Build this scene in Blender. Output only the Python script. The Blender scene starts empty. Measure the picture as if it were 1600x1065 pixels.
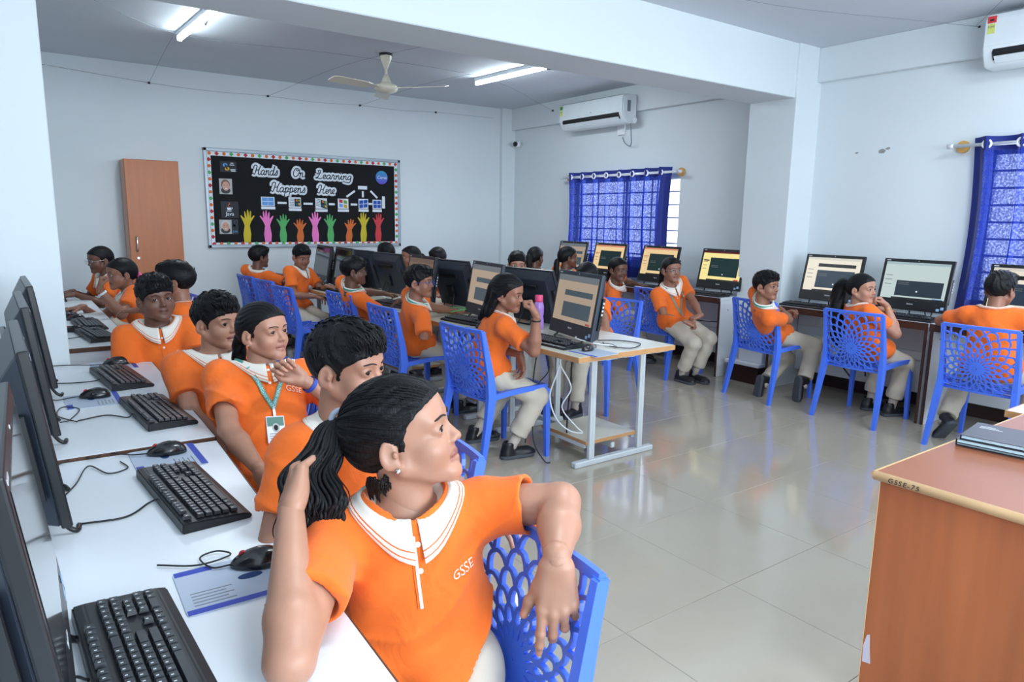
import bpy, bmesh, math, random
import numpy as np
from mathutils import Vector, Matrix, Euler
from mathutils.bvhtree import BVHTree
random.seed(7)
C = bpy.context.scene.collection
SC = bpy.context.scene
PI = math.pi

# ---------------------------------------------------------------- camera
CAM_H = 1.45
def cam_matrix(pitch, yaw, roll):
    f = np.array([math.sin(yaw)*math.cos(pitch), math.cos(yaw)*math.cos(pitch), -math.sin(pitch)])
    r = np.array([math.cos(yaw), -math.sin(yaw), 0]); d = np.cross(f, r)
    return np.stack([math.cos(roll)*r+math.sin(roll)*d, -math.sin(roll)*r+math.cos(roll)*d, f], 1)
F_PX = 1094.66
CM = cam_matrix(0.17312, 0.6255, -0.01493)
cam_data = bpy.data.cameras.new('camera'); cam = bpy.data.objects.new('camera', cam_data); C.objects.link(cam)
cam_data.sensor_width = 36.0; cam_data.lens = 36.0*F_PX/1600; cam_data.clip_start = 0.02
m4 = Matrix.Identity(4)
for i in range(3):
    m4[i][0] = CM[i, 0]; m4[i][1] = -CM[i, 1]; m4[i][2] = -CM[i, 2]
m4.translation = (0, 0, CAM_H)
cam.matrix_world = m4
SC.camera = cam

# ---------------------------------------------------------------- world, lights, exposure
SC.view_settings.view_transform = 'Standard'; SC.view_settings.look = 'None'
SC.view_settings.exposure = 0.0; SC.view_settings.gamma = 1.0; SC.view_settings.use_curve_mapping = False
w = bpy.data.worlds.new('sky'); SC.world = w; w.use_nodes = True
bgn = w.node_tree.nodes['Background']; bgn.inputs[0].default_value = (0.80, 0.90, 1.0, 1); bgn.inputs[1].default_value = 2.6
def area(name, loc, rot, sx, sy, power, col):
    l = bpy.data.lights.new(name, 'AREA'); l.shape = 'RECTANGLE'; l.size = sx; l.size_y = sy; l.energy = power; l.color = col
    o = bpy.data.objects.new(name, l); o.location = loc; o.rotation_euler = rot; C.objects.link(o); return o
# daylight from behind the camera, given by an added lamp before an unseen window
area('daylight_front_added', (2.2, -2.3, 1.75), (math.radians(84), 0, 0), 4.6, 1.6, 228, (0.79, 0.90, 1.0))
# daylight through the window panes of the right wall
area('daylight_window_far', (5.86, 6.08, 1.5), (0, math.radians(90), 0), 1.0, 1.6, 14, (0.8, 0.9, 1.0))
area('daylight_window_near', (5.86, 1.5, 1.45), (0, math.radians(90), 0), 1.2, 1.6, 16, (0.8, 0.9, 1.0))

# ---------------------------------------------------------------- helpers
def lin(c):
    return tuple((v/12.92 if v <= 0.04045 else ((v+0.055)/1.055)**2.4) for v in [x/255.0 for x in c])
MATS = {}
def mat(name, rgb, rough=0.5, metal=0.0, var=0.04, scale=8.0, bump=0.0, bscale=60.0, emit=None, estr=0.0, coat=0.0, spec=0.5, stretch=None, sss=0.0, trans=0.0):
    if name in MATS: return MATS[name]
    m = bpy.data.materials.new(name); m.use_nodes = True; MATS[name] = m
    nt = m.node_tree; b = nt.nodes['Principled BSDF']
    c = lin(rgb)
    b.inputs['Roughness'].default_value = rough; b.inputs['Metallic'].default_value = metal
    b.inputs['Specular IOR Level'].default_value = spec
    if coat: b.inputs['Coat Weight'].default_value = coat; b.inputs['Coat Roughness'].default_value = 0.1
    if trans: b.inputs['Transmission Weight'].default_value = trans
    if sss:
        b.inputs['Subsurface Weight'].default_value = sss; b.inputs['Subsurface Radius'].default_value = (0.012, 0.005, 0.003); b.inputs['Subsurface Scale'].default_value = 1.0
    tc = nt.nodes.new('ShaderNodeTexCoord'); mp = nt.nodes.new('ShaderNodeMapping')
    nt.links.new(tc.outputs['Object'], mp.inputs[0])
    if stretch: mp.inputs['Scale'].default_value = stretch
    n = nt.nodes.new('ShaderNodeTexNoise'); n.inputs['Scale'].default_value = scale; n.inputs['Detail'].default_value = 4
    nt.links.new(mp.outputs[0], n.inputs[0])
    r = nt.nodes.new('ShaderNodeMapRange'); r.inputs[3].default_value = 1-var*1.6; r.inputs[4].default_value = 1+var*1.6
    nt.links.new(n.outputs[0], r.inputs[0])
    mx = nt.nodes.new('ShaderNodeVectorMath'); mx.operation = 'SCALE'; mx.inputs[0].default_value = c
    nt.links.new(r.outputs[0], mx.inputs['Scale'])
    nt.links.new(mx.outputs[0], b.inputs['Base Color'])
    if bump:
        n2 = nt.nodes.new('ShaderNodeTexNoise'); n2.inputs['Scale'].default_value = bscale; n2.inputs['Detail'].default_value = 3
        nt.links.new(mp.outputs[0], n2.inputs[0])
        bp = nt.nodes.new('ShaderNodeBump'); bp.inputs['Strength'].default_value = bump; bp.inputs['Distance'].default_value = 0.004
        nt.links.new(n2.outputs[0], bp.inputs['Height']); nt.links.new(bp.outputs[0], b.inputs['Normal'])
    if emit is not None:
        b.inputs['Emission Color'].default_value = lin(emit)+(1,); b.inputs['Emission Strength'].default_value = estr
    return m

def tag(o, label, cat, group=None):
    o['label'] = label; o['category'] = cat
    if group: o['group'] = group
    return o
def thing(name, label, cat, loc=(0, 0, 0), rz=0.0, group=None):
    o = bpy.data.objects.new(name, None); o.empty_display_size = 0.05; C.objects.link(o)
    o.location = loc; o.rotation_euler = (0, 0, rz)
    return tag(o, label, cat, group)
def link_mesh(name, me, parent=None, loc=None, rot=None):
    o = bpy.data.objects.new(name, me); C.objects.link(o)
    if parent is not None: o.parent = parent
    if loc is not None: o.location = loc
    if rot is not None: o.rotation_euler = rot
    return o
def to_mesh(name, bm, mats, smooth=False):
    me = bpy.data.meshes.new(name); bm.normal_update(); bm.to_mesh(me); bm.free()
    for m in (mats if isinstance(mats, (list, tuple)) else [mats]): me.materials.append(m)
    if smooth is True: me.polygons.foreach_set('use_smooth', [True]*len(me.polygons))
    elif smooth: me.set_sharp_from_angle(angle=math.radians(smooth)); 
    return me
def obj(name, bm, mats, parent=None, smooth=False, loc=None, rot=None):
    me = to_mesh(name, bm, mats, smooth)
    if smooth and smooth is not True:
        me.polygons.foreach_set('use_smooth', [True]*len(me.polygons)); me.set_sharp_from_angle(angle=math.radians(smooth))
    return link_mesh(name, me, parent, loc, rot)
def struct(name, bm, mats, parent=None, smooth=False):
    o = obj(name, bm, mats, parent, smooth)
    if parent is None: o['kind'] = 'structure'
    return o
def dup(root, loc=None, rz=None, label=None, group=None):
    r = root.copy(); C.objects.link(r)
    if loc is not None: r.location = loc
    if rz is not None: r.rotation_euler = (0, 0, rz)
    if label: r['label'] = label
    if group: r['group'] = group
    for ch in root.children:
        c = ch.copy(); C.objects.link(c); c.parent = r
        for g in ch.children:
            d = g.copy(); C.objects.link(d); d.parent = c
    return r
BM = bmesh.new
def box(bm, lo, hi, bev=0.0, mi=0, M=None, seg=1):
    lo = Vector(lo); hi = Vector(hi)
    r = bmesh.ops.create_cube(bm, size=1.0); vs = r['verts']
    c = (lo+hi)/2; s = hi-lo
    for v in vs: v.co = Vector((v.co.x*s.x+c.x, v.co.y*s.y+c.y, v.co.z*s.z+c.z))
    fs = {f for v in vs for f in v.link_faces}
    if bev > 0:
        es = list({e for v in vs for e in v.link_edges})
        rr = bmesh.ops.bevel(bm, geom=es, offset=min(bev, min(s)*0.49), segments=seg, affect='EDGES', profile=0.5)
        fs = {f for f in fs if f.is_valid} | set(rr['faces']); vs = list({v for f in fs for v in f.verts})
    for f in fs: f.material_index = mi
    if M is not None:
        for v in vs: v.co = M @ v.co
    return vs
def poly(bm, pts, mi=0):
    f = bm.faces.new([bm.verts.new(p) for p in pts]); f.material_index = mi; return f
def prism(bm, pts2, z0, z1, mi=0, axes=(0, 1, 2), mi_side=None):
    """extrude a 2D outline; axes says where (u, v, extrude) go."""
    def P(u, v, w):
        p = [0, 0, 0]; p[axes[0]] = u; p[axes[1]] = v; p[axes[2]] = w; return p
    a = [bm.verts.new(P(u, v, z0)) for u, v in pts2]; b = [bm.verts.new(P(u, v, z1)) for u, v in pts2]
    n = len(pts2); fs = [bm.faces.new(a[::-1]), bm.faces.new(b)]
    fs[0].material_index = fs[1].material_index = mi
    for i in range(n):
        f = bm.faces.new((a[i], a[(i+1) % n], b[(i+1) % n], b[i])); f.material_index = mi if mi_side is None else mi_side; fs.append(f)
    bmesh.ops.recalc_face_normals(bm, faces=fs)
    return fs
def tube(bm, pts, r, seg=8, mi=0, cap=True, flat=1.0, closed=False):
    pts = [Vector(p) for p in pts]; n = len(pts); rings = []
    up = Vector((0, 0, 1)); prev = None
    for i, p in enumerate(pts):
        if closed: t = pts[(i+1) % n]-pts[i-1]
        else: t = pts[min(i+1, n-1)]-pts[max(i-1, 0)]
        t = t.normalized() if t.length > 1e-9 else up
        if prev is None:
            a = t.cross(up)
            if a.length < 1e-3: a = t.cross(Vector((1, 0, 0)))
        else:
            a = prev-t*prev.dot(t)
            if a.length < 1e-6: a = t.cross(up)
        a.normalize(); b = t.cross(a); prev = a
        rr = r[i] if isinstance(r, (list, tuple)) else r
        rings.append([bm.verts.new(p+a*math.cos(2*PI*k/seg)*rr+b*math.sin(2*PI*k/seg)*rr*flat) for k in range(seg)])
    m = n if closed else n-1
    for i in range(m):
        A = rings[i]; B = rings[(i+1) % n]
        for k in range(seg):
            f = bm.faces.new((A[k], A[(k+1) % seg], B[(k+1) % seg], B[k])); f.material_index = mi; f.smooth = True
    if cap and not closed:
        f = bm.faces.new(rings[0][::-1]); f.material_index = mi
        f = bm.faces.new(rings[-1]); f.material_index = mi
def lathe(bm, prof, seg=24, mi=0, c=(0, 0, 0), mis=None):
    rings = []
    for r, z in prof:
        rings.append([bm.verts.new((c[0]+max(r, 1e-5)*math.cos(2*PI*k/seg), c[1]+max(r, 1e-5)*math.sin(2*PI*k/seg), c[2]+z)) for k in range(seg)])
    for i in range(len(rings)-1):
        for k in range(seg):
            f = bm.faces.new((rings[i][k], rings[i][(k+1) % seg], rings[i+1][(k+1) % seg], rings[i+1][k])); f.smooth = True
            f.material_index = mis[i] if mis else mi
def spline(pts, n=8):
    """Catmull-Rom through the points."""
    P = [Vector(p) for p in pts]; P = [P[0]*2-P[1]]+P+[P[-1]*2-P[-2]]; out = []
    for i in range(1, len(P)-2):
        for k in range(n):
            t = k/n; a, b, c, d = P[i-1], P[i], P[i+1], P[i+2]
            out.append(0.5*((2*b)+(c-a)*t+(2*a-5*b+4*c-d)*t*t+(3*b-a-3*c+d)*t**3))
    out.append(P[-2]); return out
def text_bm(body, size, depth=0.0006, shear=0.0, offset=0.0, align='CENTER', spacing=1.0):
    cu = bpy.data.curves.new('lettering', 'FONT'); cu.body = body; cu.size = size; cu.shear = shear; cu.offset = offset
    cu.align_x = align; cu.align_y = 'CENTER'; cu.extrude = depth; cu.resolution_u = 3; cu.space_character = spacing
    o = bpy.data.objects.new('lettering', cu)
    C.objects.link(o); dg = bpy.context.evaluated_depsgraph_get()
    me = bpy.data.meshes.new_from_object(o.evaluated_get(dg)); bm = BM(); bm.from_mesh(me)
    bpy.data.objects.remove(o); bpy.data.curves.remove(cu); bpy.data.meshes.remove(me)
    return bm
def xform(bm, M):
    bmesh.ops.transform(bm, matrix=M, verts=bm.verts[:]); return bm
def RotZ(a): return Matrix.Rotation(a, 4, 'Z')
# ================================================================ ROOM SHELL
WX, BY, LX, FY, CZ = 5.95, 8.30, -0.42, -2.6, 2.94
M_wall = mat('wall_paint', (218, 226, 230), 0.72, var=0.025, scale=1.3, bump=0.05, bscale=40)
M_wallfront = M_wall
M_ceil = mat('ceiling_paint', (206, 212, 220), 0.8, var=0.03, scale=1.5, bump=0.05, bscale=30)
M_base = mat('dark_baseboard_granite', (52, 30, 26), 0.3, var=0.2, scale=30)
M_tile = mat('floor_tile_vitrified', (178, 170, 155), 0.10, var=0.06, scale=2.2, spec=0.55, coat=0.35)
M_grout = mat('floor_grout', (120, 116, 108), 0.6)

bm = BM(); box(bm, (LX-0.2, FY-0.2, -0.25), (WX+0.2, BY+0.2, -0.012)); floor = struct('floor', bm, M_grout)
TS = 0.60; tile_me = None
x0, y0 = 2.356*0.9667-0.6*5, 1.660*0.9667-0.6*8
for i in range(12):
    for j in range(18):
        ax, ay = x0+i*TS, y0+j*TS
        lo = (max(ax, LX), max(ay, FY)); hi = (min(ax+TS, WX), min(ay+TS, BY))
        if hi[0]-lo[0] < 0.02 or hi[1]-lo[1] < 0.02: continue
        full = abs(hi[0]-lo[0]-TS) < 1e-6 and abs(hi[1]-lo[1]-TS) < 1e-6
        g = 0.0007
        if full:
            if tile_me is None:
                bm = BM(); box(bm, (g, g, -0.012), (TS-g, TS-g, 0), bev=0.0012); tile_me = to_mesh('tile', bm, M_tile)
            o = link_mesh('tile', tile_me, floor, (ax, ay, random.uniform(-0.0003, 0)))
        else:
            bm = BM(); box(bm, (0, 0, -0.012), (hi[0]-lo[0]-g, hi[1]-lo[1]-g, 0), bev=0.0012)
            obj('tile', bm, M_tile, floor, loc=(lo[0], lo[1], 0))

bm = BM(); box(bm, (LX-0.2, FY-0.2, CZ), (WX+0.2, BY+0.2, CZ+0.2)); ceiling = struct('ceiling', bm, M_ceil)
bm = BM(); box(bm, (LX-0.2, BY, 0), (WX+0.2, BY+0.2, CZ)); struct('wall_back', bm, M_wall)
bm = BM(); box(bm, (LX-0.2, FY, 0), (LX, BY, CZ)); struct('wall_left', bm, M_wall)
bm = BM(); box(bm, (LX-0.2, FY-0.2, 0), (WX+0.2, FY, 0.95)); box(bm, (LX-0.2, FY-0.2, 2.55), (WX+0.2, FY, CZ)); box(bm, (LX-0.2, FY-0.2, 0.95), (-0.1, FY, 2.55)); box(bm, (4.5, FY-0.2, 0.95), (WX+0.2, FY, 2.55)); struct('wall_front', bm, M_wall)
# right wall with two window openings
W1 = (5.20, 6.98, 0.98, 1.96); W2 = (0.55, 2.30, 0.78, 2.02)
bm = BM()
def rw(y0, y1, z0, z1): box(bm, (WX, y0, z0), (WX+0.2, y1, z1))
rw(FY, W2[0], 0, CZ); rw(W2[1], W1[0], 0, CZ); rw(W1[1], BY, 0, CZ)
for Wd in (W1, W2): rw(Wd[0], Wd[1], 0, Wd[2]); rw(Wd[0], Wd[1], Wd[3], CZ)
wall_right = struct('wall_right', bm, M_wall)
# projecting lintel band at the top of the right wall (its lower edge is the shadow line)
bm = BM(); box(bm, (WX-0.06, 4.12, 2.655), (WX, BY, CZ), bev=0.004); box(bm, (WX-0.06, FY, 2.655), (WX, 3.66, CZ), bev=0.004)
struct('trim_1', bm, M_wall)
# beam between the two bays, column on the right, pillar on the left
bm = BM(); box(bm, (LX-0.05, 3.68, 2.50), (WX+0.05, 4.12, CZ+0.05), bev=0.006); struct('beam', bm, M_wallfront)
bm = BM(); box(bm, (5.60, 3.66, 0), (WX+0.05, 4.13, CZ+0.05), bev=0.006); struct('column', bm, M_wall)
bm = BM(); box(bm, (LX-0.05, 3.835, 0), (0.205, 4.2, CZ+0.05), bev=0.005); struct('pillar', bm, M_wallfront)
bm = BM(); box(bm, (5.735, 8.235, 0), (WX+0.05, BY+0.05, CZ+0.05), bev=0.006); struct('corner_pillar', bm, M_wall)
# baseboards
bm = BM(); box(bm, (LX, BY-0.015, 0), (5.735, BY, 0.10)); struct('baseboard_back', bm, M_base)
bm = BM(); box(bm, (WX-0.018, FY, 0), (WX, 3.66, 0.10)); box(bm, (WX-0.018, 4.13, 0), (WX, 8.235, 0.10)); box(bm, (5.585, 3.645, 0), (WX, 3.66, 0.10)); box(bm, (5.585, 3.645, 0), (5.60, 4.13, 0.10)); struct('baseboard_right', bm, M_base)
# ground far below the upper storey outside, and a pale building wall opposite
M_out = mat('outside_ground', (190, 195, 195), 0.9, var=0.1)
bm = BM(); box(bm, (-40, -40, -3.6), (60, 60, -3.5)); struct('ground', bm, M_out)

# windows: frame, panes, and the horizontal grille bars
M_alu = mat('window_aluminium', (215, 222, 230), 0.35, metal=0.6)
M_bar = mat('grille_bar_paint', (205, 212, 225), 0.5)
gl = bpy.data.materials.new('window_glass'); gl.use_nodes = True
g = gl.node_tree.nodes['Principled BSDF']; g.inputs['Transmission Weight'].default_value = 1; g.inputs['Roughness'].default_value = 0.35
g.inputs['Base Color'].default_value = (0.95, 0.98, 1, 1); g.inputs['IOR'].default_value = 1.1; g.inputs['Alpha'].default_value = 0.25
tcg = gl.node_tree.nodes.new('ShaderNodeTexNoise'); tcg.inputs['Scale'].default_value = 60
bpg = gl.node_tree.nodes.new('ShaderNodeBump'); bpg.inputs['Strength'].default_value = 0.15
gl.node_tree.links.new(tcg.outputs[0], bpg.inputs['Height']); gl.node_tree.links.new(bpg.outputs[0], g.inputs['Normal'])
for wi, (ya, yb, za, zb) in enumerate((W1, W2)):
    wroot = bpy.data.objects.new('window_%d' % (wi+1), None); C.objects.link(wroot); wroot['kind'] = 'structure'
    wroot.location = (WX, (ya+yb)/2, za)
    hw, hh = (yb-ya)/2, zb-za
    bm = BM(); t = 0.045
    for lo, hi in (((0.09, -hw, 0), (0.14, hw, t)), ((0.09, -hw, hh-t), (0.14, hw, hh)), ((0.09, -hw, 0), (0.14, -hw+t, hh)), ((0.09, hw-t, 0), (0.14, hw, hh)), ((0.09, -t/2, 0), (0.14, t/2, hh))):
        box(bm, lo, hi, bev=0.003)
    obj('window_frame', bm, M_alu, wroot)
    for a, b in ((-hw+t, -t/2), (t/2, hw-t)):
        bm = BM(); box(bm, (0.11, a, t), (0.116, b, hh-t)); obj('pane', bm, gl, wroot)
    n = 7 if wi == 0 else 10; barm = None
    for k in range(n):
        z = hh*(k+0.6)/n
        if barm is None:
            bm = BM(); box(bm, (0.035, -hw, -0.008), (0.047, hw, 0.008)); barm = to_mesh('grille_bar', bm, M_bar)
        link_mesh('grille_bar', barm, wroot, (0, 0, z))
    bm = BM()
    for yy in (-hw*0.5, 0.0, hw*0.5): box(bm, (0.047, yy-0.008, 0), (0.055, yy+0.008, hh))
    obj('grille_upright', bm, M_bar, wroot)
    bm = BM(); box(bm, (-0.0, -hw-0.0, -0.02), (0.2, hw, 0.0)); obj('window_sill', bm, M_wall, wroot)

w3 = bpy.data.objects.new('window_3', None); C.objects.link(w3); w3['kind'] = 'structure'; w3.location = (2.2, FY-0.1, 0.95)  # unseen front window, added so the daylight from behind has an opening
bm = BM(); t = 0.05
for a, b in (((-2.3, -0.03, 0), (2.3, 0.03, t)), ((-2.3, -0.03, 1.6-t), (2.3, 0.03, 1.6)))+tuple(((x-t/2, -0.03, 0), (x+t/2, 0.03, 1.6)) for x in (-2.275, -1.15, 0, 1.15, 2.275)): box(bm, a, b, bev=0.003)
obj('window_frame', bm, M_alu, w3)
for k in range(4):
    bm = BM(); box(bm, (-2.25+1.15*k, -0.003, t), (-1.175+1.15*k, 0.003, 1.6-t)); obj('pane', bm, gl, w3)

# ---------------------------------------------------------------- curtains on rods
def curtain_mat():
    m = bpy.data.materials.new('curtain_blue_weave'); m.use_nodes = True; nt = m.node_tree
    for n in list(nt.nodes): nt.nodes.remove(n)
    out = nt.nodes.new('ShaderNodeOutputMaterial'); d = nt.nodes.new('ShaderNodeBsdfDiffuse'); t = nt.nodes.new('ShaderNodeBsdfTranslucent'); tr = nt.nodes.new('ShaderNodeBsdfTransparent')
    d.inputs[0].default_value = lin((24, 42, 140))+(1,); t.inputs[0].default_value = lin((74, 92, 180))+(1,); tr.inputs[0].default_value = lin((176, 186, 238))+(1,)
    m1 = nt.nodes.new('ShaderNodeMixShader'); m1.inputs[0].default_value = 0.34
    nt.links.new(d.outputs[0], m1.inputs[1]); nt.links.new(t.outputs[0], m1.inputs[2])
    tc = nt.nodes.new('ShaderNodeTexCoord'); n = nt.nodes.new('ShaderNodeTexNoise'); n.inputs['Scale'].default_value = 70; n.inputs['Detail'].default_value = 6
    nt.links.new(tc.outputs['Object'], n.inputs[0])
    r = nt.nodes.new('ShaderNodeMapRange'); r.inputs[1].default_value = 0.42; r.inputs[2].default_value = 0.72; r.inputs[3].default_value = 0.12; r.inputs[4].default_value = 0.62
    nt.links.new(n.outputs[0], r.inputs[0])
    m2 = nt.nodes.new('ShaderNodeMixShader'); nt.links.new(r.outputs[0], m2.inputs[0]); nt.links.new(m1.outputs[0], m2.inputs[1]); nt.links.new(tr.outputs[0], m2.inputs[2])
    nt.links.new(m2.outputs[0], out.inputs[0]); return m
M_curt = curtain_mat()
cd = bpy.data.materials.new('curtain_hem_blue'); cd.use_nodes = True
cd.node_tree.nodes['Principled BSDF'].inputs['Base Color'].default_value = lin((22, 38, 120))+(1,); cd.node_tree.nodes['Principled BSDF'].inputs['Roughness'].default_value = 0.8
M_rod = mat('curtain_rod_steel', (226, 230, 236), 0.3, metal=0.3)
M_ring = mat('eyelet_ring_white', (235, 238, 245), 0.35)
M_brkt = mat('rod_bracket_wood', (206, 160, 88), 0.5)
def curtain(y_a, y_b, z_top, z_bot, nfold, x, label, flare=0.0):
    root = thing('curtain', label, 'curtain', (x, (y_a+y_b)/2, z_bot))
    H = z_top-z_bot; Wd = y_b-y_a; nu = nfold*14; nv = 26
    bm = BM(); g = []
    for j in range(nv+1):
        v = j/nv; row = []
        for i in range(nu+1):
            u = i/nu
            amp = 0.048*(0.75+0.25*math.sin(7*u+1))
            ph = 2*PI*nfold*u+0.35*math.sin(3*v+5*u)*(1-v)
            s = 1-flare*(1-v)*(1-u) if flare else 1
            yy = -Wd/2+Wd*u+0.050*math.sin(ph)*(0.55+0.45*(1-v))*min(1, 12*u*(1-u))
            yy = yy*(1-0.06*math.sin(PI*(1-v))*0.6)
            xx = amp*math.cos(ph)
            row.append(bm.verts.new((xx, yy, H*v)))
        g.append(row)
    for j in range(nv):
        for i in range(nu):
            f = bm.faces.new((g[j][i], g[j][i+1], g[j+1][i+1], g[j+1][i])); f.smooth = True
            edge = i < 5 or i >= nu-5
            f.material_index = 1 if (j >= nv-2 or j < 2 or edge) else 0
    obj('fabric', bm, [M_curt, cd], root)
    for k in range(nfold):
        u = (k+0.5)/nfold
        bm = BM(); pts = [(-0.004*0, 0.028*math.cos(a), 0.028*math.sin(a)) for a in [2*PI*q/14 for q in range(14)]]
        tube(bm, pts, 0.0085, 6, closed=True)
        obj('eyelet', bm, M_ring, root, loc=(-0.02, -Wd/2+Wd*u, H-0.055))
    return root
def rod(y_a, y_b, x, z, label):
    root = thing('curtain_rod', label, 'curtain rod', (x, y_a, z))
    bm = BM(); tube(bm, [(0, 0, 0), (0, y_b-y_a, 0)], 0.0125, 12); obj('pole', bm, M_rod, root)
    for yy in (0.0, y_b-y_a):
        bm = BM(); tube(bm, [(0, yy-0.02, 0), (0, yy+0.02, 0)], 0.018, 12); obj('finial', bm, M_rod, root)
        bm = BM(); tube(bm, [(0.0, yy+(0.05 if yy == 0 else -0.05), 0), (WX-x, yy+(0.05 if yy == 0 else -0.05), 0)], 0.012, 10)
        obj('bracket', bm, M_rod, root)
        bm = BM(); yc = yy+(0.05 if yy == 0 else -0.05); tube(bm, [(WX-x-0.022, yc, 0), (WX-x, yc, 0)], 0.045, 16); obj('bracket_plate', bm, M_brkt, root)
rod(5.13, 7.06, 5.85, 1.965, 'steel curtain rod over the far window with wooden round end plates')
curtain(5.27, 6.98, 2.02, 0.80, 8, 5.85, 'sheer blue eyelet curtain over the far window behind the monitors')
rod(0.50, 2.50, 5.85, 2.03, 'steel curtain rod over the near window at the edge of the view')
curtain(0.62, 2.36, 2.085, 0.80, 8, 5.85, 'long sheer blue eyelet curtain over the near right window')

# ---------------------------------------------------------------- tube lights
M_tube = mat('fluorescent_tube_glow', (255, 255, 255), 0.5, emit=(236, 250, 255), estr=40.0)
M_batten = mat('tube_batten_white', (205, 212, 218), 0.4)
M_cap = mat('tube_end_cap_dark', (38, 44, 58), 0.5)
def tube_light(loc, rz, label, L=1.20, power=16):
    root = thing('tube_light', label, 'tube light', loc, rz)
    bm = BM(); box(bm, (-0.02, -L/2, -0.03), (0.02, L/2, 0.012), bev=0.004); obj('batten', bm, M_batten, root)
    bm = BM(); tube(bm, [(0, -L/2+0.04, -0.048), (0, L/2-0.02, -0.048)], 0.019, 14); obj('lamp', bm, M_tube, root, True)
    bm = BM(); box(bm, (-0.026, -L/2-0.02, -0.075), (0.026, -L/2+0.04, 0.012), bev=0.012, seg=2); obj('end_cap', bm, M_cap, root)
    bm = BM(); box(bm, (-0.022, L/2-0.02, -0.07), (0.022, L/2+0.01, 0.012), bev=0.01, seg=2); obj('end_cap', bm, M_batten, root)
    bm = BM(); tube(bm, spline([(0.02, 0.03, 0.0), (0.07, 0.05, 0.02), (0.075, 0.07, -0.03), (0.1, 0.06, 0.03)]), 0.004, 5); obj('wire', bm, M_cap, root)
    l = bpy.data.lights.new('tube_glow', 'AREA'); l.shape = 'RECTANGLE'; l.size = 0.04; l.size_y = L-0.1; l.energy = power; l.color = (0.86, 0.95, 1.0)
    lo = bpy.data.objects.new('tube_glow', l); lo.parent = root; lo.location = (0, 0, -0.08); C.objects.link(lo)
    return root
tube_light((1.355, 6.05, CZ-0.012), 0.03, 'lit fluorescent tube on the ceiling above the bookcase side')
tube_light((4.34, 6.10, CZ-0.012), 0.06, 'lit fluorescent tube on the ceiling near the far wall unit')
tube_light((1.5, 1.0, CZ-0.012), PI/2, 'lit fluorescent tube in the front bay, out of view overhead', power=26)
tube_light((4.4, 1.2, CZ-0.012), PI/2, 'lit fluorescent tube in the front bay, out of view by the right wall', power=26)

# ---------------------------------------------------------------- ceiling fan
M_fan = mat('fan_ivory_enamel', (226, 220, 200), 0.3, coat=0.3)
M_black = mat('black_plastic', (26, 27, 31), 0.45)
fan = thing('ceiling_fan', 'ivory three bladed ceiling fan hanging in the rear bay', 'fan', (3.04, 6.28, CZ), 0.0)
bm = BM(); lathe(bm, [(0.0, 0), (0.062, 0), (0.062, -0.02), (0.0, -0.022)], 20); obj('mount', bm, M_black, fan)
bm = BM(); lathe(bm, [(0.055, -0.018), (0.05, -0.05), (0.02, -0.125), (0.016, -0.14), (0.0, -0.14)], 24); obj('canopy', bm, M_fan, fan)
bm = BM(); tube(bm, [(0, 0, -0.05), (0, 0, -0.26)], 0.0125, 12); obj('rod', bm, M_fan, fan)
bm = BM(); lathe(bm, [(0.0, -0.185), (0.018, -0.185), (0.045, -0.25), (0.05, -0.265), (0.098, -0.28), (0.108, -0.296), (0.108, -0.312), (0.095, -0.335), (0.05, -0.352), (0.0, -0.357)], 32); obj('motor', bm, M_fan, fan)
for a in (math.radians(192), math.radians(-50), math.radians(70)):
    bm = BM(); pr = [(0.10, -0.02), (0.17, -0.035), (0.24, -0.062), (0.56, -0.07), (0.60, -0.05), (0.605, 0), (0.60, 0.05), (0.56, 0.066), (0.24, 0.058), (0.17, 0.035), (0.10, 0.02)]
    prism(bm, pr, -0.003, 0.003)
    for v in bm.verts: v.co.z += 0.22*v.co.y*min(1, v.co.x/0.2)-0.305+0.0
    xform(bm, RotZ(a)); obj('blade', bm, M_fan, fan)

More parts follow.
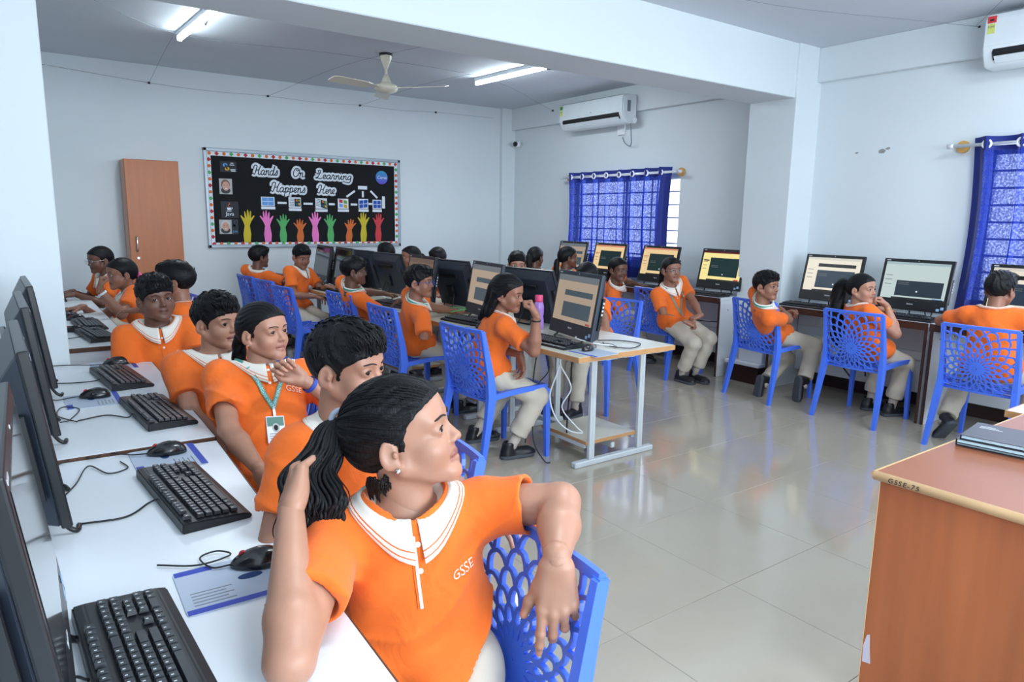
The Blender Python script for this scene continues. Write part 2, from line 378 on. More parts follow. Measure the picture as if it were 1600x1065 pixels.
# ---------------------------------------------------------------- air conditioners
M_ac = mat('ac_white_gloss', (226, 234, 238), 0.22, coat=0.4)
M_dark = mat('dark_slot', (18, 20, 24), 0.6)
M_stick_r = mat('rating_sticker_red', (214, 60, 60), 0.5); M_stick_y = mat('rating_sticker_yellow', (214, 222, 120), 0.5); M_stick_g = mat('rating_sticker_green', (96, 150, 80), 0.5)
M_text = mat('grey_print', (120, 126, 134), 0.6); M_white = mat('white_plastic', (236, 240, 244), 0.35)
def aircon(y0, y1, z0, z1, label, plug):
    L = y1-y0; H = z1-z0; D = 0.215
    root = thing('air_conditioner', label, 'air conditioner', (WX-0.062, (y0+y1)/2, z0))
    prof = [(0, 0.0), (-0.13, 0.0), (-0.16, 0.012), (-D+0.01, 0.085), (-D, 0.13), (-D, H-0.06), (-D+0.012, H-0.02), (-D+0.05, H), (0, H)]
    bm = BM(); prism(bm, prof, -L/2, L/2, axes=(0, 2, 1)); 
    bmesh.ops.bevel(bm, geom=[e for e in bm.edges if abs(e.verts[0].co.y-e.verts[1].co.y) < 1e-6], offset=0.012, segments=2, affect='EDGES')
    obj('casing', bm, M_ac, root, 40)
    bm = BM(); prism(bm, [(-D-0.002, 0.135), (-D-0.002, H-0.05), (-D+0.002, H-0.05), (-D+0.002, 0.135)], -L/2+0.012, L/2-0.012, axes=(0, 2, 1)); obj('front_panel', bm, M_ac, root)
    # outlet slot with louvre flaps
    sl = [(-D-0.003, 0.118), (-0.150, 0.004), (-0.145, 0.004), (-D+0.004, 0.118)]
    bm = BM(); prism(bm, [(-D+0.004, 0.112), (-D-0.0015, 0.085), (-0.188, 0.042), (-0.18, 0.042)], -L/2+0.07, L/2-0.07, axes=(0, 2, 1)); obj('outlet_slot', bm, M_dark, root)
    bm = BM(); prism(bm, [(-0.212, 0.062), (-0.172, 0.022), (-0.166, 0.022), (-0.205, 0.066)], -L/2+0.08, L/2-0.08, axes=(0, 2, 1)); obj('louvre', bm, M_ac, root)
    bm = BM(); box(bm, (-D-0.004, L/2-0.075, H-0.075), (-D-0.002, L/2-0.02, H-0.03), bev=0.01, mi=0); box(bm, (-D-0.004, L/2-0.07, H-0.145), (-D-0.002, L/2-0.025, H-0.08), mi=1); box(bm, (-D-0.0045, L/2-0.06, H-0.062), (-D-0.0035, L/2-0.035, H-0.05), mi=2)
    obj('rating_sticker', bm, [M_stick_r if not plug else M_stick_g, M_stick_y, M_dark], root)
    bm = text_bm('STAR', 0.018); xform(bm, Matrix.Translation((-D-0.005, L/2-0.047, H-0.1)) @ Matrix.Rotation(-PI/2, 4, 'Z') @ Matrix.Rotation(PI/2, 4, 'X')); obj('sticker_lettering', bm, M_text, root)
    bm = BM(); box(bm, (-D-0.0035, -0.04, 0.15), (-D-0.002, -0.015, 0.156)); obj('badge', bm, M_text, root)
    bm = BM(); box(bm, (-0.15, -L/2-0.002, 0.12), (-0.10, -L/2+0.001, 0.24)); obj('side_label', bm, M_text, root)
    if plug:
        bm = BM(); tube(bm, [(-0.05, -L/2-0.03, 0.03), (-0.05, -L/2+0.02, 0.03)], 0.028, 14); obj('pipe_stub', bm, M_white, root)
        bm = BM(); tube(bm, spline([(-0.06, -L/2+0.03, 0.01), (-0.055, -L/2+0.02, -0.12), (0.005, -L/2+0.08, -0.235), (0.015, -L/2+0.18, -0.2), (0.015, -L/2+0.225, -0.13)], 8), 0.0055, 6); obj('power_cable', bm, M_text, root)
    return root
aircon(5.83, 6.94, 2.52, 2.83, 'white split air conditioner above the far blue curtain', True)
aircon(1.12, 2.30, 2.54, 2.90, 'white split air conditioner at the upper edge of the near right wall', False)
bm = BM(); box(bm, (WX-0.03, 6.05, 2.42), (WX, 6.17, 2.54), bev=0.006); box(bm, (WX-0.036, 6.08, 2.45), (WX-0.03, 6.14, 2.51), bev=0.003)
tag(obj('power_socket', bm, M_white), 'white power socket on the wall under the far air conditioner', 'socket')

# ---------------------------------------------------------------- small camera in the far corner, holes, ceiling wires
cc = thing('security_camera', 'small white security camera with black lens in the far corner', 'camera', (5.885, 8.10, 2.455))
bm = BM(); tube(bm, [(0.045, -0.01, 0), (-0.06, -0.05, 0)], 0.036, 14); obj('body', bm, M_white, cc)
bm = BM(); tube(bm, [(-0.06, -0.05, 0), (-0.07, -0.054, 0)], 0.034, 14); obj('lens', bm, M_black, cc)
bm = BM(); tube(bm, [(0.02, -0.015, 0.02), (0.065, 0.0, 0.055)], 0.012, 8); obj('bracket', bm, M_white, cc)
M_wire = mat('thin_grey_wire', (112, 118, 128), 0.6)
def ceil_wire(pts, label, knots):
    root = thing('ceiling_wire', label, 'wire', pts[0])
    o = Vector(pts[0]); bm = BM(); tube(bm, [Vector(p)-o for p in spline(pts, 6)], 0.0014, 5); obj('strand', bm, M_wire, root)
    for k in knots:
        bm = BM(); box(bm, (-0.012, -0.012, -0.012), (0.012, 0.012, 0.01), bev=0.005); obj('hook', bm, M_black, root, loc=Vector(k)-o)
za = CZ-0.02
kn = [(1.35, BY-0.03, 2.76), (2.55, BY-0.03, 2.76), (3.65, BY-0.03, 2.77), (4.7, BY-0.03, 2.79)]
ceil_wire([(0.3, BY-0.03, 2.83), kn[0], (1.95, BY-0.03, 2.745), kn[1], (3.1, BY-0.03, 2.75), kn[2], (4.2, BY-0.03, 2.765), kn[3], (5.6, BY-0.03, 2.80)], 'thin wire strung along the top of the back wall', kn)
ceil_wire([(1.25, 4.2, za), (1.28, 6.4, za-0.02), kn[0]], 'thin wire running from beam to back wall on the ceiling left of the fan', [])
ceil_wire([(3.6, 4.2, za), (2.9, 6.5, za-0.02), kn[1]], 'thin wire crossing the ceiling behind the fan', [])
ceil_wire([(4.9, 4.2, za), (4.0, 6.6, za-0.02), kn[2]], 'thin wire crossing the ceiling by the second lit tube', [])
ceil_wire([(0.2, 5.4, za), (1.3, 6.6, za-0.01), (2.6, 6.5, za), (4.3, 6.55, za), (5.7, 7.1, 2.78)], 'thin wire looping lengthwise across the rear ceiling', [(5.7, 7.1, 2.78)])
ceil_wire([(2.2, 2.9, za), (4.1, 3.2, za), (5.90, 2.42, 2.87)], 'thin wire across the front ceiling towards the near air conditioner', [(5.90, 2.42, 2.87)])
ceil_wire([(4.6, 1.2, za), (5.2, 1.9, za), (5.90, 2.45, 2.88)], 'thin short wire on the front ceiling ending by the near air conditioner', [])
# chipped plaster on the right wall
M_chip = mat('bare_plaster', (150, 150, 148), 0.9, var=0.2, scale=40)
bm = BM()
for (cy, cz, ry, rz_) in ((3.06, 2.04, 0.035, 0.02), (3.02, 2.06, 0.02, 0.012), (3.28, 2.04, 0.018, 0.008)):
    prism(bm, [(cy+ry*math.cos(a)*random.uniform(.6, 1.1), cz+rz_*math.sin(a)*random.uniform(.6, 1.1)) for a in [2*PI*k/9 for k in range(9)]], WX-0.0015, WX+0.001, axes=(1, 2, 0))
obj('plaster_chip', bm, M_chip, wall_right)

# ---------------------------------------------------------------- bookcase / cupboard at the back wall
M_wood = mat('cupboard_teak_laminate', (176, 98, 44), 0.38, var=0.12, scale=3.0, stretch=(9, 9, 0.7), bump=0.02)
M_wood_pale = mat('cupboard_edge', (196, 150, 128), 0.45)
cb = thing('cupboard', 'tall brown laminate cupboard against the back wall', 'cupboard', (1.275, 8.14, 0))
bm = BM(); box(bm, (-0.25, -0.13, 0), (0.25, 0.15, 1.975), bev=0.003); obj('carcass', bm, [M_wood_pale], cb)
bm = BM(); box(bm, (-0.247, -0.15, 0.05), (0.247, -0.131, 1.972), bev=0.003)
door = obj('door', bm, M_wood, cb)
M_chrome = mat('chrome', (205, 208, 212), 0.15, metal=1.0)
bm = BM(); tube(bm, spline([(-0.185, -0.152, 1.21), (-0.185, -0.185, 1.20), (-0.185, -0.185, 1.08), (-0.185, -0.152, 1.07)], 5), 0.007, 8)
obj('handle', bm, M_chrome, door); bm = BM(); tube(bm, [(-0.18, -0.15, 1.0), (-0.18, -0.162, 1.0)], 0.014, 12); obj('lock', bm, M_chrome, door)
# ================================================================ NOTICE BOARD
BX, BZ = 3.005, 1.08
M_balu = mat('board_aluminium', (170, 182, 192), 0.35, metal=0.3)
M_felt = mat('board_black_felt', (17, 18, 22), 0.95, bump=0.1, bscale=400)
M_paper = mat('paper_white', (226, 234, 242), 0.8)
P_ = {k: mat('paper_'+k, c, 0.8) for k, c in dict(orange=(222, 112, 52), red=(190, 46, 58), green=(88, 176, 104), yellow=(206, 186, 52), pink=(240, 128, 200), dorange=(208, 108, 50), coral=(206, 64, 72), blue=(28, 84, 178), skyblue=(104, 160, 226), grass=(96, 160, 66), gold=(214, 172, 60), ink=(20, 40, 52), teal=(36, 90, 130)).items()}
board = thing('notice_board', 'black classroom notice board with paper hands, lettering and dotted border on the back wall', 'notice board', (BX, BY, BZ))
def bo(name, bm, m, parent=None, smooth=False):
    return obj(name, xform(bm, Matrix.Translation((-BX, -BY, -BZ))), m, parent or board, smooth)
x0b, x1b, z0b, z1b = 1.83, 4.18, 1.078, 2.158
bm = BM(); box(bm, (x0b+0.02, BY-0.018, z0b+0.02), (x1b-0.02, BY, z1b-0.02)); bo('felt_panel', bm, M_felt)
for lo, hi in (((x0b, z0b), (x1b, z0b+0.038)), ((x0b, z1b-0.038), (x1b, z1b)), ((x0b, z0b), (x0b+0.038, z1b)), ((x1b-0.038, z0b), (x1b, z1b))):
    bm = BM(); box(bm, (lo[0], BY-0.034, lo[1]), (hi[0], BY, hi[1]), bev=0.006); bo('frame_rail', bm, M_balu)
yb = BY-0.018
def flat(name, pts, m, lay=1, parent=None, th=0.0012):
    bm = BM(); y1 = yb-0.0012*(lay-1); prism(bm, pts, y1-th, y1, axes=(0, 2, 1)); return bo(name, bm, m, parent)
def rect(x0, x1, z0, z1): return [(x0, z0), (x1, z0), (x1, z1), (x0, z1)]
def circ(x, z, r, n=14): return [(x+r*math.cos(2*PI*k/n), z+r*math.sin(2*PI*k/n)) for k in range(n)]
bxi0, bxi1, bzi0, bzi1 = 1.906, 4.10, 1.136, 2.076
fx0, fx1, fz0, fz1 = x0b+0.034, x1b-0.034, z0b+0.034, z1b-0.034
for r in (rect(fx0, fx1, fz0, bzi0), rect(fx0, fx1, bzi1, fz1), rect(fx0, bxi0, bzi0, bzi1), rect(bxi1, fx1, bzi0, bzi1)): flat('border_strip', r, M_paper)
def spot(k, x, z):
    c = ['orange', 'red', 'orange', 'green'][k % 4]
    if c == 'orange': flat('border_dot', circ(x, z, 0.0185, 10), P_[c], 2)
    else: flat('border_diamond', [(x-0.024, z), (x, z-0.024), (x+0.024, z), (x, z+0.024)], P_[c], 2)
k = 0
for i in range(30):
    x = fx0+0.03+i*(fx1-fx0-0.06)/29; spot(i, x, (bzi1+fz1)/2); spot(i+1, x, (fz0+bzi0)/2)
for i in range(1, 14):
    z = fz0+0.02+i*(fz1-fz0-0.04)/14; spot(i, (fx0+bxi0)/2, z); spot(i+2, (bxi1+fx1)/2, z)
# --- cursive words: black pen strokes over a white scalloped cut-out
GL = {
 'H': (0.98, [[(0.05, 0.62), (0.0, 0.8), (0.16, 0.98), (0.38, 0.9), (0.33, 0.45), (0.2, 0.03), (0.02, 0.12)], [(0.9, 1.0), (0.72, 0.62), (0.66, 0.12), (0.8, 0.0), (0.95, 0.12)], [(0.3, 0.48), (0.5, 0.47), (0.72, 0.56)]]),
 'O': (0.85, [[(0.5, 0.97), (0.2, 0.86), (0.05, 0.4), (0.25, 0.02), (0.6, 0.1), (0.78, 0.55), (0.6, 0.92), (0.4, 0.8), (0.52, 0.66), (0.85, 0.82)]]),
 'L': (0.82, [[(0.1, 0.7), (0.2, 0.55), (0.35, 0.75), (0.2, 0.95), (0.45, 1.0), (0.5, 0.8), (0.36, 0.4), (0.2, 0.05), (0.05, 0.08), (0.2, 0.13), (0.5, 0.0), (0.8, 0.1)]]),
 'a': (0.58, [[(0.42, 0.42), (0.25, 0.5), (0.06, 0.35), (0.04, 0.12), (0.18, 0), (0.34, 0.1), (0.44, 0.44), (0.4, 0.12), (0.5, 0), (0.62, 0.1)]]),
 'n': (0.56, [[(0, 0.35), (0.1, 0.48), (0.12, 0.3), (0.08, 0.0)], [(0.1, 0.2), (0.25, 0.46), (0.38, 0.44), (0.38, 0.15), (0.45, 0.0), (0.58, 0.1)]]),
 'd': (0.6, [[(0.4, 0.4), (0.22, 0.5), (0.04, 0.3), (0.06, 0.08), (0.2, 0), (0.36, 0.12), (0.5, 0.6), (0.52, 1.0), (0.44, 0.5), (0.42, 0.1), (0.52, 0), (0.64, 0.1)]]),
 's': (0.46, [[(0.0, 0.05), (0.2, 0.3), (0.27, 0.55), (0.36, 0.3), (0.34, 0.08), (0.18, 0), (0.06, 0.08)]]),
 'e': (0.42, [[(0.0, 0.12), (0.2, 0.22), (0.34, 0.38), (0.24, 0.5), (0.08, 0.38), (0.06, 0.12), (0.2, 0), (0.42, 0.12)]]),
 'r': (0.44, [[(0, 0.1), (0.12, 0.54), (0.2, 0.46), (0.3, 0.42), (0.3, 0.12), (0.38, 0), (0.48, 0.1)]]),
 'i': (0.3, [[(0, 0.1), (0.14, 0.48), (0.12, 0.12), (0.2, 0), (0.32, 0.1)], [(0.17, 0.66), (0.19, 0.69)]]),
 'g': (0.5, [[(0.4, 0.42), (0.22, 0.5), (0.05, 0.3), (0.1, 0.05), (0.3, 0.1), (0.42, 0.44), (0.4, 0.0), (0.32, -0.3), (0.0, -0.34), (-0.5, -0.2)]]),
 'p': (0.54, [[(0, 0.3), (0.12, 0.48), (0.1, 0.1), (0.04, -0.42)], [(0.08, 0.25), (0.26, 0.5), (0.4, 0.38), (0.36, 0.1), (0.2, 0.0), (0.1, 0.08)], [(0.34, 0.04), (0.55, 0.1)]]),
}
def word(txt, xa, xb, zbase, cap):
    adv = sum(GL[c][0] for c in txt); sx = (xb-xa)/adv
    wb = BM(); kb = BM(); x = 0
    for c in txt:
        a, st = GL[c]
        for s in st:
            P = [(xa+(x+u)*sx+0.18*v*cap, 0, zbase+v*cap) for u, v in s]
            sp = spline(P, 6)
            tube(wb, sp, 0.030, 8); tube(kb, sp, 0.0058, 6)
        x += a
    xform(wb, Matrix.Translation((0, yb-0.004, 0)) @ Matrix.Diagonal((1, 0.06, 1, 1)))
    xform(kb, Matrix.Translation((0, yb-0.0062, 0)) @ Matrix.Diagonal((1, 0.15, 1, 1)))
    o = bo('word_cutout', wb, M_paper); bo('pen_strokes', kb, P_['ink'], o)
word('Hands', 2.345, 2.625, 1.895, 0.105); word('On', 2.795, 2.925, 1.892, 0.1); word('Learning', 3.065, 3.52, 1.882, 0.095)
word('Happens', 2.54, 2.94, 1.71, 0.11); word('Here', 3.09, 3.30, 1.71, 0.1)
# --- raised paper hands
def arm_shape(xb, xt, zt, wd=0.052, flip=1):
    zb = bzi0; H = zt-zb; s = H/0.365
    palm_z = zb+H*0.62
    out = [(-0.040, 0.0), (-0.045, 0.10*s), (-0.034, 0.2*s), (-0.043, 0.235*s)]
    fing = [(-0.066, 0.30*s, -0.085, 0.315*s), (-0.034, 0.345*s, -0.036, 0.352*s), (-0.006, 0.358*s, 0.002, 0.368*s), (0.026, 0.352*s, 0.034, 0.348*s)]
    pts = [(-0.034, 0), (-0.042, 0.09*s), (-0.026, 0.19*s), (-0.046, 0.238*s), (-0.081, 0.292*s), (-0.069, 0.300*s), (-0.040, 0.266*s),
           (-0.043, 0.335*s), (-0.034, 0.352*s), (-0.027, 0.335*s), (-0.020, 0.275*s), (-0.012, 0.345*s), (-0.003, 0.365*s), (0.004, 0.345*s), (0.005, 0.275*s),
           (0.022, 0.335*s), (0.032, 0.345*s), (0.034, 0.325*s), (0.028, 0.262*s), (0.068, 0.300*s), (0.076, 0.292*s), (0.046, 0.232*s), (0.030, 0.19*s), (0.044, 0.09*s), (0.034, 0)]
    r = []
    for u, v in pts: r.append((xb+(xt-xb)*v/H+u*flip, zb+v))
    return r
hands = [(2.252, 2.266, 1.507, 'yellow'), (2.486, 2.479, 1.506, 'pink'), (2.663, 2.665, 1.466, 'green'), (2.862, 2.868, 1.412, 'dorange'), (3.05, 3.045, 1.502, 'pink'), (3.237, 3.237, 1.475, 'green'), (3.469, 3.498, 1.42, 'dorange'), (3.664, 3.673, 1.505, 'yellow'), (3.866, 3.871, 1.499, 'coral')]
for i, (xb_, xt_, zt_, c) in enumerate(hands): flat('paper_hand', arm_shape(xb_, xt_, zt_, flip=1 if i % 2 else -1), P_[c], 2)
# --- printed cards
M_card = mat('card_dark', (24, 28, 38), 0.6); M_photo = mat('photo_grey', (176, 180, 182), 0.6); M_skinp = mat('photo_skin', (204, 158, 140), 0.7); M_hairp = mat('photo_hair', (128, 100, 80), 0.7); M_hairw = mat('photo_white_hair', (200, 200, 202), 0.7); M_shirtp = mat('photo_shirt', (60, 60, 66), 0.7)
c1 = flat('printed_card', rect(1.999, 2.173, 1.907, 2.022), M_card, 2)
def curl(cx, cz, s, flip, m):
    pts = [(-0.5, 0.1), (-0.5, 0.5), (-0.2, 0.75), (0.15, 0.75), (0.4, 0.55), (0.4, 0.12), (-0.1, 0.12), (-0.1, 0.0), (0.4, 0.0), (0.4, 0.02), (-0.35, 0.02)]
    flat('printed_emblem', [(cx+flip*u*s, cz+flip*v*s) for u, v in pts], m, 3, c1)
curl(2.055, 1.965, 0.05, 1, P_['skyblue']); curl(2.07, 1.960, 0.05, -1, P_['gold'])
for xx, zz, ww in ((2.11, 2.005, 0.03), (2.10, 1.985, 0.05), (2.105, 1.935, 0.055), (2.11, 1.92, 0.05)): flat('printed_line', rect(xx, xx+ww, zz-0.004, zz+0.004), M_paper, 3, c1)
def portrait(x0, x1, z0, z1, hair, xs):
    c = flat('photo_card', rect(x0, x1, z0, z1), M_photo, 2); cx = xs; W_ = z1-z0
    ell = lambda cx, cz, a, b: [(cx+a*math.cos(2*PI*k/16), cz+b*math.sin(2*PI*k/16)) for k in range(16)]
    flat('photo_print', ell(cx, z0+0.04, 0.05, 0.035), M_shirtp, 3, c)
    flat('photo_print', ell(cx, z0+W_*0.62, 0.047, 0.056), hair, 4, c)
    flat('photo_print', ell(cx+0.003, z0+W_*0.52, 0.038, 0.05), M_skinp, 5, c)
    for dx in (-0.013, 0.016): flat('photo_print', ell(cx+dx, z0+W_*0.58, 0.006, 0.003), M_shirtp, 6, c)
    flat('photo_print', ell(cx+0.003, z0+W_*0.36, 0.014, 0.004), M_paper, 6, c)
    return c
portrait(1.979, 2.116, 1.668, 1.835, M_hairp, 2.045)
cj = flat('printed_card', rect(1.985, 2.172, 1.407, 1.59), M_card, 2)
def txt(body, size, x, z, m, parent, lay=4, shear=0.0):
    bm = text_bm(body, size, 0.0004, shear); xform(bm, Matrix.Translation((x, yb-0.0012*lay, z)) @ Matrix.Rotation(PI/2, 4, 'X')); return bo('printed_lettering', bm, m, parent)
txt('Java', 0.058, 2.075, 1.452, M_paper, cj)
def cup(cx, cz, s, m, mr, par):
    flat('printed_emblem', [(cx-0.03*s, cz+0.012*s), (cx+0.022*s, cz+0.012*s), (cx+0.018*s, cz-0.02*s), (cx-0.022*s, cz-0.02*s)], m, 3, par)
    flat('printed_emblem', [(cx-0.04*s, cz-0.03*s), (cx+0.034*s, cz-0.03*s), (cx+0.02*s, cz-0.038*s), (cx-0.026*s, cz-0.038*s)], m, 3, par)
    bm = BM(); tube(bm, spline([(cx+0.02*s, 0, cz+0.01*s), (cx+0.042*s, 0, cz+0.005*s), (cx+0.02*s, 0, cz-0.014*s)], 5), 0.004*s, 6)
    tube(bm, spline([(cx, 0, cz+0.02*s), (cx-0.014*s, 0, cz+0.04*s), (cx+0.008*s, 0, cz+0.055*s), (cx-0.004*s, 0, cz+0.078*s)], 5), 0.004*s, 6, mi=1)
    xform(bm, Matrix.Translation((0, yb-0.004, 0)) @ Matrix.Diagonal((1, 0.2, 1, 1))); bo('printed_emblem', bm, [m, mr], par)
cup(2.072, 1.513, 0.85, M_paper, P_['orange'], cj)
cp = portrait(1.957, 2.156, 1.233, 1.389, M_hairw, 2.022)
flat('photo_print', rect(2.088, 2.155, 1.234, 1.388), M_card, 3, cp); cup(2.118, 1.33, 0.6, P_['teal'], P_['teal'], cp); txt('ava', 0.04, 2.122, 1.262, P_['skyblue'], cp, 5)
M_can = bpy.data.materials.new('badge_gradient_blue'); M_can.use_nodes = True
nt = M_can.node_tree; tc = nt.nodes.new('ShaderNodeTexCoord'); sp = nt.nodes.new('ShaderNodeSeparateXYZ'); cr = nt.nodes.new('ShaderNodeValToRGB'); nt.links.new(tc.outputs['Generated'], sp.inputs[0]); nt.links.new(sp.outputs[2], cr.inputs[0])
cr.color_ramp.elements[0].color = lin((92, 70, 200))+(1,); cr.color_ramp.elements[1].color = lin((36, 150, 200))+(1,); nt.links.new(cr.outputs[0], nt.nodes['Principled BSDF'].inputs['Base Color']); nt.nodes['Principled BSDF'].inputs['Roughness'].default_value = 0.6
cc_ = flat('round_badge', circ(3.925, 1.93, 0.082, 32), M_can, 2); txt('Canva', 0.052, 3.925, 1.93, M_paper, cc_, 4, 0.2)
# --- the row of operating-system logos and the connecting strips
def quad4(cx, cz, w_, h_, cols, sk, par, gap=0.006):
    for i, (sx, sz) in enumerate(((-1, 1), (1, 1), (-1, -1), (1, -1))):
        xa_, xb_ = (cx-w_, cx-gap/2) if sx < 0 else (cx+gap/2, cx+w_)
        za_, zb_ = (cz+gap/2, cz+h_) if sz > 0 else (cz-h_, cz-gap/2)
        pts = [(x, z+sk*(x-cx)+0.0) for x, z in rect(xa_, xb_, za_, zb_)]
        flat('logo_pane', pts, P_[cols[i]], 3, par)
LG = [(2.424, 2.577, 1.548, 1.652), (2.739, 2.885, 1.535, 1.655), (3.059, 3.203, 1.53, 1.654), (3.339, 3.475, 1.535, 1.656), (3.608, 3.735, 1.54, 1.66), (3.795, 3.915, 1.54, 1.655)]
for i, (xa, xb2, za_, zb_) in enumerate(LG):
    cd_ = flat('logo_card', rect(xa, xb2, za_, zb_), M_paper, 2); flat('caption_strip', rect(xa-0.002, xb2+0.004, za_-0.036, za_-0.006), M_paper, 2)
    cx, cz = (xa+xb2)/2, (za_+zb_)/2
    if i == 0: quad4(cx, cz, 0.066, 0.044, ('skyblue',)*4, 0, cd_, 0.005)
    elif i in (1, 2):
        sk = 0.0 if i == 1 else -0.28
        flat('logo_ground', [(x, z+sk*(x-cx)) for x, z in rect(cx-0.004, cx+0.066, cz-0.045, cz+0.045)], P_['ink'], 3, cd_)
        for a, b, c in ((0.012, 0.012, 'dorange'), (0.04, 0.012, 'grass'), (0.012, -0.03, 'teal'), (0.04, -0.03, 'gold')):
            flat('logo_pane', [(x, z+sk*(x-cx)) for x, z in rect(cx+a, cx+a+0.02, cz+b, cz+b+0.026)], P_[c], 4, cd_)
        for r_ in range(5):
            flat('logo_dash', [(x, z+sk*(x-cx)) for x, z in rect(cx-0.062+0.006*(r_ % 2), cx-0.008, cz-0.04+r_*0.019, cz-0.034+r_*0.019)], P_['ink'], 3, cd_)
    elif i == 3: quad4(cx, cz, 0.05, 0.045, ('red', 'grass', 'skyblue', 'gold'), -0.15, cd_, 0.012)
    elif i == 4: quad4(cx, cz, 0.054, 0.046, ('blue',)*4, 0.12, cd_, 0.006)
    else: quad4(cx, cz, 0.05, 0.046, ('blue',)*4, 0.0, cd_, 0.006)
for xa, xb2, z in ((2.61, 2.715, 1.588), (2.915, 3.025, 1.585), (3.225, 3.30, 1.587), (3.505, 3.59, 1.590), (3.74, 3.79, 1.602)): flat('link_strip', rect(xa, xb2, z-0.012, z+0.012), M_paper, 2)
flat('link_strip', rect(3.605, 3.725, 1.775, 1.817), M_paper, 2); flat('link_strip', rect(3.655, 3.68, 1.68, 1.755), M_paper, 2); flat('link_strip', rect(3.925, 3.965, 1.55, 1.70), M_paper, 2)
for (ax, az), (bx_, bz_) in (((3.453, 1.68), (3.562, 1.754)), ((3.77, 1.761), (3.86, 1.677))):
    d = Vector((bx_-ax, bz_-az)).normalized(); n = Vector((-d.y, d.x))*0.012
    flat('link_strip', [(ax-n.x, az-n.y), (bx_-n.x, bz_-n.y), (bx_+n.x, bz_+n.y), (ax+n.x, az+n.y)], M_paper, 2)
# ================================================================ DESKS AND TABLES
M_lamw = mat('white_laminate', (226, 232, 238), 0.32, var=0.02, scale=3)
M_lamb = mat('beige_laminate', (206, 206, 190), 0.3, var=0.03, scale=3)
M_edgeb = mat('brown_edge_band', (94, 62, 44), 0.45, var=0.15, scale=20, stretch=(20, 1, 20))
M_edged = mat('dark_edge_band', (70, 44, 36), 0.4, var=0.15, scale=20)
M_edgew = mat('wood_edge_band', (188, 140, 92), 0.45, var=0.15, scale=15)
M_steel = mat('powder_coat_grey', (196, 202, 206), 0.4)
M_socket = mat('socket_plate', (222, 226, 230), 0.4)
DZ = 0.73
def left_desk(x0, x1, y0, y1, rz, label, loc):
    root = thing('desk', label, 'desk', loc, rz, 'white desks along the left wall')
    bm = BM(); box(bm, (x0, y0, DZ-0.025), (x1, y1, DZ), bev=0.002); obj('desk_top', bm, M_lamw, root)
    bm = BM(); box(bm, (x1-0.0, y0, DZ-0.026), (x1+0.004, y1, DZ-0.001), bev=0.0015); obj('edge_band', bm, M_edgeb, root)
    for yy in (y0-0.004, y1):
        bm = BM(); box(bm, (x0, yy, DZ-0.026), (x1, yy+0.004, DZ-0.001), bev=0.0015); obj('edge_band', bm, M_edgeb, root)
    for yy in (y0+0.005, y1-0.023):
        bm = BM(); box(bm, (x0+0.01, yy, 0.0), (x1-0.012, yy+0.018, DZ-0.025), bev=0.001); obj('end_panel', bm, M_lamw, root)
    bm = BM(); box(bm, (x0+0.05, y0+0.03, 0.25), (x0+0.068, y1-0.03, DZ-0.03)); obj('modesty_panel', bm, M_lamw, root)
    return root
# local frame: front edge along +y at x=0, desk extends to negative x
dA = left_desk(-0.58, 0.0, -2.05, 0.0, -0.043, 'white laminate desk nearest the photographer on the left', (0.502, 2.318, 0))
dB = left_desk(-0.58, 0.0, 0.0, 1.48, -0.022, 'white laminate desk left, between the near desk and the white pillar', (0.503, 2.336, 0))
dB.scale = (1, 1, 1.0125); DZB = DZ*1.0125
dC = left_desk(-0.70, 0.0, 0.0, 3.3, 0.0, 'white laminate desk with brown edge beyond the pillar on the left', (0.548, 4.36, 0))

RZ = 0.75
def right_desk(y0, y1, label, panels, x0=5.36, x1=5.93):
    root = thing('desk', label, 'desk', (x0, y0, 0), 0, 'white desks along the right wall')
    W_ = x1-x0; L = y1-y0
    bm = BM(); box(bm, (0.0, 0, RZ-0.03), (W_, L, RZ), bev=0.002); obj('desk_top', bm, M_lamw, root)
    bm = BM(); box(bm, (-0.006, -0.002, RZ-0.055), (0.0, L+0.002, RZ-0.001), bev=0.0015); obj('edge_band', bm, M_edged, root)
    for yy in panels:
        bm = BM(); box(bm, (0.006, yy, 0.0), (W_-0.02, yy+0.02, RZ-0.03), bev=0.001); p = obj('end_panel', bm, M_lamw, root)
        bm = BM(); box(bm, (0.0, yy-0.001, 0.0), (0.006, yy+0.021, RZ-0.03), bev=0.001); obj('edge_band', bm, M_edged, p)
        for xx in (0.12, 0.36):
            bm = BM(); tube(bm, [(xx, yy-0.002, RZ-0.12), (xx, yy+0.001, RZ-0.12)], 0.006, 8); obj('screw_cap', bm, M_edged, p)
    bm = BM(); box(bm, (W_-0.16, 0.03, 0.14), (W_-0.142, L-0.03, RZ-0.035)); bp = obj('back_panel', bm, M_lamw, root)
    n = max(1, int(L/0.45))
    for k in range(n):
        yk = 0.15+k*(L-0.3)/max(1, n-1) if n > 1 else L/2
        bm = BM(); box(bm, (W_-0.175, yk-0.11, 0.545), (W_-0.16, yk+0.11, 0.655), bev=0.004)
        s = obj('socket_plate', bm, M_socket, bp)
    bm = BM(); box(bm, (W_-0.185, 0.03, 0.40), (W_-0.16, L-0.03, 0.47), bev=0.004); obj('cable_trunking', bm, M_socket, root)
    return root
right_desk(4.125, 6.98, 'long white desk with dark edge under the far right window', (0.0, 1.4, 2.83))
right_desk(2.30, 3.605, 'white desk with dark edge between column and near window on the right', (1.28, 0.0))
right_desk(0.90, 2.285, 'white desk with dark edge below the near blue curtain', (1.36, 0.0))
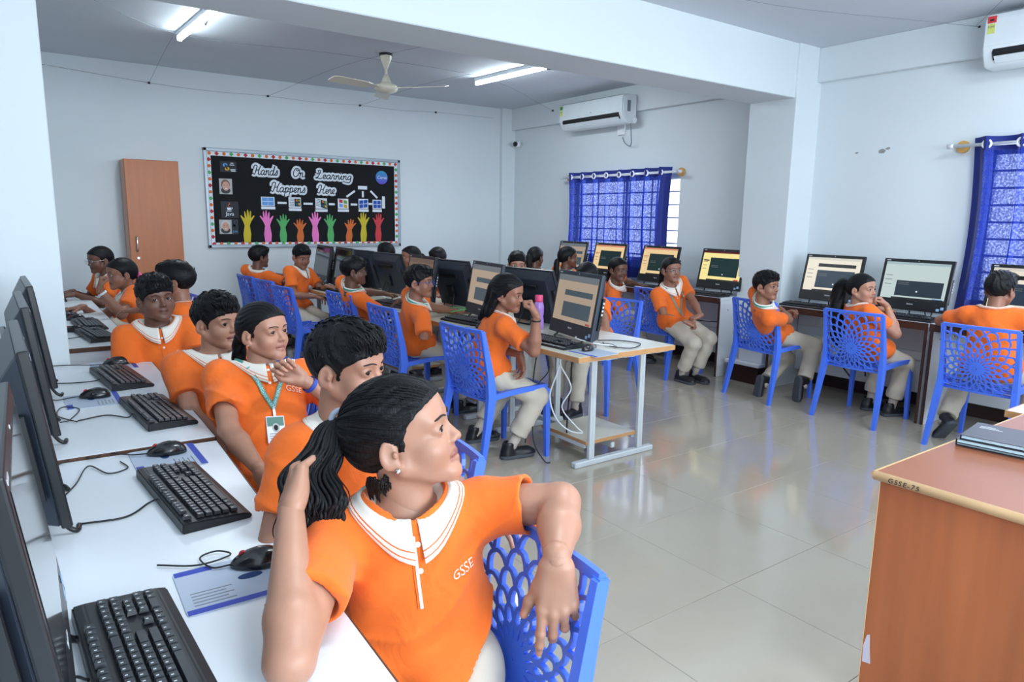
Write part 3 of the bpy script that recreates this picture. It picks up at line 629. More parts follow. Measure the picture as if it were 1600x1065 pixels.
# plinth box and low shelf between the two desks in front of the column
bm = BM(); box(bm, (5.38, 3.68, 0.16), (5.60, 4.05, 0.19), bev=0.003); box(bm, (5.45, 3.70, 0.19), (5.60, 3.95, 0.34), bev=0.004); box(bm, (5.40, 3.70, 0), (5.60, 4.03, 0.16), mi=1)
tag(obj('low_box', bm, [M_lamw, M_base]), 'low white box on a dark plinth at the foot of the column', 'box')

CZT = 0.724
def center_table(y0, y1, label):
    x0, x1 = 2.43, 3.19
    root = thing('computer_table', label, 'table', (2.81, y0, 0), 0, 'beige computer tables in the middle')
    hx = (x1-x0)/2; L = y1-y0
    bm = BM(); box(bm, (-hx+0.006, 0.006, CZT-0.022), (hx-0.006, L-0.002, CZT), bev=0.002); obj('table_top', bm, M_lamb, root)
    bm = BM(); box(bm, (-hx, 0.0, CZT-0.03), (-hx+0.006, L, CZT-0.001), bev=0.002); box(bm, (hx-0.006, 0.0, CZT-0.03), (hx, L, CZT-0.001), bev=0.002); box(bm, (-hx+0.006, 0, CZT-0.03), (hx-0.006, 0.006, CZT-0.001), bev=0.002)
    obj('edge_band', bm, M_edgew, root)
    bm = BM(); box(bm, (-hx+0.03, 0.03, CZT-0.04), (hx-0.03, L-0.01, CZT-0.022)); obj('underframe', bm, M_steel, root)
    for yy in (0.23, L-0.16):
        for xx in (-0.06, 0.345):
            bm = BM(); box(bm, (xx-0.022, yy-0.012, 0.035), (xx+0.022, yy+0.012, CZT-0.04), bev=0.003); box(bm, (xx-0.003, yy-0.0135, 0.04), (xx+0.003, yy-0.0115, CZT-0.05)); obj('leg', bm, M_steel, root)
        bm = BM(); box(bm, (-0.195, yy-0.022, 0), (0.46, yy+0.022, 0.035), bev=0.006); obj('foot_bar', bm, M_steel, root)
        bm = BM(); box(bm, (-0.10, yy-0.012, CZT-0.065), (0.44, yy+0.012, CZT-0.04), bev=0.002); obj('cross_bar', bm, M_steel, root)
    bm = BM(); box(bm, (0.13, 0.25, 0.06), (0.16, L-0.17, 0.095), bev=0.004); obj('stretcher', bm, M_steel, root)
    bm = BM(); box(bm, (-0.09, 0.24, 0.125), (0.325, 0.66, 0.143), bev=0.002); sh = obj('lower_shelf', bm, M_lamb, root)
    bm = BM(); box(bm, (-0.095, 0.236, 0.122), (-0.09, 0.664, 0.143), bev=0.001); box(bm, (-0.09, 0.234, 0.122), (0.325, 0.24, 0.143), bev=0.001); obj('shelf_edge', bm, M_edgew, sh)
    bm = BM(); box(bm, (-0.095, 0.25, 0.10), (-0.07, 0.66, 0.122)); obj('shelf_bracket', bm, M_steel, sh); bm = BM(); box(bm, (0.30, 0.25, 0.10), (0.325, 0.66, 0.122)); obj('shelf_bracket', bm, M_steel, sh)
    for k, xx in enumerate((0.03, 0.18)):
        bm = BM(); box(bm, (xx, 0.215, CZT-0.095), (xx+0.09, 0.30, CZT-0.04), bev=0.004); obj('cable_box', bm, M_socket, root)
    return root
center_table(2.755, 3.96, 'beige computer table nearest the camera with its open end showing')
center_table(3.965, 5.17, 'beige computer table second from the near end of the middle row')
center_table(5.175, 6.38, 'beige computer table third from the near end of the middle row')
center_table(6.385, 7.59, 'beige computer table at the far end of the middle row')

# ---------------------------------------------------------------- teacher's desk, right foreground
M_desk = mat('teacher_desk_laminate', (172, 98, 58), 0.42, var=0.30, scale=2.6, stretch=(5, 5, 0.30), bump=0.02)
M_desktop = mat('teacher_desk_top', (150, 88, 58), 0.36, var=0.08, scale=4)
M_nose = mat('pale_wood_nosing', (226, 186, 138), 0.4, var=0.1, scale=12)
td = thing('teacher_desk', 'brown wood laminate desk at the right front with pale rounded edge', 'desk', (1.98, 0.945, 0))
bm = BM(); box(bm, (0.0, -1.3, 0.727), (1.3, 0.0, 0.75), bev=0.002); obj('desk_top', bm, M_desktop, td)
bm = BM(); tube(bm, [(-0.0, -1.3, 0.738), (-0.0, 0.0, 0.738)], 0.0135, 12); tube(bm, [(0, 0, 0.738), (1.3, -0.0, 0.738)], 0.0125, 12); obj('nosing', bm, M_nose, td)
bm = BM(); box(bm, (0.012, -1.28, 0.0), (0.03, -0.012, 0.727), bev=0.0015); pan = obj('side_panel', bm, M_desk, td)
bm = BM(); box(bm, (0.0105, -0.0125, 0.0), (0.0305, -0.0105, 0.727), bev=0.0005); obj('edge_band', bm, M_nose, pan)
bm = BM(); box(bm, (0.03, -0.036, 0.1), (1.28, -0.02, 0.727)); obj('modesty_panel', bm, M_desk, td)
bm = BM(); box(bm, (1.262, -1.28, 0), (1.28, -0.012, 0.727)); obj('side_panel', bm, M_desk, td)
M_chipw = mat('chipped_pale_core', (214, 206, 220), 0.8)
bm = BM(); prism(bm, [(-0.04, 0.155), (-0.016, 0.15), (-0.014, 0.20), (-0.022, 0.24), (-0.030, 0.245), (-0.034, 0.20)], 0.0112, 0.0122, axes=(1, 2, 0)); obj('chipped_patch', bm, M_chipw, pan)
M_pen = mat('black_pen', (40, 34, 32), 0.7)
bm = text_bm('GSSE-75', 0.020, 0.0004, 0.15, spacing=1.25); xform(bm, Matrix.Translation((-0.0136, -0.085, 0.738)) @ Matrix.Rotation(-PI/2, 4, 'Z') @ Matrix.Rotation(PI/2, 4, 'X')); obj('hand_lettering', bm, M_pen, td)
# magazines on it
M_bkblk = mat('book_cover_black', (44, 48, 56), 0.35); M_bkblue = mat('book_pages_pale_blue', (196, 226, 236), 0.7); M_bkcyan = mat('book_cover_cyan', (120, 190, 214), 0.4)
for k, (lab, dx, m1) in enumerate((('pale booklet at the bottom of the stack on the brown desk', 0.01, M_bkblk), ('pale booklet in the middle of the stack on the brown desk', -0.012, M_bkblk), ('black covered magazine on top of the stack on the brown desk', -0.004, M_bkblk))):
    z = 0.7505+k*0.0135
    b = thing('magazine', lab, 'book', (2.435+dx, 0.925-0.008*k, z), math.radians(-82), 'magazines on the brown desk')
    bm = BM(); box(bm, (0.003, 0.003, 0.0015), (0.297, 0.207, 0.0115), bev=0.001); obj('pages', bm, M_bkblue, b)
    bm = BM(); box(bm, (0, 0, 0), (0.3, 0.21, 0.0015)); box(bm, (0, 0, 0.0115), (0.3, 0.21, 0.013)); box(bm, (0, 0, 0), (0.0, 0.21, 0.013)); obj('cover', bm, m1, b)
    if k == 2:
        bm = text_bm('CODING, TOOLS & TECHNOLOGY', 0.011, 0.0003); xform(bm, Matrix.Translation((0.15, -0.0004, 0.0065)) @ Matrix.Rotation(PI/2, 4, 'X')); obj('spine_lettering', bm, M_paper, b)
        for q in range(3):
            bm = BM(); box(bm, (0.02, 0.14+0.012*q, 0.013), (0.085-0.012*q, 0.143+0.012*q, 0.0133)); obj('title_line', bm, M_socket, b)
# small white side table behind, with papers
st = thing('side_table', 'white topped side table with brown edge at the right margin', 'table', (3.136, 1.02, 0))
bm = BM(); box(bm, (0, -0.9, 0.715), (1.1, 0.0, 0.74), bev=0.002); obj('table_top', bm, M_lamw, st)
bm = BM(); box(bm, (-0.006, -0.9, 0.712), (0.0, 0.0, 0.738)); box(bm, (-0.006, 0, 0.712), (1.1, 0.006, 0.738)); obj('edge_band', bm, M_edgew, st)
for xx in (0.03, 1.04):
    for yy in (-0.87, -0.05):
        bm = BM(); box(bm, (xx, yy, 0), (xx+0.035, yy+0.035, 0.715), bev=0.002); obj('leg', bm, M_steel, st)
bm = BM(); box(bm, (0, -0.15, 0), (0.3, 0.15, 0.001)); box(bm, (0.02, -0.13, 0.001), (0.28, 0.0, 0.0014), mi=1)
tag(obj('leaflet', bm, [M_bkcyan, P_['skyblue']], loc=(3.45, 0.80, 0.741)), 'blue printed leaflet lying on the white side table', 'paper')

# ================================================================ CHAIRS
M_blue = mat('blue_chair_plastic', (76, 120, 238), 0.33, var=0.03, scale=3, spec=0.5)
def ribbon(bm, pts, nrm, w_, th):
    """rectangular strap along pts lying in a surface with normals nrm."""
    n = len(pts); rings = []
    for i, p in enumerate(pts):
        t = (pts[min(i+1, n-1)]-pts[max(i-1, 0)])
        if t.length < 1e-7: return
        t.normalize(); nn = nrm[i]; s = t.cross(nn).normalized(); nn = s.cross(t).normalized()
        rings.append([bm.verts.new(p+s*a*w_/2+nn*b*th/2) for a, b in ((-1, -1), (1, -1), (1, 1), (-1, 1))])
    for i in range(n-1):
        for k in range(4): bm.faces.new((rings[i][k], rings[i][(k+1) % 4], rings[i+1][(k+1) % 4], rings[i+1][k]))
    bm.faces.new(rings[0][::-1]); bm.faces.new(rings[-1])
def scallop_web(bm, surf, hw, v0, v1, cu, cv, rings, nsp, w_, th, sub=6, elong=1.0):
    """fan-shaped cells in rings about (cu, cv), clipped to |u|<hw, v0<v<v1, mapped by surf(u, v)."""
    def inside(p): return -hw <= p[0] <= hw and v0 <= p[1] <= v1
    def clampseg(seg):
        runs = []; cur = []
        for a, b in zip(seg[:-1], seg[1:]):
            ia, ib = inside(a), inside(b)
            if not ia and not ib:
                if len(cur) > 1: runs.append(cur)
                cur = []; continue
            p, q = a, b
            if ia != ib:
                lo, hi = (a, b) if ia else (b, a)
                for _ in range(12):
                    m = ((lo[0]+hi[0])/2, (lo[1]+hi[1])/2)
                    if inside(m): lo = m
                    else: hi = m
                if ia: q = lo
                else: p = lo
            if not cur: cur = [p]
            cur.append(q)
            if not ib:
                if len(cur) > 1: runs.append(cur)
                cur = []
        if len(cur) > 1: runs.append(cur)
        return runs
    for k in range(len(rings)-1):
        r0, r1 = rings[k], rings[k+1]; dth = 2*PI/nsp
        for j in range(nsp):
            th0 = (j+0.5*(k % 2))*dth; seg = []
            for q in range(sub*2+1):
                s = q/(sub*2)*2-1
                ang = th0+s*dth/2
                rr = r0+(r1-r0)*(1-abs(s)**2.6)
                seg.append((cu+rr*math.sin(ang), cv+rr*math.cos(ang)*elong))
            for run in clampseg(seg):
                P = [surf(*p) for p in run]; N = []
                for p in run:
                    e = 1e-3; a = surf(p[0]+e, p[1])-surf(p[0]-e, p[1]); b = surf(p[0], p[1]+e)-surf(p[0], p[1]-e); N.append(a.cross(b).normalized())
                ribbon(bm, P, N, w_, th)
def sb(u, v):   # back surface: u across, v from 0 (bottom) to 0.42
    s = u/0.215
    return Vector((u, -0.185-0.075*(max(v, 0)/0.42)**1.2-0.030*(1-s*s)*(1-0.3*v/0.42)+(0.02*(1-v/0.1) if v < 0.1 else 0), 0.405+v))
def ss(u, v):   # seat surface: v from 0 (rear) to 0.43 (front)
    s = u/0.21
    return Vector((u, -0.20+v, 0.425+0.022*math.sin(min(1, v/0.43)*PI*0.62)-0.010*(1-s*s)*(1-v/0.43)))
RG = [0.004, 0.045, 0.076, 0.108, 0.143, 0.180, 0.219, 0.261, 0.305, 0.352, 0.402, 0.455]
CH = {}
bm = BM(); scallop_web(bm, sb, 0.208, 0.0, 0.415, 0.0, 0.150, RG, 19, 0.0092, 0.012, sub=4)
def path_rib(bm, f, us, w_, th):
    P = [f(*u) for u in us]; N = []
    for p in us:
        e = 1e-3; a = f(p[0]+e, p[1])-f(p[0]-e, p[1]); b = f(p[0], p[1]+e)-f(p[0], p[1]-e); N.append(a.cross(b).normalized())
    ribbon(bm, P, N, w_, th)
path_rib(bm, sb, [(-0.215+0.043*i, 0.415) for i in range(11)], 0.02, 0.016)
path_rib(bm, sb, [(-0.215+0.043*i, -0.004) for i in range(11)], 0.016, 0.016)
for sx in (-1, 1): path_rib(bm, sb, [(sx*0.212, 0.42*i/10-0.003) for i in range(11)], 0.024, 0.022)
CH['backrest'] = to_mesh('backrest', bm, M_blue)
bm = BM(); scallop_web(bm, ss, 0.20, 0.0, 0.42, 0.0, 0.02, [0.006, 0.05, 0.10, 0.155, 0.215, 0.28, 0.35, 0.43, 0.5], 20, 0.009, 0.009, sub=4)
path_rib(bm, ss, [(-0.21+0.042*i, 0.425) for i in range(11)], 0.03, 0.022)
for sx in (-1, 1): path_rib(bm, ss, [(sx*0.208, 0.43*i/10) for i in range(11)], 0.026, 0.030)
CH['seat'] = to_mesh('seat', bm, M_blue)
def leg_bm(pts, wds, dps):
    bm = BM(); rings = []
    for p, a, b in zip(pts, wds, dps): rings.append([bm.verts.new((p[0]+sx*a/2, p[1]+sy*b/2, p[2])) for sx, sy in ((-1, -1), (1, -1), (1, 1), (-1, 1))])
    for i in range(len(rings)-1):
        for k in range(4): bm.faces.new((rings[i][k], rings[i][(k+1) % 4], rings[i+1][(k+1) % 4], rings[i+1][k]))
    bm.faces.new(rings[0][::-1]); bm.faces.new(rings[-1]); bmesh.ops.recalc_face_normals(bm, faces=bm.faces[:]); return bm
legs = []
for sx in (-1, 1):
    legs.append(to_mesh('leg', leg_bm([(sx*0.222, 0.235, 0), (sx*0.214, 0.232, 0.34), (sx*0.208, 0.222, 0.425), (sx*0.203, 0.205, 0.448)], [0.024, 0.032, 0.034, 0.03], [0.026, 0.038, 0.05, 0.03]), M_blue))
    legs.append(to_mesh('leg', leg_bm([(sx*0.238, -0.275, 0), (sx*0.224, -0.215, 0.30), (sx*0.215, -0.19, 0.44), (sx*0.214, -0.20, 0.56), (sx*0.213, -0.255, 0.822)], [0.026, 0.032, 0.032, 0.026, 0.018], [0.028, 0.044, 0.056, 0.045, 0.028]), M_blue))
def chair(x, y, facing_deg, label):
    """facing_deg: heading of the chair's front in the floor plane, 0 = +X."""
    r = thing('web_chair', label, 'chair', (x, y, 0), math.radians(facing_deg-90), 'blue web-back plastic chairs')
    link_mesh('backrest', CH['backrest'], r); link_mesh('seat', CH['seat'], r)
    for l in legs: link_mesh('leg', l, r)
    return r
chair(5.165, 1.80, 0, 'blue web-back chair at the right wall, closest to the brown desk')
chair(5.19, 2.63, 0, 'blue web-back chair under the long-ponytailed girl at the right wall')
chair(5.18, 3.43, -6, 'blue web-back chair of the boy in front of the column')
chair(5.13, 4.53, 0, 'blue web-back chair beside the girl with clasped hands')
chair(5.10, 5.30, -4, 'blue web-back chair of the leaning girl before the far curtain')
chair(3.72, 3.98, 196, 'blue web-back chair on the right side of the near middle table')
chair(2.38, 3.46, 2, 'blue web-back chair of the long-haired girl at the near middle table')
chair(2.39, 4.55, 0, 'blue web-back chair of the boy in blue glasses')
chair(2.46, 5.52, 5, 'blue web-back chair of the boy with a lanyard at the middle row')
chair(2.23, 6.28, 4, 'empty blue web-back chair with its seat showing at the middle row')
chair(2.28, 6.95, 4, 'blue web-back chair of the boy looking down near the notice board')
chair(2.26, 7.55, 4, 'blue web-back chair furthest back, by the notice board wall')
chair(0.545, 1.045, 182, 'blue web-back chair under the nearest girl, her arm over its back')
chair(0.72, 1.70, 178, 'blue web-back chair of the boy half hidden behind the nearest girl')
chair(0.71, 2.33, 186, 'blue web-back chair of the girl wearing a blue wristband')
chair(0.71, 2.87, 180, 'blue web-back chair of the wide-eyed boy on the left')
chair(0.70, 3.84, 180, 'blue web-back chair of the stocky boy on the left')
chair(0.72, 4.52, 180, 'blue web-back chair of the boy turned away on the left')
chair(3.62, 5.00, 184, 'blue web-back chair behind the second middle table, mostly hidden')
chair(3.60, 7.02, 184, 'blue web-back chair under the pupil nearest the notice board corner')
chair(3.66, 6.47, 184, 'blue web-back chair under the girl with the sparkling hair clip')
chair(3.66, 5.83, 184, 'blue web-back chair under the boy with bowed head')
chair(5.00, 6.22, 0, 'blue web-back chair under the girl facing away at the far corner')
chair(5.06, 5.76, 0, 'blue web-back chair under the girl with the white hair tie')
chair(0.90, 5.78, 180, 'blue web-back chair under the girl with the pink ribbon')
chair(0.88, 7.04, 180, 'blue web-back chair under the girl with round glasses')
# ================================================================ COMPUTERS
M_aio = mat('aio_black_blue', (30, 36, 48), 0.28, var=0.05, coat=0.25)
M_aiob = mat('aio_back_grey', (44, 50, 62), 0.42, var=0.05)
M_bez = mat('bezel_black', (20, 23, 28), 0.35)
M_bezA = mat('bezel_slate', (40, 52, 64), 0.35)
M_logo = mat('logo_silver', (200, 206, 214), 0.4, metal=0.3)
M_stk = mat('sticker_white_blue', (150, 190, 230), 0.4)
def scr(name, rgb, s=1.0): return mat('screen_'+name, (8, 8, 9), 0.25, var=0, emit=rgb, estr=s, spec=0.35)
SCR = dict(
 A=[scr('tan', (208, 186, 164), 0.62), scr('tan_bar', (134, 144, 152), 0.55), scr('slate', (92, 112, 124), 0.5), scr('red_key', (200, 84, 90), 0.6)],
 B=[scr('tan_dim', (150, 124, 104), 0.55), scr('dim_bar', (132, 110, 96), 0.5), scr('slate_dark', (56, 62, 70), 0.5), scr('red_dim', (120, 60, 64), 0.5)],
 Y=[scr('yellow', (252, 236, 158), 0.95), scr('maroon_bar', (104, 24, 34), 0.7), scr('green_terminal', (26, 54, 56), 0.8), scr('red_key2', (206, 84, 76), 0.9)],
 P=[scr('peach', (246, 214, 160), 0.9), scr('salmon_bar', (232, 150, 120), 0.8), scr('green_terminal2', (28, 50, 52), 0.8), scr('peach_key', (226, 120, 90), 0.9)],
 W=[scr('cream', (240, 232, 214), 0.95), scr('cream_bar', (222, 218, 206), 0.9), scr('navy_terminal', (44, 62, 82), 0.8), scr('black_field', (30, 26, 28), 0.8)],
 T=[scr('pale_teal', (196, 214, 212), 0.95), scr('teal_bar', (170, 194, 200), 0.9), scr('navy_terminal2', (48, 62, 76), 0.8), scr('blue_key', (74, 128, 180), 0.9)],
 O=[mat('screen_off_glass', (14, 16, 20), 0.08, var=0, coat=0.5), scr('off2', (16, 18, 24), 0.3), scr('off3', (16, 18, 24), 0.3), scr('off4', (16, 18, 24), 0.3)],
)
SH_TEXT = scr('screen_text_grey', (130, 140, 140), 0.6)
SH_DOT = scr('screen_white', (240, 244, 250), 0.9)
TILT = math.radians(10)
def aio(x, y, z, heading, style, label, group, lettering=True, tilt=TILT, bez=None, lift=0.055):
    """all-in-one computer; base point on the desk below the screen's bottom edge; screen faces `heading`."""
    r = thing('desktop_computer', label, 'computer', (x, y, z), math.radians(heading-90), group)
    T = Matrix.Translation((0, 0, lift)) @ Matrix.Rotation(tilt, 4, 'X')   # +y is the viewer's side; top leans to -y
    W2, Hh = 0.258, 0.392
    def P(bm): return xform(bm, T)
    bm = BM(); box(bm, (-W2, -0.022, 0), (W2, 0.0, Hh), bev=0.004, seg=2); fr = obj('bezel', P(bm), bez or M_bez, r)
    bm = BM(); box(bm, (-W2+0.024, 0.0, 0.082), (W2-0.024, 0.0012, Hh-0.026)); 
    mats = SCR[style]; sc_ = obj('screen', P(bm), mats[0], r)
    sx0, sx1, sz0, sz1 = -W2+0.024, W2-0.024, 0.082, Hh-0.026; sw, sh = sx1-sx0, sz1-sz0
    def ui(u0, v0, u1, v1, m, lay=1):   # u from the viewer's left (viewer looks along -y, so left is +x)
        bm = BM(); box(bm, (sx1-u1*sw, 0.0012, sz0+v0*sh), (sx1-u0*sw, 0.0012+0.0004*lay, sz0+v1*sh)); return bm, m
    U = []
    if style in 'AB': U = [(0, .87, 1, 1, 1), (.22, .56, .92, .68, 2), (.22, .1, .92, .42, 2), (.86, .01, .96, .05, 3)]
    elif style in 'YP': U = [(0, .94, 1, 1, 1), (.2, .14, .92, .78, 2), (.86, .02, .97, .08, 3), (.03, .66, .17, .70, 1 if style == 'P' else 2)]
    elif style == 'W': U = [(0, .93, 1, 1, 1), (.22, .10, .92, .62, 2), (.22, .72, .92, .82, 3)]
    elif style == 'T': U = [(0, .93, 1, 1, 1), (.22, .08, .95, .50, 2), (.82, .01, .97, .06, 3)]
    for u0, v0, u1, v1, k in U:
        bm, m = ui(u0, v0, u1, v1, mats[k]); obj('window_block', P(bm), m, sc_)
    if style in 'YPWT':
        for q in range(3):
            bm, m = ui(.03, .62-.12*q, .14, .635-.12*q, SH_TEXT); obj('text_line', P(bm), m, sc_)
        for q in range(2):
            bm, m = ui(.25, .44-.05*q if style == 'T' else .5-.05*q, .42, .455-.05*q if style == 'T' else .515-.05*q, SH_TEXT, 2); obj('text_line', P(bm), m, sc_)
        bm, m = ui(.55, .2, .575, .24, SH_DOT, 2); obj('cursor', P(bm), m, sc_)
        bm = BM(); box(bm, (sx0, 0.0012, sz0-0.0), (sx1-0.18*sw, 0.0018, sz0+0.011)); obj('taskbar', P(bm), M_bez, sc_)
        if style in 'YP':
            pass
    if lettering:
        bm = text_bm('lenovo', 0.017, 0.0004, offset=0.0006); xform(bm, Matrix.Translation((0, 0.0006, 0.048)) @ Matrix.Rotation(PI, 4, 'Z') @ Matrix.Rotation(PI/2, 4, 'X')); obj('maker_lettering', P(bm), M_logo, r)
    for q in (0, 1):
        bm = BM(); box(bm, (-W2+0.014+0.03*q, 0.0, 0.012+0.012*(1-q)), (-W2+0.036+0.03*q, 0.0008, 0.03+0.014*(1-q))); obj('sticker', P(bm), M_stk, r)
    bm = BM(); box(bm, (W2-0.05, 0.0, Hh-0.018), (W2-0.02, 0.0008, Hh-0.011)); obj('corner_label', P(bm), M_logo, r)
    bm = BM(); tube(bm, [(0, -0.001, Hh-0.013), (0, 0.001, Hh-0.013)], 0.0035, 8); obj('webcam', P(bm), M_logo, r)
    bm = BM(); tube(bm, [(-W2+0.07, -0.001, 0.055), (-W2+0.07, 0.0015, 0.055)], 0.007, 10); obj('power_button', P(bm), M_aiob, r)
    # tapered rear housing
    bm = BM(); a = [(-W2+0.004, 0.0), (W2-0.004, 0.0)]
    v = [bm.verts.new(p) for p in ((-W2+.004, -.022, .004), (W2-.004, -.022, .004), (W2-.004, -.022, Hh-.004), (-W2+.004, -.022, Hh-.004), (-W2+.05, -.085, .02), (W2-.05, -.085, .02), (W2-.05, -.062, Hh-.06), (-W2+.05, -.062, Hh-.06))]
    for q in ((0, 1, 2, 3), (7, 6, 5, 4), (0, 4, 5, 1), (1, 5, 6, 2), (2, 6, 7, 3), (3, 7, 4, 0)): bm.faces.new([v[i] for i in q])
    bmesh.ops.recalc_face_normals(bm, faces=bm.faces[:]); bmesh.ops.bevel(bm, geom=bm.edges[:], offset=0.004, segments=1, affect='EDGES')
    hs = obj('rear_housing', P(bm), M_aiob, r)
    bm = BM(); box(bm, (-0.12, -0.083, 0.27), (0.12, -0.068, 0.30), bev=0.003); obj('vent', P(bm), M_bez, hs)
    bm = BM(); box(bm, (-0.045, -0.098, 0.09), (0.045, -0.075, 0.2), bev=0.008); obj('hinge_block', P(bm), M_bez, r)
    # port strip down the left flank (viewer's right is -x)
    bm = BM(); box(bm, (-W2+0.0015, -0.052, 0.07), (-W2+0.028, -0.034, 0.26), bev=0.002); ps = obj('port_strip', P(bm), M_bez, r)
    bm = BM(); box(bm, (W2-0.028, -0.052, 0.07), (W2-0.0015, -0.034, 0.26), bev=0.002); ps2 = obj('port_strip', P(bm), M_bez, r)
    for q in range(4):
        bm = BM(); box(bm, (-W2-0.001, -0.048, 0.16+0.022*q), (-W2+0.004, -0.039, 0.172+0.022*q)); obj('port', P(bm), M_logo, ps)
    # wire easel stand
    bm = BM(); w_ = 0.06
    top = T @ Vector((0, -0.085, 0.15))
    tube(bm, spline([(w_*0.7, top.y, top.z), (w_, top.y-0.035, 0.012), (w_, top.y-0.048, 0.006), (w_*0.6, top.y-0.052, 0.006), (-w_*0.6, top.y-0.052, 0.006), (-w_, top.y-0.048, 0.006), (-w_, top.y-0.035, 0.012), (-w_*0.7, top.y, top.z)], 4), 0.005, 6)
    obj('stand_wire', bm, M_logo if False else M_bez, r)
    for sx in (-1, 1):
        bm = BM(); tube(bm, spline([(sx*0.16, -0.03, lift+0.01), (sx*0.16, -0.005, 0.018), (sx*0.16, 0.012, 0.006), (sx*0.13, 0.018, 0.006)], 4), 0.006, 6); obj('front_foot', bm, M_bez, r)
    return r
GA = 'computers on the left side of the middle tables'; GB = 'computers on the right side of the middle tables'; GR = 'computers along the right wall'; GL_ = 'computers along the left wall'
aio(2.745, 3.215, CZT, 169, 'A', 'black all-in-one computer on the near table end, tan page on its screen', GA, bez=M_bezA, lift=0.028)
aio(2.745, 4.22, CZT, 171, 'A', 'black all-in-one computer with dim tan screen beside the long-haired girl', GA, bez=M_bezA, lift=0.028)
aio(2.735, 5.17, CZT, 176, 'B', 'black all-in-one computer with brownish screen behind the boy in blue glasses', GA, lift=0.028)
aio(2.70, 6.74, CZT, 176, 'O', 'switched off black all-in-one computer beside the boy looking down', GA, lift=0.028)
aio(2.70, 7.28, CZT, 176, 'O', 'switched off black all-in-one computer nearest the notice board', GA, lift=0.028)
aio(3.08, 3.90, CZT, 4, 'A', 'all-in-one computer seen from behind next to the pink bottle', GB, lift=0.022, tilt=math.radians(20))
aio(3.08, 4.95, CZT, 4, 'A', 'all-in-one computer seen from behind facing the boy in blue glasses', GB, lift=0.022, tilt=math.radians(20))
aio(3.08, 6.12, CZT, 4, 'A', 'all-in-one computer seen from behind, third in its row', GB, lift=0.022, tilt=math.radians(20))
aio(3.08, 6.72, CZT, 4, 'A', 'all-in-one computer seen from behind, the furthest of its row', GB, lift=0.022, tilt=math.radians(20))
for (yy, st, lab) in ((6.57, 'A', 'black all-in-one computer at the far corner end of the right wall desk'), (5.92, 'P', 'black all-in-one computer before the far curtain, peach screen, second from corner'),
                      (5.15, 'P', 'black all-in-one computer left of the girl with clasped hands, peach screen'), (4.34, 'Y', 'black all-in-one computer with bright yellow screen by the column'),
                      (3.215, 'W', 'black all-in-one computer with cream screen right of the column'), (2.545, 'T', 'black all-in-one computer with pale teal screen left of the near curtain'), (1.80, 'W', 'black all-in-one computer by the boy with his back turned')):
    aio(5.57, yy, RZ, 180, st, lab, GR, tilt=math.radians(13))
for (xx, yy, lab, st) in ((0.03, 1.14, 'dark all-in-one computer nearest the camera at the left edge', 'O'), (0.064, 1.95, 'dark all-in-one computer second from the camera along the left wall', 'O'), (0.085, 2.66, 'dark all-in-one computer third from the camera along the left wall', 'O'), (0.115, 3.34, 'dark all-in-one computer furthest along, just before the white pillar', 'O')):
    aio(xx, yy, DZ if yy < 2.3 else DZB, -1 if yy < 1.5 else 1, st, lab, GL_, tilt=math.radians(7))

# ---------------------------------------------------------------- keyboards
M_kb = mat('keyboard_black', (28, 31, 36), 0.42); M_key = mat('keycap_black', (42, 46, 53), 0.38); M_leg = mat('key_legend_white', (206, 212, 218), 0.6)
def key_layout():
    K = []   # x (left to right), row y, width
    u = 0.0188; x0 = -0.213
    def row(y, ws, xs=x0):
        x = xs
        for w_ in ws:
            if w_ > 0: K.append((x+w_*u/2, y, w_*u-0.0026))
            x += abs(w_)*u
    row(0.062, [1, -1, 1, 1, 1, 1, -.5, 1, 1, 1, 1, -.5, 1, 1, 1, 1, -.25, 1, 1, 1])
    row(0.034, [1]*13+[2, -.25, 1, 1, 1, -.25, 1, 1, 1, 1]); row(0.015, [1.5]+[1]*12+[1.5, -.25, 1, 1, 1, -.25, 1, 1, 1, 1])
    row(-0.004, [1.75]+[1]*11+[2.25, -3.5, 1, 1, 1]); row(-0.023, [2.25]+[1]*10+[2.75, -1.25, 1, -1.25, 1, 1, 1, 1]); row(-0.042, [1.25, 1.25, 1.25, 6.25, 1.25, 1.25, 1.25, 1.25, -.25, 1, 1, 1, -.25, 2, 1, 1])
    return K
KEYS = key_layout(); key_me = {}
def key_mesh(w_):
    k = round(w_, 4)
    if k not in key_me:
        bm = BM(); vs = box(bm, (-w_/2, -0.0081, 0), (w_/2, 0.0081, 0.0075))
        for v in vs:
            if v.co.z > 0.004: v.co.x *= 1-0.0022/w_*2*0.8; v.co.y *= 0.8
        if w_ < 0.03:
            f = bm.faces.new([bm.verts.new(p) for p in ((-0.004, 0.000, 0.0077), (-0.001, 0.000, 0.0077), (-0.001, 0.0042, 0.0077), (-0.004, 0.0042, 0.0077))]); f.material_index = 1
        key_me[k] = to_mesh('key', bm, [M_key, M_leg])
    return key_me[k]
kb_body = None; kb_keys = None
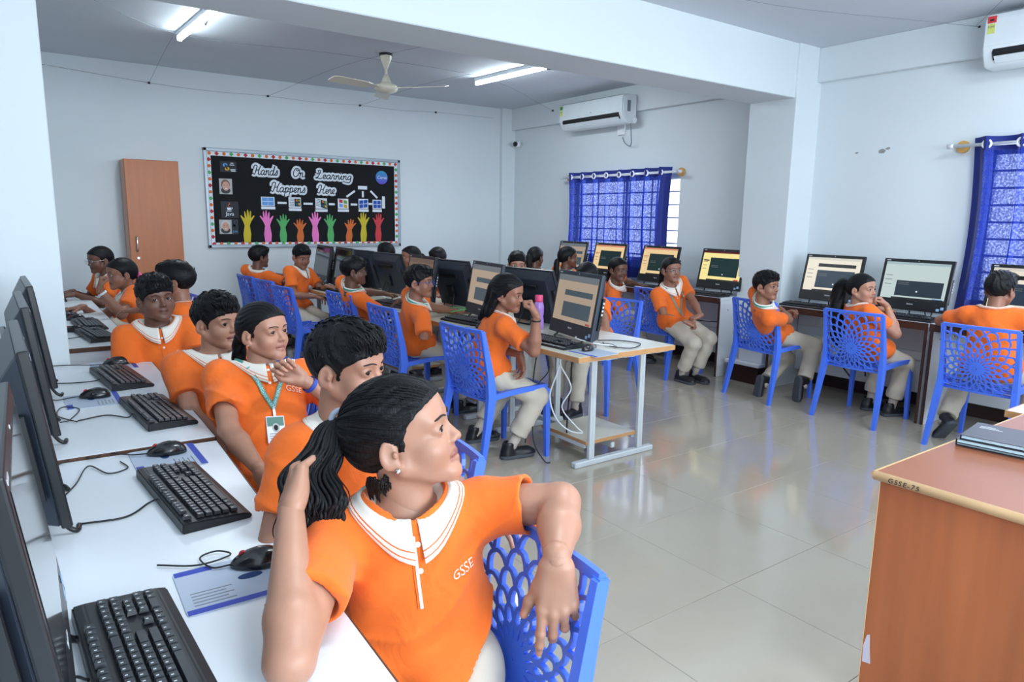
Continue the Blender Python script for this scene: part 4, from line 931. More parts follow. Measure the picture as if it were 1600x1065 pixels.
def keyboard(x, y, z, ang, label, fine=False, cable=None):
    """ang: heading of the keyboard's far (top) side."""
    global kb_body, kb_keys
    r = thing('keyboard', label, 'keyboard', (x, y, z), math.radians(ang-90), 'black wired keyboards')
    if kb_body is None:
        bm = BM(); prof = [(-0.078, 0.0), (-0.078, 0.012), (-0.06, 0.017), (0.06, 0.025), (0.078, 0.024), (0.08, 0.0)]
        prism(bm, prof, -0.228, 0.228, axes=(1, 2, 0)); bmesh.ops.bevel(bm, geom=bm.edges[:], offset=0.003, segments=2, affect='EDGES'); kb_body = to_mesh('key_base', bm, M_kb)
        bm = BM()
        for kx, ky, kw in KEYS: 
            box(bm, (kx-kw/2, ky-0.0081, 0.0195+0.0665*(ky+0.06)), (kx+kw/2, ky+0.0081, 0.0275+0.0665*(ky+0.06)), bev=0.0015)
            if kw < 0.03:
                z_ = 0.0278+0.0665*(ky+0.06); f = bm.faces.new([bm.verts.new(p) for p in ((kx-0.004, ky, z_), (kx-0.001, ky, z_), (kx-0.001, ky+0.0042, z_), (kx-0.004, ky+0.0042, z_))]); f.material_index = 1
        kb_keys = to_mesh('key_block', bm, [M_key, M_leg])
    link_mesh('key_base', kb_body, r)
    if fine:
        for kx, ky, kw in KEYS:
            link_mesh('key', key_mesh(kw), r, (kx, ky, 0.0195+0.0665*(ky+0.06)), (0.066, 0, 0))
    else:
        o = link_mesh('key_block', kb_keys, r); o['kind'] = 'stuff'
    if cable:
        bm = BM(); tube(bm, spline([(0.0, 0.08, 0.012)]+cable, 6), 0.0024, 6); obj('cable', bm, M_kb, r)
    return r
kl = 'on the left desk'
k1 = keyboard(0.126, 1.165, DZ, 182, 'large black keyboard nearest the camera on the left desk', True, [(0.03, 0.1, 0.006), (-0.02, 0.14, 0.004)])
k2 = keyboard(0.335, 1.875, DZ, 184, 'black keyboard beside the mouse pad with a blue border, second from camera', True, [(0.0, 0.10, 0.006), (-0.05, 0.16, 0.004), (-0.03, 0.25, 0.004)])
k3 = keyboard(0.395, 2.73, DZB, 184, 'black keyboard third from the camera, its cable looped to the mouse', True, [(-0.02, 0.10, 0.006), (0.06, 0.15, 0.004), (0.04, 0.24, 0.004)])
k4 = keyboard(0.36, 3.39, DZB, 185, 'black keyboard just before the white pillar on the left desk', True, [(0.0, 0.10, 0.006), (0.02, 0.17, 0.004), (0.06, 0.24, 0.004)])
keyboard(0.40, 4.72, DZ, 186, 'black keyboard at the front end of the desk beyond the pillar', False, [(0.0, 0.1, 0.006), (-0.03, 0.2, 0.004)])
keyboard(0.40, 5.20, DZ, 182, 'black keyboard second along the desk beyond the pillar', False, [(0.0, 0.1, 0.006), (0.03, 0.2, 0.004)])
keyboard(0.30, 5.85, DZ, 182, 'black keyboard in front of the girl with the pink ribbon', False, [(0.0, 0.1, 0.006), (0.03, 0.2, 0.004)])
keyboard(0.30, 6.92, DZ, 180, 'black keyboard under the hands of the girl with round glasses', False, [(0.0, 0.1, 0.006), (0.03, 0.2, 0.004)])
keyboard(2.57, 3.19, CZT, 2, 'black keyboard before the near computer with a tan page', False, [(0.05, 0.12, 0.004)])
keyboard(2.60, 4.13, CZT, 6, 'black keyboard beside the boy in blue glasses', False, [(0.05, 0.13, 0.004)])
keyboard(2.58, 5.27, CZT, 6, 'black keyboard beside the boy with a lanyard at the middle row', False, [(0.05, 0.12, 0.004)])
keyboard(2.56, 6.62, CZT, 4, 'black keyboard near the boy looking down', False, [(0.05, 0.12, 0.004)])
for yy, lab in ((5.95, 'second from the corner'), (5.15, 'left of the girl with clasped hands'), (4.38, 'under the yellow screen'), (3.30, 'in front of the cream screen by the column'), (2.52, 'beneath the pale teal screen'), (1.78, 'by the boy with his back turned')):
    keyboard(5.452, yy, RZ, 0, 'black keyboard on right desk '+lab, False, [(-0.06, 0.12, 0.004)])

# ---------------------------------------------------------------- mice and pads
M_mouse = mat('mouse_gloss_black', (22, 23, 26), 0.25, coat=0.4); M_red = mat('scroll_red', (190, 50, 60), 0.4)
M_padw = mat('mouse_pad_grey', (178, 190, 208), 0.6); M_padb = mat('mouse_pad_blue', (56, 74, 176), 0.6); M_padn = mat('mouse_pad_navy_oval', (36, 60, 110), 0.6)
mouse_me = wheel_me = None
def mouse(x, y, z, ang, label, cable=None):
    global mouse_me, wheel_me
    r = thing('computer_mouse', label, 'mouse', (x, y, z), math.radians(ang-90), 'black wired mice')
    if mouse_me is None:
        bm = BM(); bmesh.ops.create_uvsphere(bm, u_segments=20, v_segments=12, radius=1)
        for v in bm.verts:
            yy = v.co.y; v.co = Vector((v.co.x*0.030*(1-0.10*abs(yy)), yy*0.056, max(0, (v.co.z*0.036*(1-0.22*yy)+0.003 if v.co.z > 0 else v.co.z*0.004+0.003))))
        mouse_me = to_mesh('mouse_shell', bm, M_mouse, True)
        bm = BM(); tube(bm, [(-0.0035, 0.030, 0.026), (0.0035, 0.030, 0.026)], 0.008, 12); wheel_me = to_mesh('scroll_wheel', bm, M_red)
    link_mesh('mouse_shell', mouse_me, r); link_mesh('scroll_wheel', wheel_me, r)
    if cable:
        bm = BM(); tube(bm, spline([(0, 0.054, 0.006)]+cable, 6), 0.0019, 6); obj('cable', bm, M_kb, r)
    return r
def pad(x, y, z, ang, label, detail=True):
    r = thing('mouse_pad', label, 'mouse pad', (x, y, z), math.radians(ang-90), 'printed mouse pads')
    bm = BM(); n = []
    for cx, cy, a0 in ((0.1, 0.08, 0), (-0.1, 0.08, 90), (-0.1, -0.08, 180), (0.1, -0.08, 270)):
        for q in range(5): a = math.radians(a0+q*22.5); n.append((cx+0.012*math.cos(a), cy+0.012*math.sin(a)))
    prism(bm, n, 0, 0.0025); obj('pad_base', bm, M_padw, r)
    bm = BM(); box(bm, (-0.11, -0.09, 0.0025), (0.11, -0.072, 0.0028), bev=0.0001); obj('border_stripe', bm, M_padb, r)
    if detail:
        bm = BM(); prism(bm, [(0.02+0.024*math.cos(2*PI*k/18), 0.005+0.012*math.sin(2*PI*k/18)) for k in range(18)], 0.0025, 0.0029); obj('oval_print', bm, M_padn, r)
        for q in range(5):
            bm = BM(); box(bm, (-0.095, -0.062+0.012*q, 0.0025), (-0.02-0.012*(q % 2), -0.059+0.012*q, 0.0028)); obj('print_line', bm, M_text, r)
        bm = BM(); box(bm, (-0.11, 0.07, 0.0025), (-0.04, 0.09, 0.0028)); obj('border_stripe', bm, M_padb, r)
    return r
pad(0.325, 1.365, DZ, 88, 'grey printed mouse pad with a blue stripe beside the nearest keyboard')
mouse(0.372, 1.405, DZ+0.0028, 160, 'black mouse with a red wheel next to the nearest girl', [(0.0, 0.09, 0.004), (0.05, 0.12, 0.004), (0.075, 0.09, 0.004), (0.05, 0.06, 0.004), (0.02, 0.12, 0.003), (0.04, 0.2, 0.003)])
pad(0.34, 2.215, DZ, 180, 'grey mouse pad with blue border lying beside the joint of the desks')
mouse(0.345, 2.255, DZ+0.0028, 165, 'black glossy mouse on the blue bordered pad by the desk joint', [(0.01, 0.1, 0.004), (0.05, 0.17, 0.003), (0.01, 0.2, 0.003), (0.05, 0.24, 0.003), (-0.02, 0.28, 0.003)])
pad(0.225, 3.05, DZB, 180, 'small grey mouse pad beneath the mouse between the far left keyboards')
mouse(0.235, 3.085, DZB+0.0028, 160, 'black mouse between the third and fourth keyboards from the camera', [(0.0, 0.08, 0.004), (-0.03, 0.12, 0.003), (0.0, 0.16, 0.003)])
pad(0.37, 3.715, DZB, 180, 'grey mouse pad with blue edge by the foot of the white pillar', False)
mouse(0.38, 3.72, DZB+0.0028, 170, 'black mouse by the foot of the white pillar', [(0.01, 0.1, 0.004), (0.05, 0.2, 0.003), (0.06, 0.28, 0.003)])
mouse(0.30, 4.98, DZ, 170, 'black mouse between keyboards on the desk beyond the pillar', [(0.02, 0.1, 0.004), (0.0, 0.18, 0.003)])
mouse(0.35, 5.52, DZ, 180, 'black mouse under the outstretched hand of the boy turned away', [(0.02, 0.1, 0.004), (0.0, 0.18, 0.003)])
pad(2.60, 2.83, CZT, 4, 'grey mouse pad with blue stripe at the near corner of the middle tables', False)
mouse(2.61, 2.885, CZT+0.0028, 20, 'black mouse at the near corner of the middle tables', [(0.0, 0.1, 0.004), (-0.05, 0.2, 0.003), (-0.0, 0.26, 0.003), (0.08, 0.2, 0.003)])
pad(2.555, 3.86, CZT, 4, 'white mouse pad next to the elbow of the boy in blue glasses', False)
mouse(2.55, 3.875, CZT+0.0028, 10, 'black mouse on the white pad behind the long-haired girl', None)
mouse(5.46, 4.08+0.14, RZ, 10, 'black mouse under the yellow screen on the right wall desk', [(0.0, 0.08, 0.004), (-0.05, 0.14, 0.003), (0.04, 0.2, 0.003)])
mouse(5.46, 2.19+0.16, RZ, 10, 'black mouse with a red wheel beside the pale teal screen', [(0.0, 0.08, 0.004), (-0.02, 0.14, 0.003)])
# ---------------------------------------------------------------- bottle, hanging cables
M_pink = mat('bottle_cap_pink', (240, 84, 134), 0.35); M_lilac = mat('bottle_lilac', (176, 130, 214), 0.2, coat=0.4)
bt = thing('water_bottle', 'lilac water bottle with a pink screw cap behind the long-haired girl', 'bottle', (2.86, 3.66, CZT))
bm = BM(); lathe(bm, [(0.0, 0), (0.032, 0), (0.035, 0.006), (0.035, 0.06), (0.031, 0.085), (0.035, 0.11), (0.035, 0.15), (0.03, 0.175), (0.023, 0.185), (0, 0.187)], 24); obj('flask', bm, M_lilac, bt)
bm = BM(); lathe(bm, [(0.0, 0.182), (0.026, 0.182), (0.027, 0.19), (0.027, 0.222), (0.024, 0.228), (0, 0.228)], 24); obj('cap', bm, M_pink, bt)
M_cabw = mat('cable_white', (226, 230, 234), 0.5); M_cabk = mat('cable_black', (24, 25, 28), 0.5); M_cabb = mat('cable_blue', (44, 70, 150), 0.5); M_cabg = mat('cable_green', (96, 200, 110), 0.5)
def cable(pts, r, m, label):
    o = Vector(pts[0]); bm = BM(); tube(bm, [Vector(p)-o for p in spline(pts, 8)], r, 6)
    return tag(obj('cable', bm, m, loc=o), label, 'cable')
cable([(2.66, 3.16, 0.69), (2.63, 3.17, 0.55), (2.60, 3.2, 0.40), (2.61, 3.15, 0.27), (2.66, 3.08, 0.20), (2.72, 3.03, 0.19), (2.69, 3.06, 0.23), (2.63, 3.12, 0.34), (2.68, 3.10, 0.46), (2.64, 3.16, 0.60), (2.67, 3.18, 0.69)], 0.0045, M_cabw, 'white looped cable hanging under the near end of the middle table')
cable([(2.58, 3.3, 0.69), (2.55, 3.3, 0.5), (2.53, 3.28, 0.3), (2.50, 3.22, 0.12), (2.52, 3.14, 0.02), (2.55, 3.12, 0.008)], 0.004, M_cabk, 'black cable hanging from the middle table down to the floor')
cable([(2.60, 3.26, 0.69), (2.62, 3.24, 0.55), (2.56, 3.27, 0.45), (2.60, 3.24, 0.36), (2.52, 3.3, 0.25), (2.48, 3.28, 0.1)], 0.004, M_cabk, 'black tangled cable beside the white loop under the middle table')
cable([(2.76, 3.10, 0.66), (2.72, 3.14, 0.6), (2.73, 3.16, 0.45), (2.72, 3.17, 0.3), (2.74, 3.2, 0.1)], 0.005, M_cabk, 'black power lead beside the near table leg')
cable([(2.86, 3.03, CZT+0.005), (2.80, 2.93, CZT+0.005), (2.86, 2.80, CZT+0.005), (3.02, 2.88, CZT+0.005), (2.99, 3.02, CZT+0.005), (2.88, 3.1, CZT+0.005)], 0.003, M_cabk, 'black cable curling on the near end of the middle table')
cable([(2.83, 3.15, CZT+0.03), (2.70, 3.10, CZT+0.035), (2.73, 2.98, CZT+0.02), (2.82, 2.90, CZT+0.006)], 0.004, M_cabw, 'short white cable under the near computer screen')
cable([(2.83, 4.7, CZT+0.006), (2.70, 4.55, CZT+0.02), (2.80, 4.45, CZT+0.05), (2.92, 4.6, CZT+0.03), (2.9, 4.9, CZT+0.006)], 0.004, M_cabg, 'green network cable curling beside the boy in blue glasses')
cable([(2.6, 5.9, CZT+0.01), (2.72, 5.75, CZT+0.02), (2.68, 5.55, CZT+0.008), (2.82, 5.5, CZT+0.05), (2.9, 5.6, CZT+0.03)], 0.005, M_cabw, 'white cable lying across the third middle table')
cable([(2.47, 6.2, 0.70), (2.44, 6.25, 0.5), (2.47, 6.1, 0.42), (2.45, 6.3, 0.38), (2.47, 6.4, 0.55), (2.5, 6.35, 0.7)], 0.005, M_cabk, 'tangle of black cable hanging below the far middle table')
cable([(5.75, 4.9, 0.45), (5.6, 4.6, 0.47), (5.48, 4.28, 0.50), (5.5, 4.2, 0.52)], 0.005, M_cabk, 'black cable sagging under the far right desk')
cable([(5.60, 4.22, 0.62), (5.58, 4.20, 0.60), (5.58, 4.30, 0.45), (5.6, 4.22, 0.32)], 0.005, M_cabb, 'blue network cable hooking down under the far right desk')
cable([(5.72, 3.12, 0.7), (5.71, 3.11, 0.5), (5.71, 3.12, 0.3), (5.73, 3.0, 0.14)], 0.006, M_cabk, 'black cable dropping behind the boy in front of the column')
cable([(5.72, 3.02, 0.7), (5.71, 2.99, 0.55), (5.72, 2.94, 0.45), (5.73, 2.9, 0.2)], 0.006, M_cabk, 'second black cable dropping beside the first near the long ponytail')
cable([(0.06, 2.02, DZ+0.004), (0.10, 2.12, DZ+0.004), (0.14, 2.25, DZ+0.006), (0.18, 2.16, DZ+0.004), (0.23, 2.18, DZ+0.004), (0.22, 2.25, DZ+0.004)], 0.002, M_kb, 'thin black cable looping over the desk joint on the left')
cable([(0.10, 2.70, DZB+0.02), (0.13, 2.78, DZB+0.004), (0.17, 2.92, DZB+0.004), (0.12, 2.98, DZB+0.004), (0.10, 2.86, DZB+0.004), (0.15, 2.74, DZB+0.004)], 0.002, M_kb, 'thin black looped cable beside the third left computer')
# ================================================================ PEOPLE: distance-field bodies
f32 = np.float32
class Grid:
    def __init__(s, lo, hi, res):
        s.lo = np.array(lo, float); s.res = res; s.n = np.ceil((np.array(hi)-s.lo)/res).astype(int)+1
        s.d = np.full(s.n, 1.0, f32)
        s.ax = [(s.lo[i]+np.arange(s.n[i])*res).astype(f32) for i in range(3)]
    def sub(s, lo, hi):
        a = np.clip(np.floor((np.array(lo)-s.lo)/s.res).astype(int), 0, s.n); b = np.clip(np.ceil((np.array(hi)-s.lo)/s.res).astype(int)+1, 0, s.n)
        if np.any(b <= a): return None
        sl = tuple(slice(a[i], b[i]) for i in range(3))
        return sl, s.ax[0][sl[0]][:, None, None], s.ax[1][sl[1]][None, :, None], s.ax[2][sl[2]][None, None, :]
    def op(s, fn, lo, hi, mode='u', k=0.0):
        m = max(k, 0)+2.5*s.res
        q = s.sub(np.array(lo)-m, np.array(hi)+m)
        if q is None: return s
        sl, X, Y, Z = q; v = fn(X, Y, Z).astype(f32); d = s.d[sl]
        if mode == 'u':
            if k > 0:
                h = np.clip(0.5+0.5*(d-v)/k, 0, 1); s.d[sl] = d*(1-h)+v*h-k*h*(1-h)
            else: s.d[sl] = np.minimum(d, v)
        else:
            v = -v
            if k > 0:
                h = np.clip(0.5-0.5*(d-v)/k, 0, 1); s.d[sl] = d*(1-h)+v*h+k*h*(1-h)
            else: s.d[sl] = np.maximum(d, v)
        return s
    def cap(s, a, b, ra, rb=None, k=0.0, mode='u', flat=None):
        """tapered capsule; flat=(axis, factor) squeezes it along a unit axis."""
        a = np.array(a, float); b = np.array(b, float); rb = ra if rb is None else rb
        r = max(ra, rb); ba = b-a; L2 = float(ba@ba)+1e-12
        def fn(X, Y, Z):
            px, py, pz = X-f32(a[0]), Y-f32(a[1]), Z-f32(a[2])
            t = np.clip((px*f32(ba[0])+py*f32(ba[1])+pz*f32(ba[2]))/f32(L2), 0, 1)
            qx, qy, qz = px-t*f32(ba[0]), py-t*f32(ba[1]), pz-t*f32(ba[2])
            d2 = qx*qx+qy*qy+qz*qz
            if flat is not None:
                n, fa = flat; c = qx*f32(n[0])+qy*f32(n[1])+qz*f32(n[2]); d2 = d2+c*c*f32(1/fa**2-1)
            d = np.sqrt(d2)-(f32(ra)+t*f32(rb-ra))
            return d*(f32(flat[1]) if flat is not None else 1)
        return s.op(fn, np.minimum(a, b)-r, np.maximum(a, b)+r, mode, k)
    def ell(s, c, r, k=0.0, mode='u', R=None):
        c = np.array(c, float); r = np.array(r, float); m = r.max() if R is not None else r
        def fn(X, Y, Z):
            x, y, z = X-f32(c[0]), Y-f32(c[1]), Z-f32(c[2])
            if R is not None:
                x, y, z = [x*f32(R[0][i])+y*f32(R[1][i])+z*f32(R[2][i]) for i in range(3)]
            a = np.sqrt((x/f32(r[0]))**2+(y/f32(r[1]))**2+(z/f32(r[2]))**2); b = np.sqrt((x/f32(r[0]**2))**2+(y/f32(r[1]**2))**2+(z/f32(r[2]**2))**2)
            return a*(a-1)/(b+1e-9)
        return s.op(fn, c-m, c+m, mode, k)
    def plane(s, p, n, k=0.0):
        """remove everything on the side the normal points to."""
        p = np.array(p, float); n = np.array(n, float); n /= np.linalg.norm(n)
        X, Y, Z = s.ax[0][:, None, None], s.ax[1][None, :, None], s.ax[2][None, None, :]
        v = (X-f32(p[0]))*f32(n[0])+(Y-f32(p[1]))*f32(n[1])+(Z-f32(p[2]))*f32(n[2])
        s.d = np.maximum(s.d, v)
        return s
    def warp(s, fn):
        m = np.abs(s.d) < 0.02
        i = np.nonzero(m); s.d[m] += fn(s.ax[0][i[0]], s.ax[1][i[1]], s.ax[2][i[2]]).astype(f32); return s
    def mesh(s):
        d = s.d.copy(); d[0] = d[-1] = 1; d[:, 0] = d[:, -1] = 1; d[:, :, 0] = d[:, :, -1] = 1
        ins = d < 0; n = s.n
        c = [ins[i:n[0]-1+i, j:n[1]-1+j, k:n[2]-1+k] for i in (0, 1) for j in (0, 1) for k in (0, 1)]
        cnt = sum(x.astype(np.uint8) for x in c); act = (cnt > 0) & (cnt < 8)
        ci = np.array(np.nonzero(act)).T
        if len(ci) == 0: return np.zeros((0, 3)), np.zeros((0, 4), int)
        vid = np.full(act.shape, -1, np.int64); vid[act] = np.arange(len(ci))
        acc = np.zeros((len(ci), 3)); num = np.zeros(len(ci))
        cor = np.array([(i, j, k) for i in (0, 1) for j in (0, 1) for k in (0, 1)])
        val = np.stack([d[ci[:, 0]+i, ci[:, 1]+j, ci[:, 2]+k] for i, j, k in cor], 1)
        for a in range(8):
            for b in range(a+1, 8):
                if abs(cor[a]-cor[b]).sum() != 1: continue
                va, vb = val[:, a], val[:, b]; m = (va < 0) != (vb < 0)
                t = np.where(m, va/(va-vb+1e-20), 0)[:, None]
                acc += np.where(m[:, None], cor[a]+t*(cor[b]-cor[a]), 0); num += m
        V = s.lo+(ci+acc/num[:, None])*s.res
        Q = []
        for ax in range(3):
            u, v = (ax+1) % 3, (ax+2) % 3
            sl0 = [slice(1, n[q]-1) for q in range(3)]; sl0[ax] = slice(0, n[ax]-1); sl1 = list(sl0); sl1[ax] = slice(1, n[ax])
            A = ins[tuple(sl0)]; B = ins[tuple(sl1)]; e = np.array(np.nonzero(A != B)).T
            if len(e) == 0: continue
            fl = A[e[:, 0], e[:, 1], e[:, 2]]
            off = np.array([1, 1, 1]); off[ax] = 0; e = e+off
            du = np.zeros(3, int); du[u] = 1; dv = np.zeros(3, int); dv[v] = 1
            g = lambda p: vid[p[:, 0], p[:, 1], p[:, 2]]
            q = np.stack([g(e-du-dv), g(e-dv), g(e), g(e-du)], 1)
            q[~fl] = q[~fl][:, ::-1]; Q.append(q)
        return V, np.concatenate(Q)
def smooth_v(V, Q, it=1, lam=0.5):
    for _ in range(it):
        S = np.zeros_like(V); N = np.zeros(len(V))
        for a, b in ((0, 1), (1, 2), (2, 3), (3, 0)):
            np.add.at(S, Q[:, a], V[Q[:, b]]); np.add.at(S, Q[:, b], V[Q[:, a]]); np.add.at(N, Q[:, a], 1); np.add.at(N, Q[:, b], 1)
        V = V+lam*(S/np.maximum(N, 1)[:, None]-V)
    return V
def np_mesh(name, V, Q, mats, col=None, mi=None):
    me = bpy.data.meshes.new(name)
    Q = np.asarray(Q); n = len(Q)
    me.vertices.add(len(V)); me.vertices.foreach_set('co', np.asarray(V, f32).ravel())
    me.loops.add(n*4); me.loops.foreach_set('vertex_index', Q.astype(np.int32).ravel())
    me.polygons.add(n); me.polygons.foreach_set('loop_start', np.arange(0, n*4, 4, dtype=np.int32)); me.polygons.foreach_set('loop_total', np.full(n, 4, np.int32))
    me.polygons.foreach_set('use_smooth', np.ones(n, bool))
    for m in (mats if isinstance(mats, (list, tuple)) else [mats]): me.materials.append(m)
    if mi is not None: me.polygons.foreach_set('material_index', np.asarray(mi, np.int32))
    me.update(calc_edges=True)
    if col is not None:
        at = me.color_attributes.new('tint', 'FLOAT_COLOR', 'POINT'); at.data.foreach_set('color', np.asarray(col, f32).ravel())
    me.validate(); return me

# ---- materials
def skin_mat(i, rgb):
    m = bpy.data.materials.new('skin_tone_%d' % i); m.use_nodes = True; nt = m.node_tree; b = nt.nodes['Principled BSDF']
    b.inputs['Roughness'].default_value = 0.42; b.inputs['Specular IOR Level'].default_value = 0.42
    b.inputs['Subsurface Weight'].default_value = 0.08; b.inputs['Subsurface Radius'].default_value = (0.01, 0.004, 0.002); b.inputs['Subsurface Scale'].default_value = 0.6
    c = lin(rgb); at = nt.nodes.new('ShaderNodeAttribute'); at.attribute_name = 'tint'
    lip = tuple(v*f for v, f in zip(c, (0.62, 0.44, 0.50)))
    tc = nt.nodes.new('ShaderNodeTexCoord'); n = nt.nodes.new('ShaderNodeTexNoise'); n.inputs['Scale'].default_value = 22; nt.links.new(tc.outputs['Object'], n.inputs[0])
    r = nt.nodes.new('ShaderNodeMapRange'); r.inputs[3].default_value = 0.90; r.inputs[4].default_value = 1.10; nt.links.new(n.outputs[0], r.inputs[0])
    sc_ = nt.nodes.new('ShaderNodeVectorMath'); sc_.operation = 'SCALE'; sc_.inputs[0].default_value = c; nt.links.new(r.outputs[0], sc_.inputs['Scale'])
    sp = nt.nodes.new('ShaderNodeSeparateColor'); nt.links.new(at.outputs['Color'], sp.inputs[0])
    mx = nt.nodes.new('ShaderNodeMix'); mx.data_type = 'RGBA'; mx.inputs['B'].default_value = lip+(1,)
    nt.links.new(sp.outputs[0], mx.inputs['Factor']); nt.links.new(sc_.outputs[0], mx.inputs['A'])
    mx2 = nt.nodes.new('ShaderNodeMix'); mx2.data_type = 'RGBA'; mx2.inputs['B'].default_value = tuple(v*0.55 for v in c)+(1,)
    nt.links.new(sp.outputs[1], mx2.inputs['Factor']); nt.links.new(mx.outputs['Result'], mx2.inputs['A'])
    mx3 = nt.nodes.new('ShaderNodeMix'); mx3.data_type = 'RGBA'; mx3.inputs['B'].default_value = tuple(min(1, v*f) for v, f in zip(c, (1.35, 1.25, 1.25)))+(1,)
    nt.links.new(sp.outputs[2], mx3.inputs['Factor']); nt.links.new(mx2.outputs['Result'], mx3.inputs['A'])
    nt.links.new(mx3.outputs['Result'], b.inputs['Base Color'])
    n2 = nt.nodes.new('ShaderNodeTexNoise'); n2.inputs['Scale'].default_value = 260; nt.links.new(tc.outputs['Object'], n2.inputs[0])
    bp = nt.nodes.new('ShaderNodeBump'); bp.inputs['Strength'].default_value = 0.06; bp.inputs['Distance'].default_value = 0.002; nt.links.new(n2.outputs[0], bp.inputs['Height']); nt.links.new(bp.outputs[0], b.inputs['Normal'])
    return m
SKIN = [skin_mat(0, (174, 128, 106)), skin_mat(1, (176, 128, 106)), skin_mat(2, (150, 104, 84)), skin_mat(3, (112, 76, 62)), skin_mat(4, (164, 112, 88))]
def shirt_mat():
    m = mat('orange_pique_cotton', (238, 112, 42), 0.85, var=0.03, scale=6, spec=0.2)
    nt = m.node_tree; b = nt.nodes['Principled BSDF']
    tc = [n for n in nt.nodes if n.type == 'TEX_COORD'][0]
    n1 = nt.nodes.new('ShaderNodeTexNoise'); n1.inputs['Scale'].default_value = 14; n1.inputs['Detail'].default_value = 3; n1.inputs['Distortion'].default_value = 0.8
    n2 = nt.nodes.new('ShaderNodeTexVoronoi'); n2.inputs['Scale'].default_value = 620
    nt.links.new(tc.outputs['Object'], n1.inputs[0]); nt.links.new(tc.outputs['Object'], n2.inputs[0])
    b1 = nt.nodes.new('ShaderNodeBump'); b1.inputs['Strength'].default_value = 0.30; b1.inputs['Distance'].default_value = 0.02; nt.links.new(n1.outputs[0], b1.inputs['Height'])
    b2 = nt.nodes.new('ShaderNodeBump'); b2.inputs['Strength'].default_value = 0.12; b2.inputs['Distance'].default_value = 0.001; nt.links.new(n2.outputs[0], b2.inputs['Height']); nt.links.new(b1.outputs[0], b2.inputs['Normal'])
    nt.links.new(b2.outputs[0], b.inputs['Normal'])
    b.inputs['Sheen Weight'].default_value = 0.15
    return m
M_shirt = shirt_mat()
M_collar = mat('collar_cream_knit', (232, 226, 216), 0.85, var=0.03, bump=0.15, bscale=500)
M_stripe = mat('collar_orange_stripe', (226, 110, 60), 0.85)
M_pants = mat('khaki_trouser_cloth', (200, 190, 174), 0.85, var=0.05, scale=7, bump=0.35, bscale=22)
M_sock = mat('sock_beige', (190, 178, 168), 0.9)
M_shoe = mat('shoe_black_leather', (26, 27, 31), 0.38, var=0.1, bump=0.05); M_sole = mat('shoe_sole_grey', (74, 80, 88), 0.7); M_shoew = mat('shoe_pale_grey', (200, 202, 204), 0.6)
def hair_mat(name, rgb):
    m = bpy.data.materials.new(name); m.use_nodes = True; nt = m.node_tree; b = nt.nodes['Principled BSDF']
    b.inputs['Base Color'].default_value = lin(rgb)+(1,); b.inputs['Roughness'].default_value = 0.46; b.inputs['Specular IOR Level'].default_value = 0.22
    tc = nt.nodes.new('ShaderNodeTexCoord'); mp = nt.nodes.new('ShaderNodeMapping'); mp.inputs['Scale'].default_value = (1, 0.18, 0.35); nt.links.new(tc.outputs['Object'], mp.inputs[0])
    n = nt.nodes.new('ShaderNodeTexNoise'); n.inputs['Scale'].default_value = 260; n.inputs['Detail'].default_value = 5; n.inputs['Distortion'].default_value = 0.6; nt.links.new(mp.outputs[0], n.inputs[0])
    bp = nt.nodes.new('ShaderNodeBump'); bp.inputs['Strength'].default_value = 0.5; bp.inputs['Distance'].default_value = 0.004; nt.links.new(n.outputs[0], bp.inputs['Height']); nt.links.new(bp.outputs[0], b.inputs['Normal'])
    return m
M_hair = hair_mat('black_hair', (14, 15, 18)); M_hairb = hair_mat('black_brown_hair', (24, 19, 19))
M_brow = mat('eyebrow_dark', (34, 26, 24), 0.8); M_eyew = mat('eye_white', (220, 216, 212), 0.35, var=0.0, spec=0.3); M_iris = mat('iris_dark_brown', (34, 20, 14), 0.2, spec=0.5); M_pupil = mat('pupil_black', (6, 6, 7), 0.15)

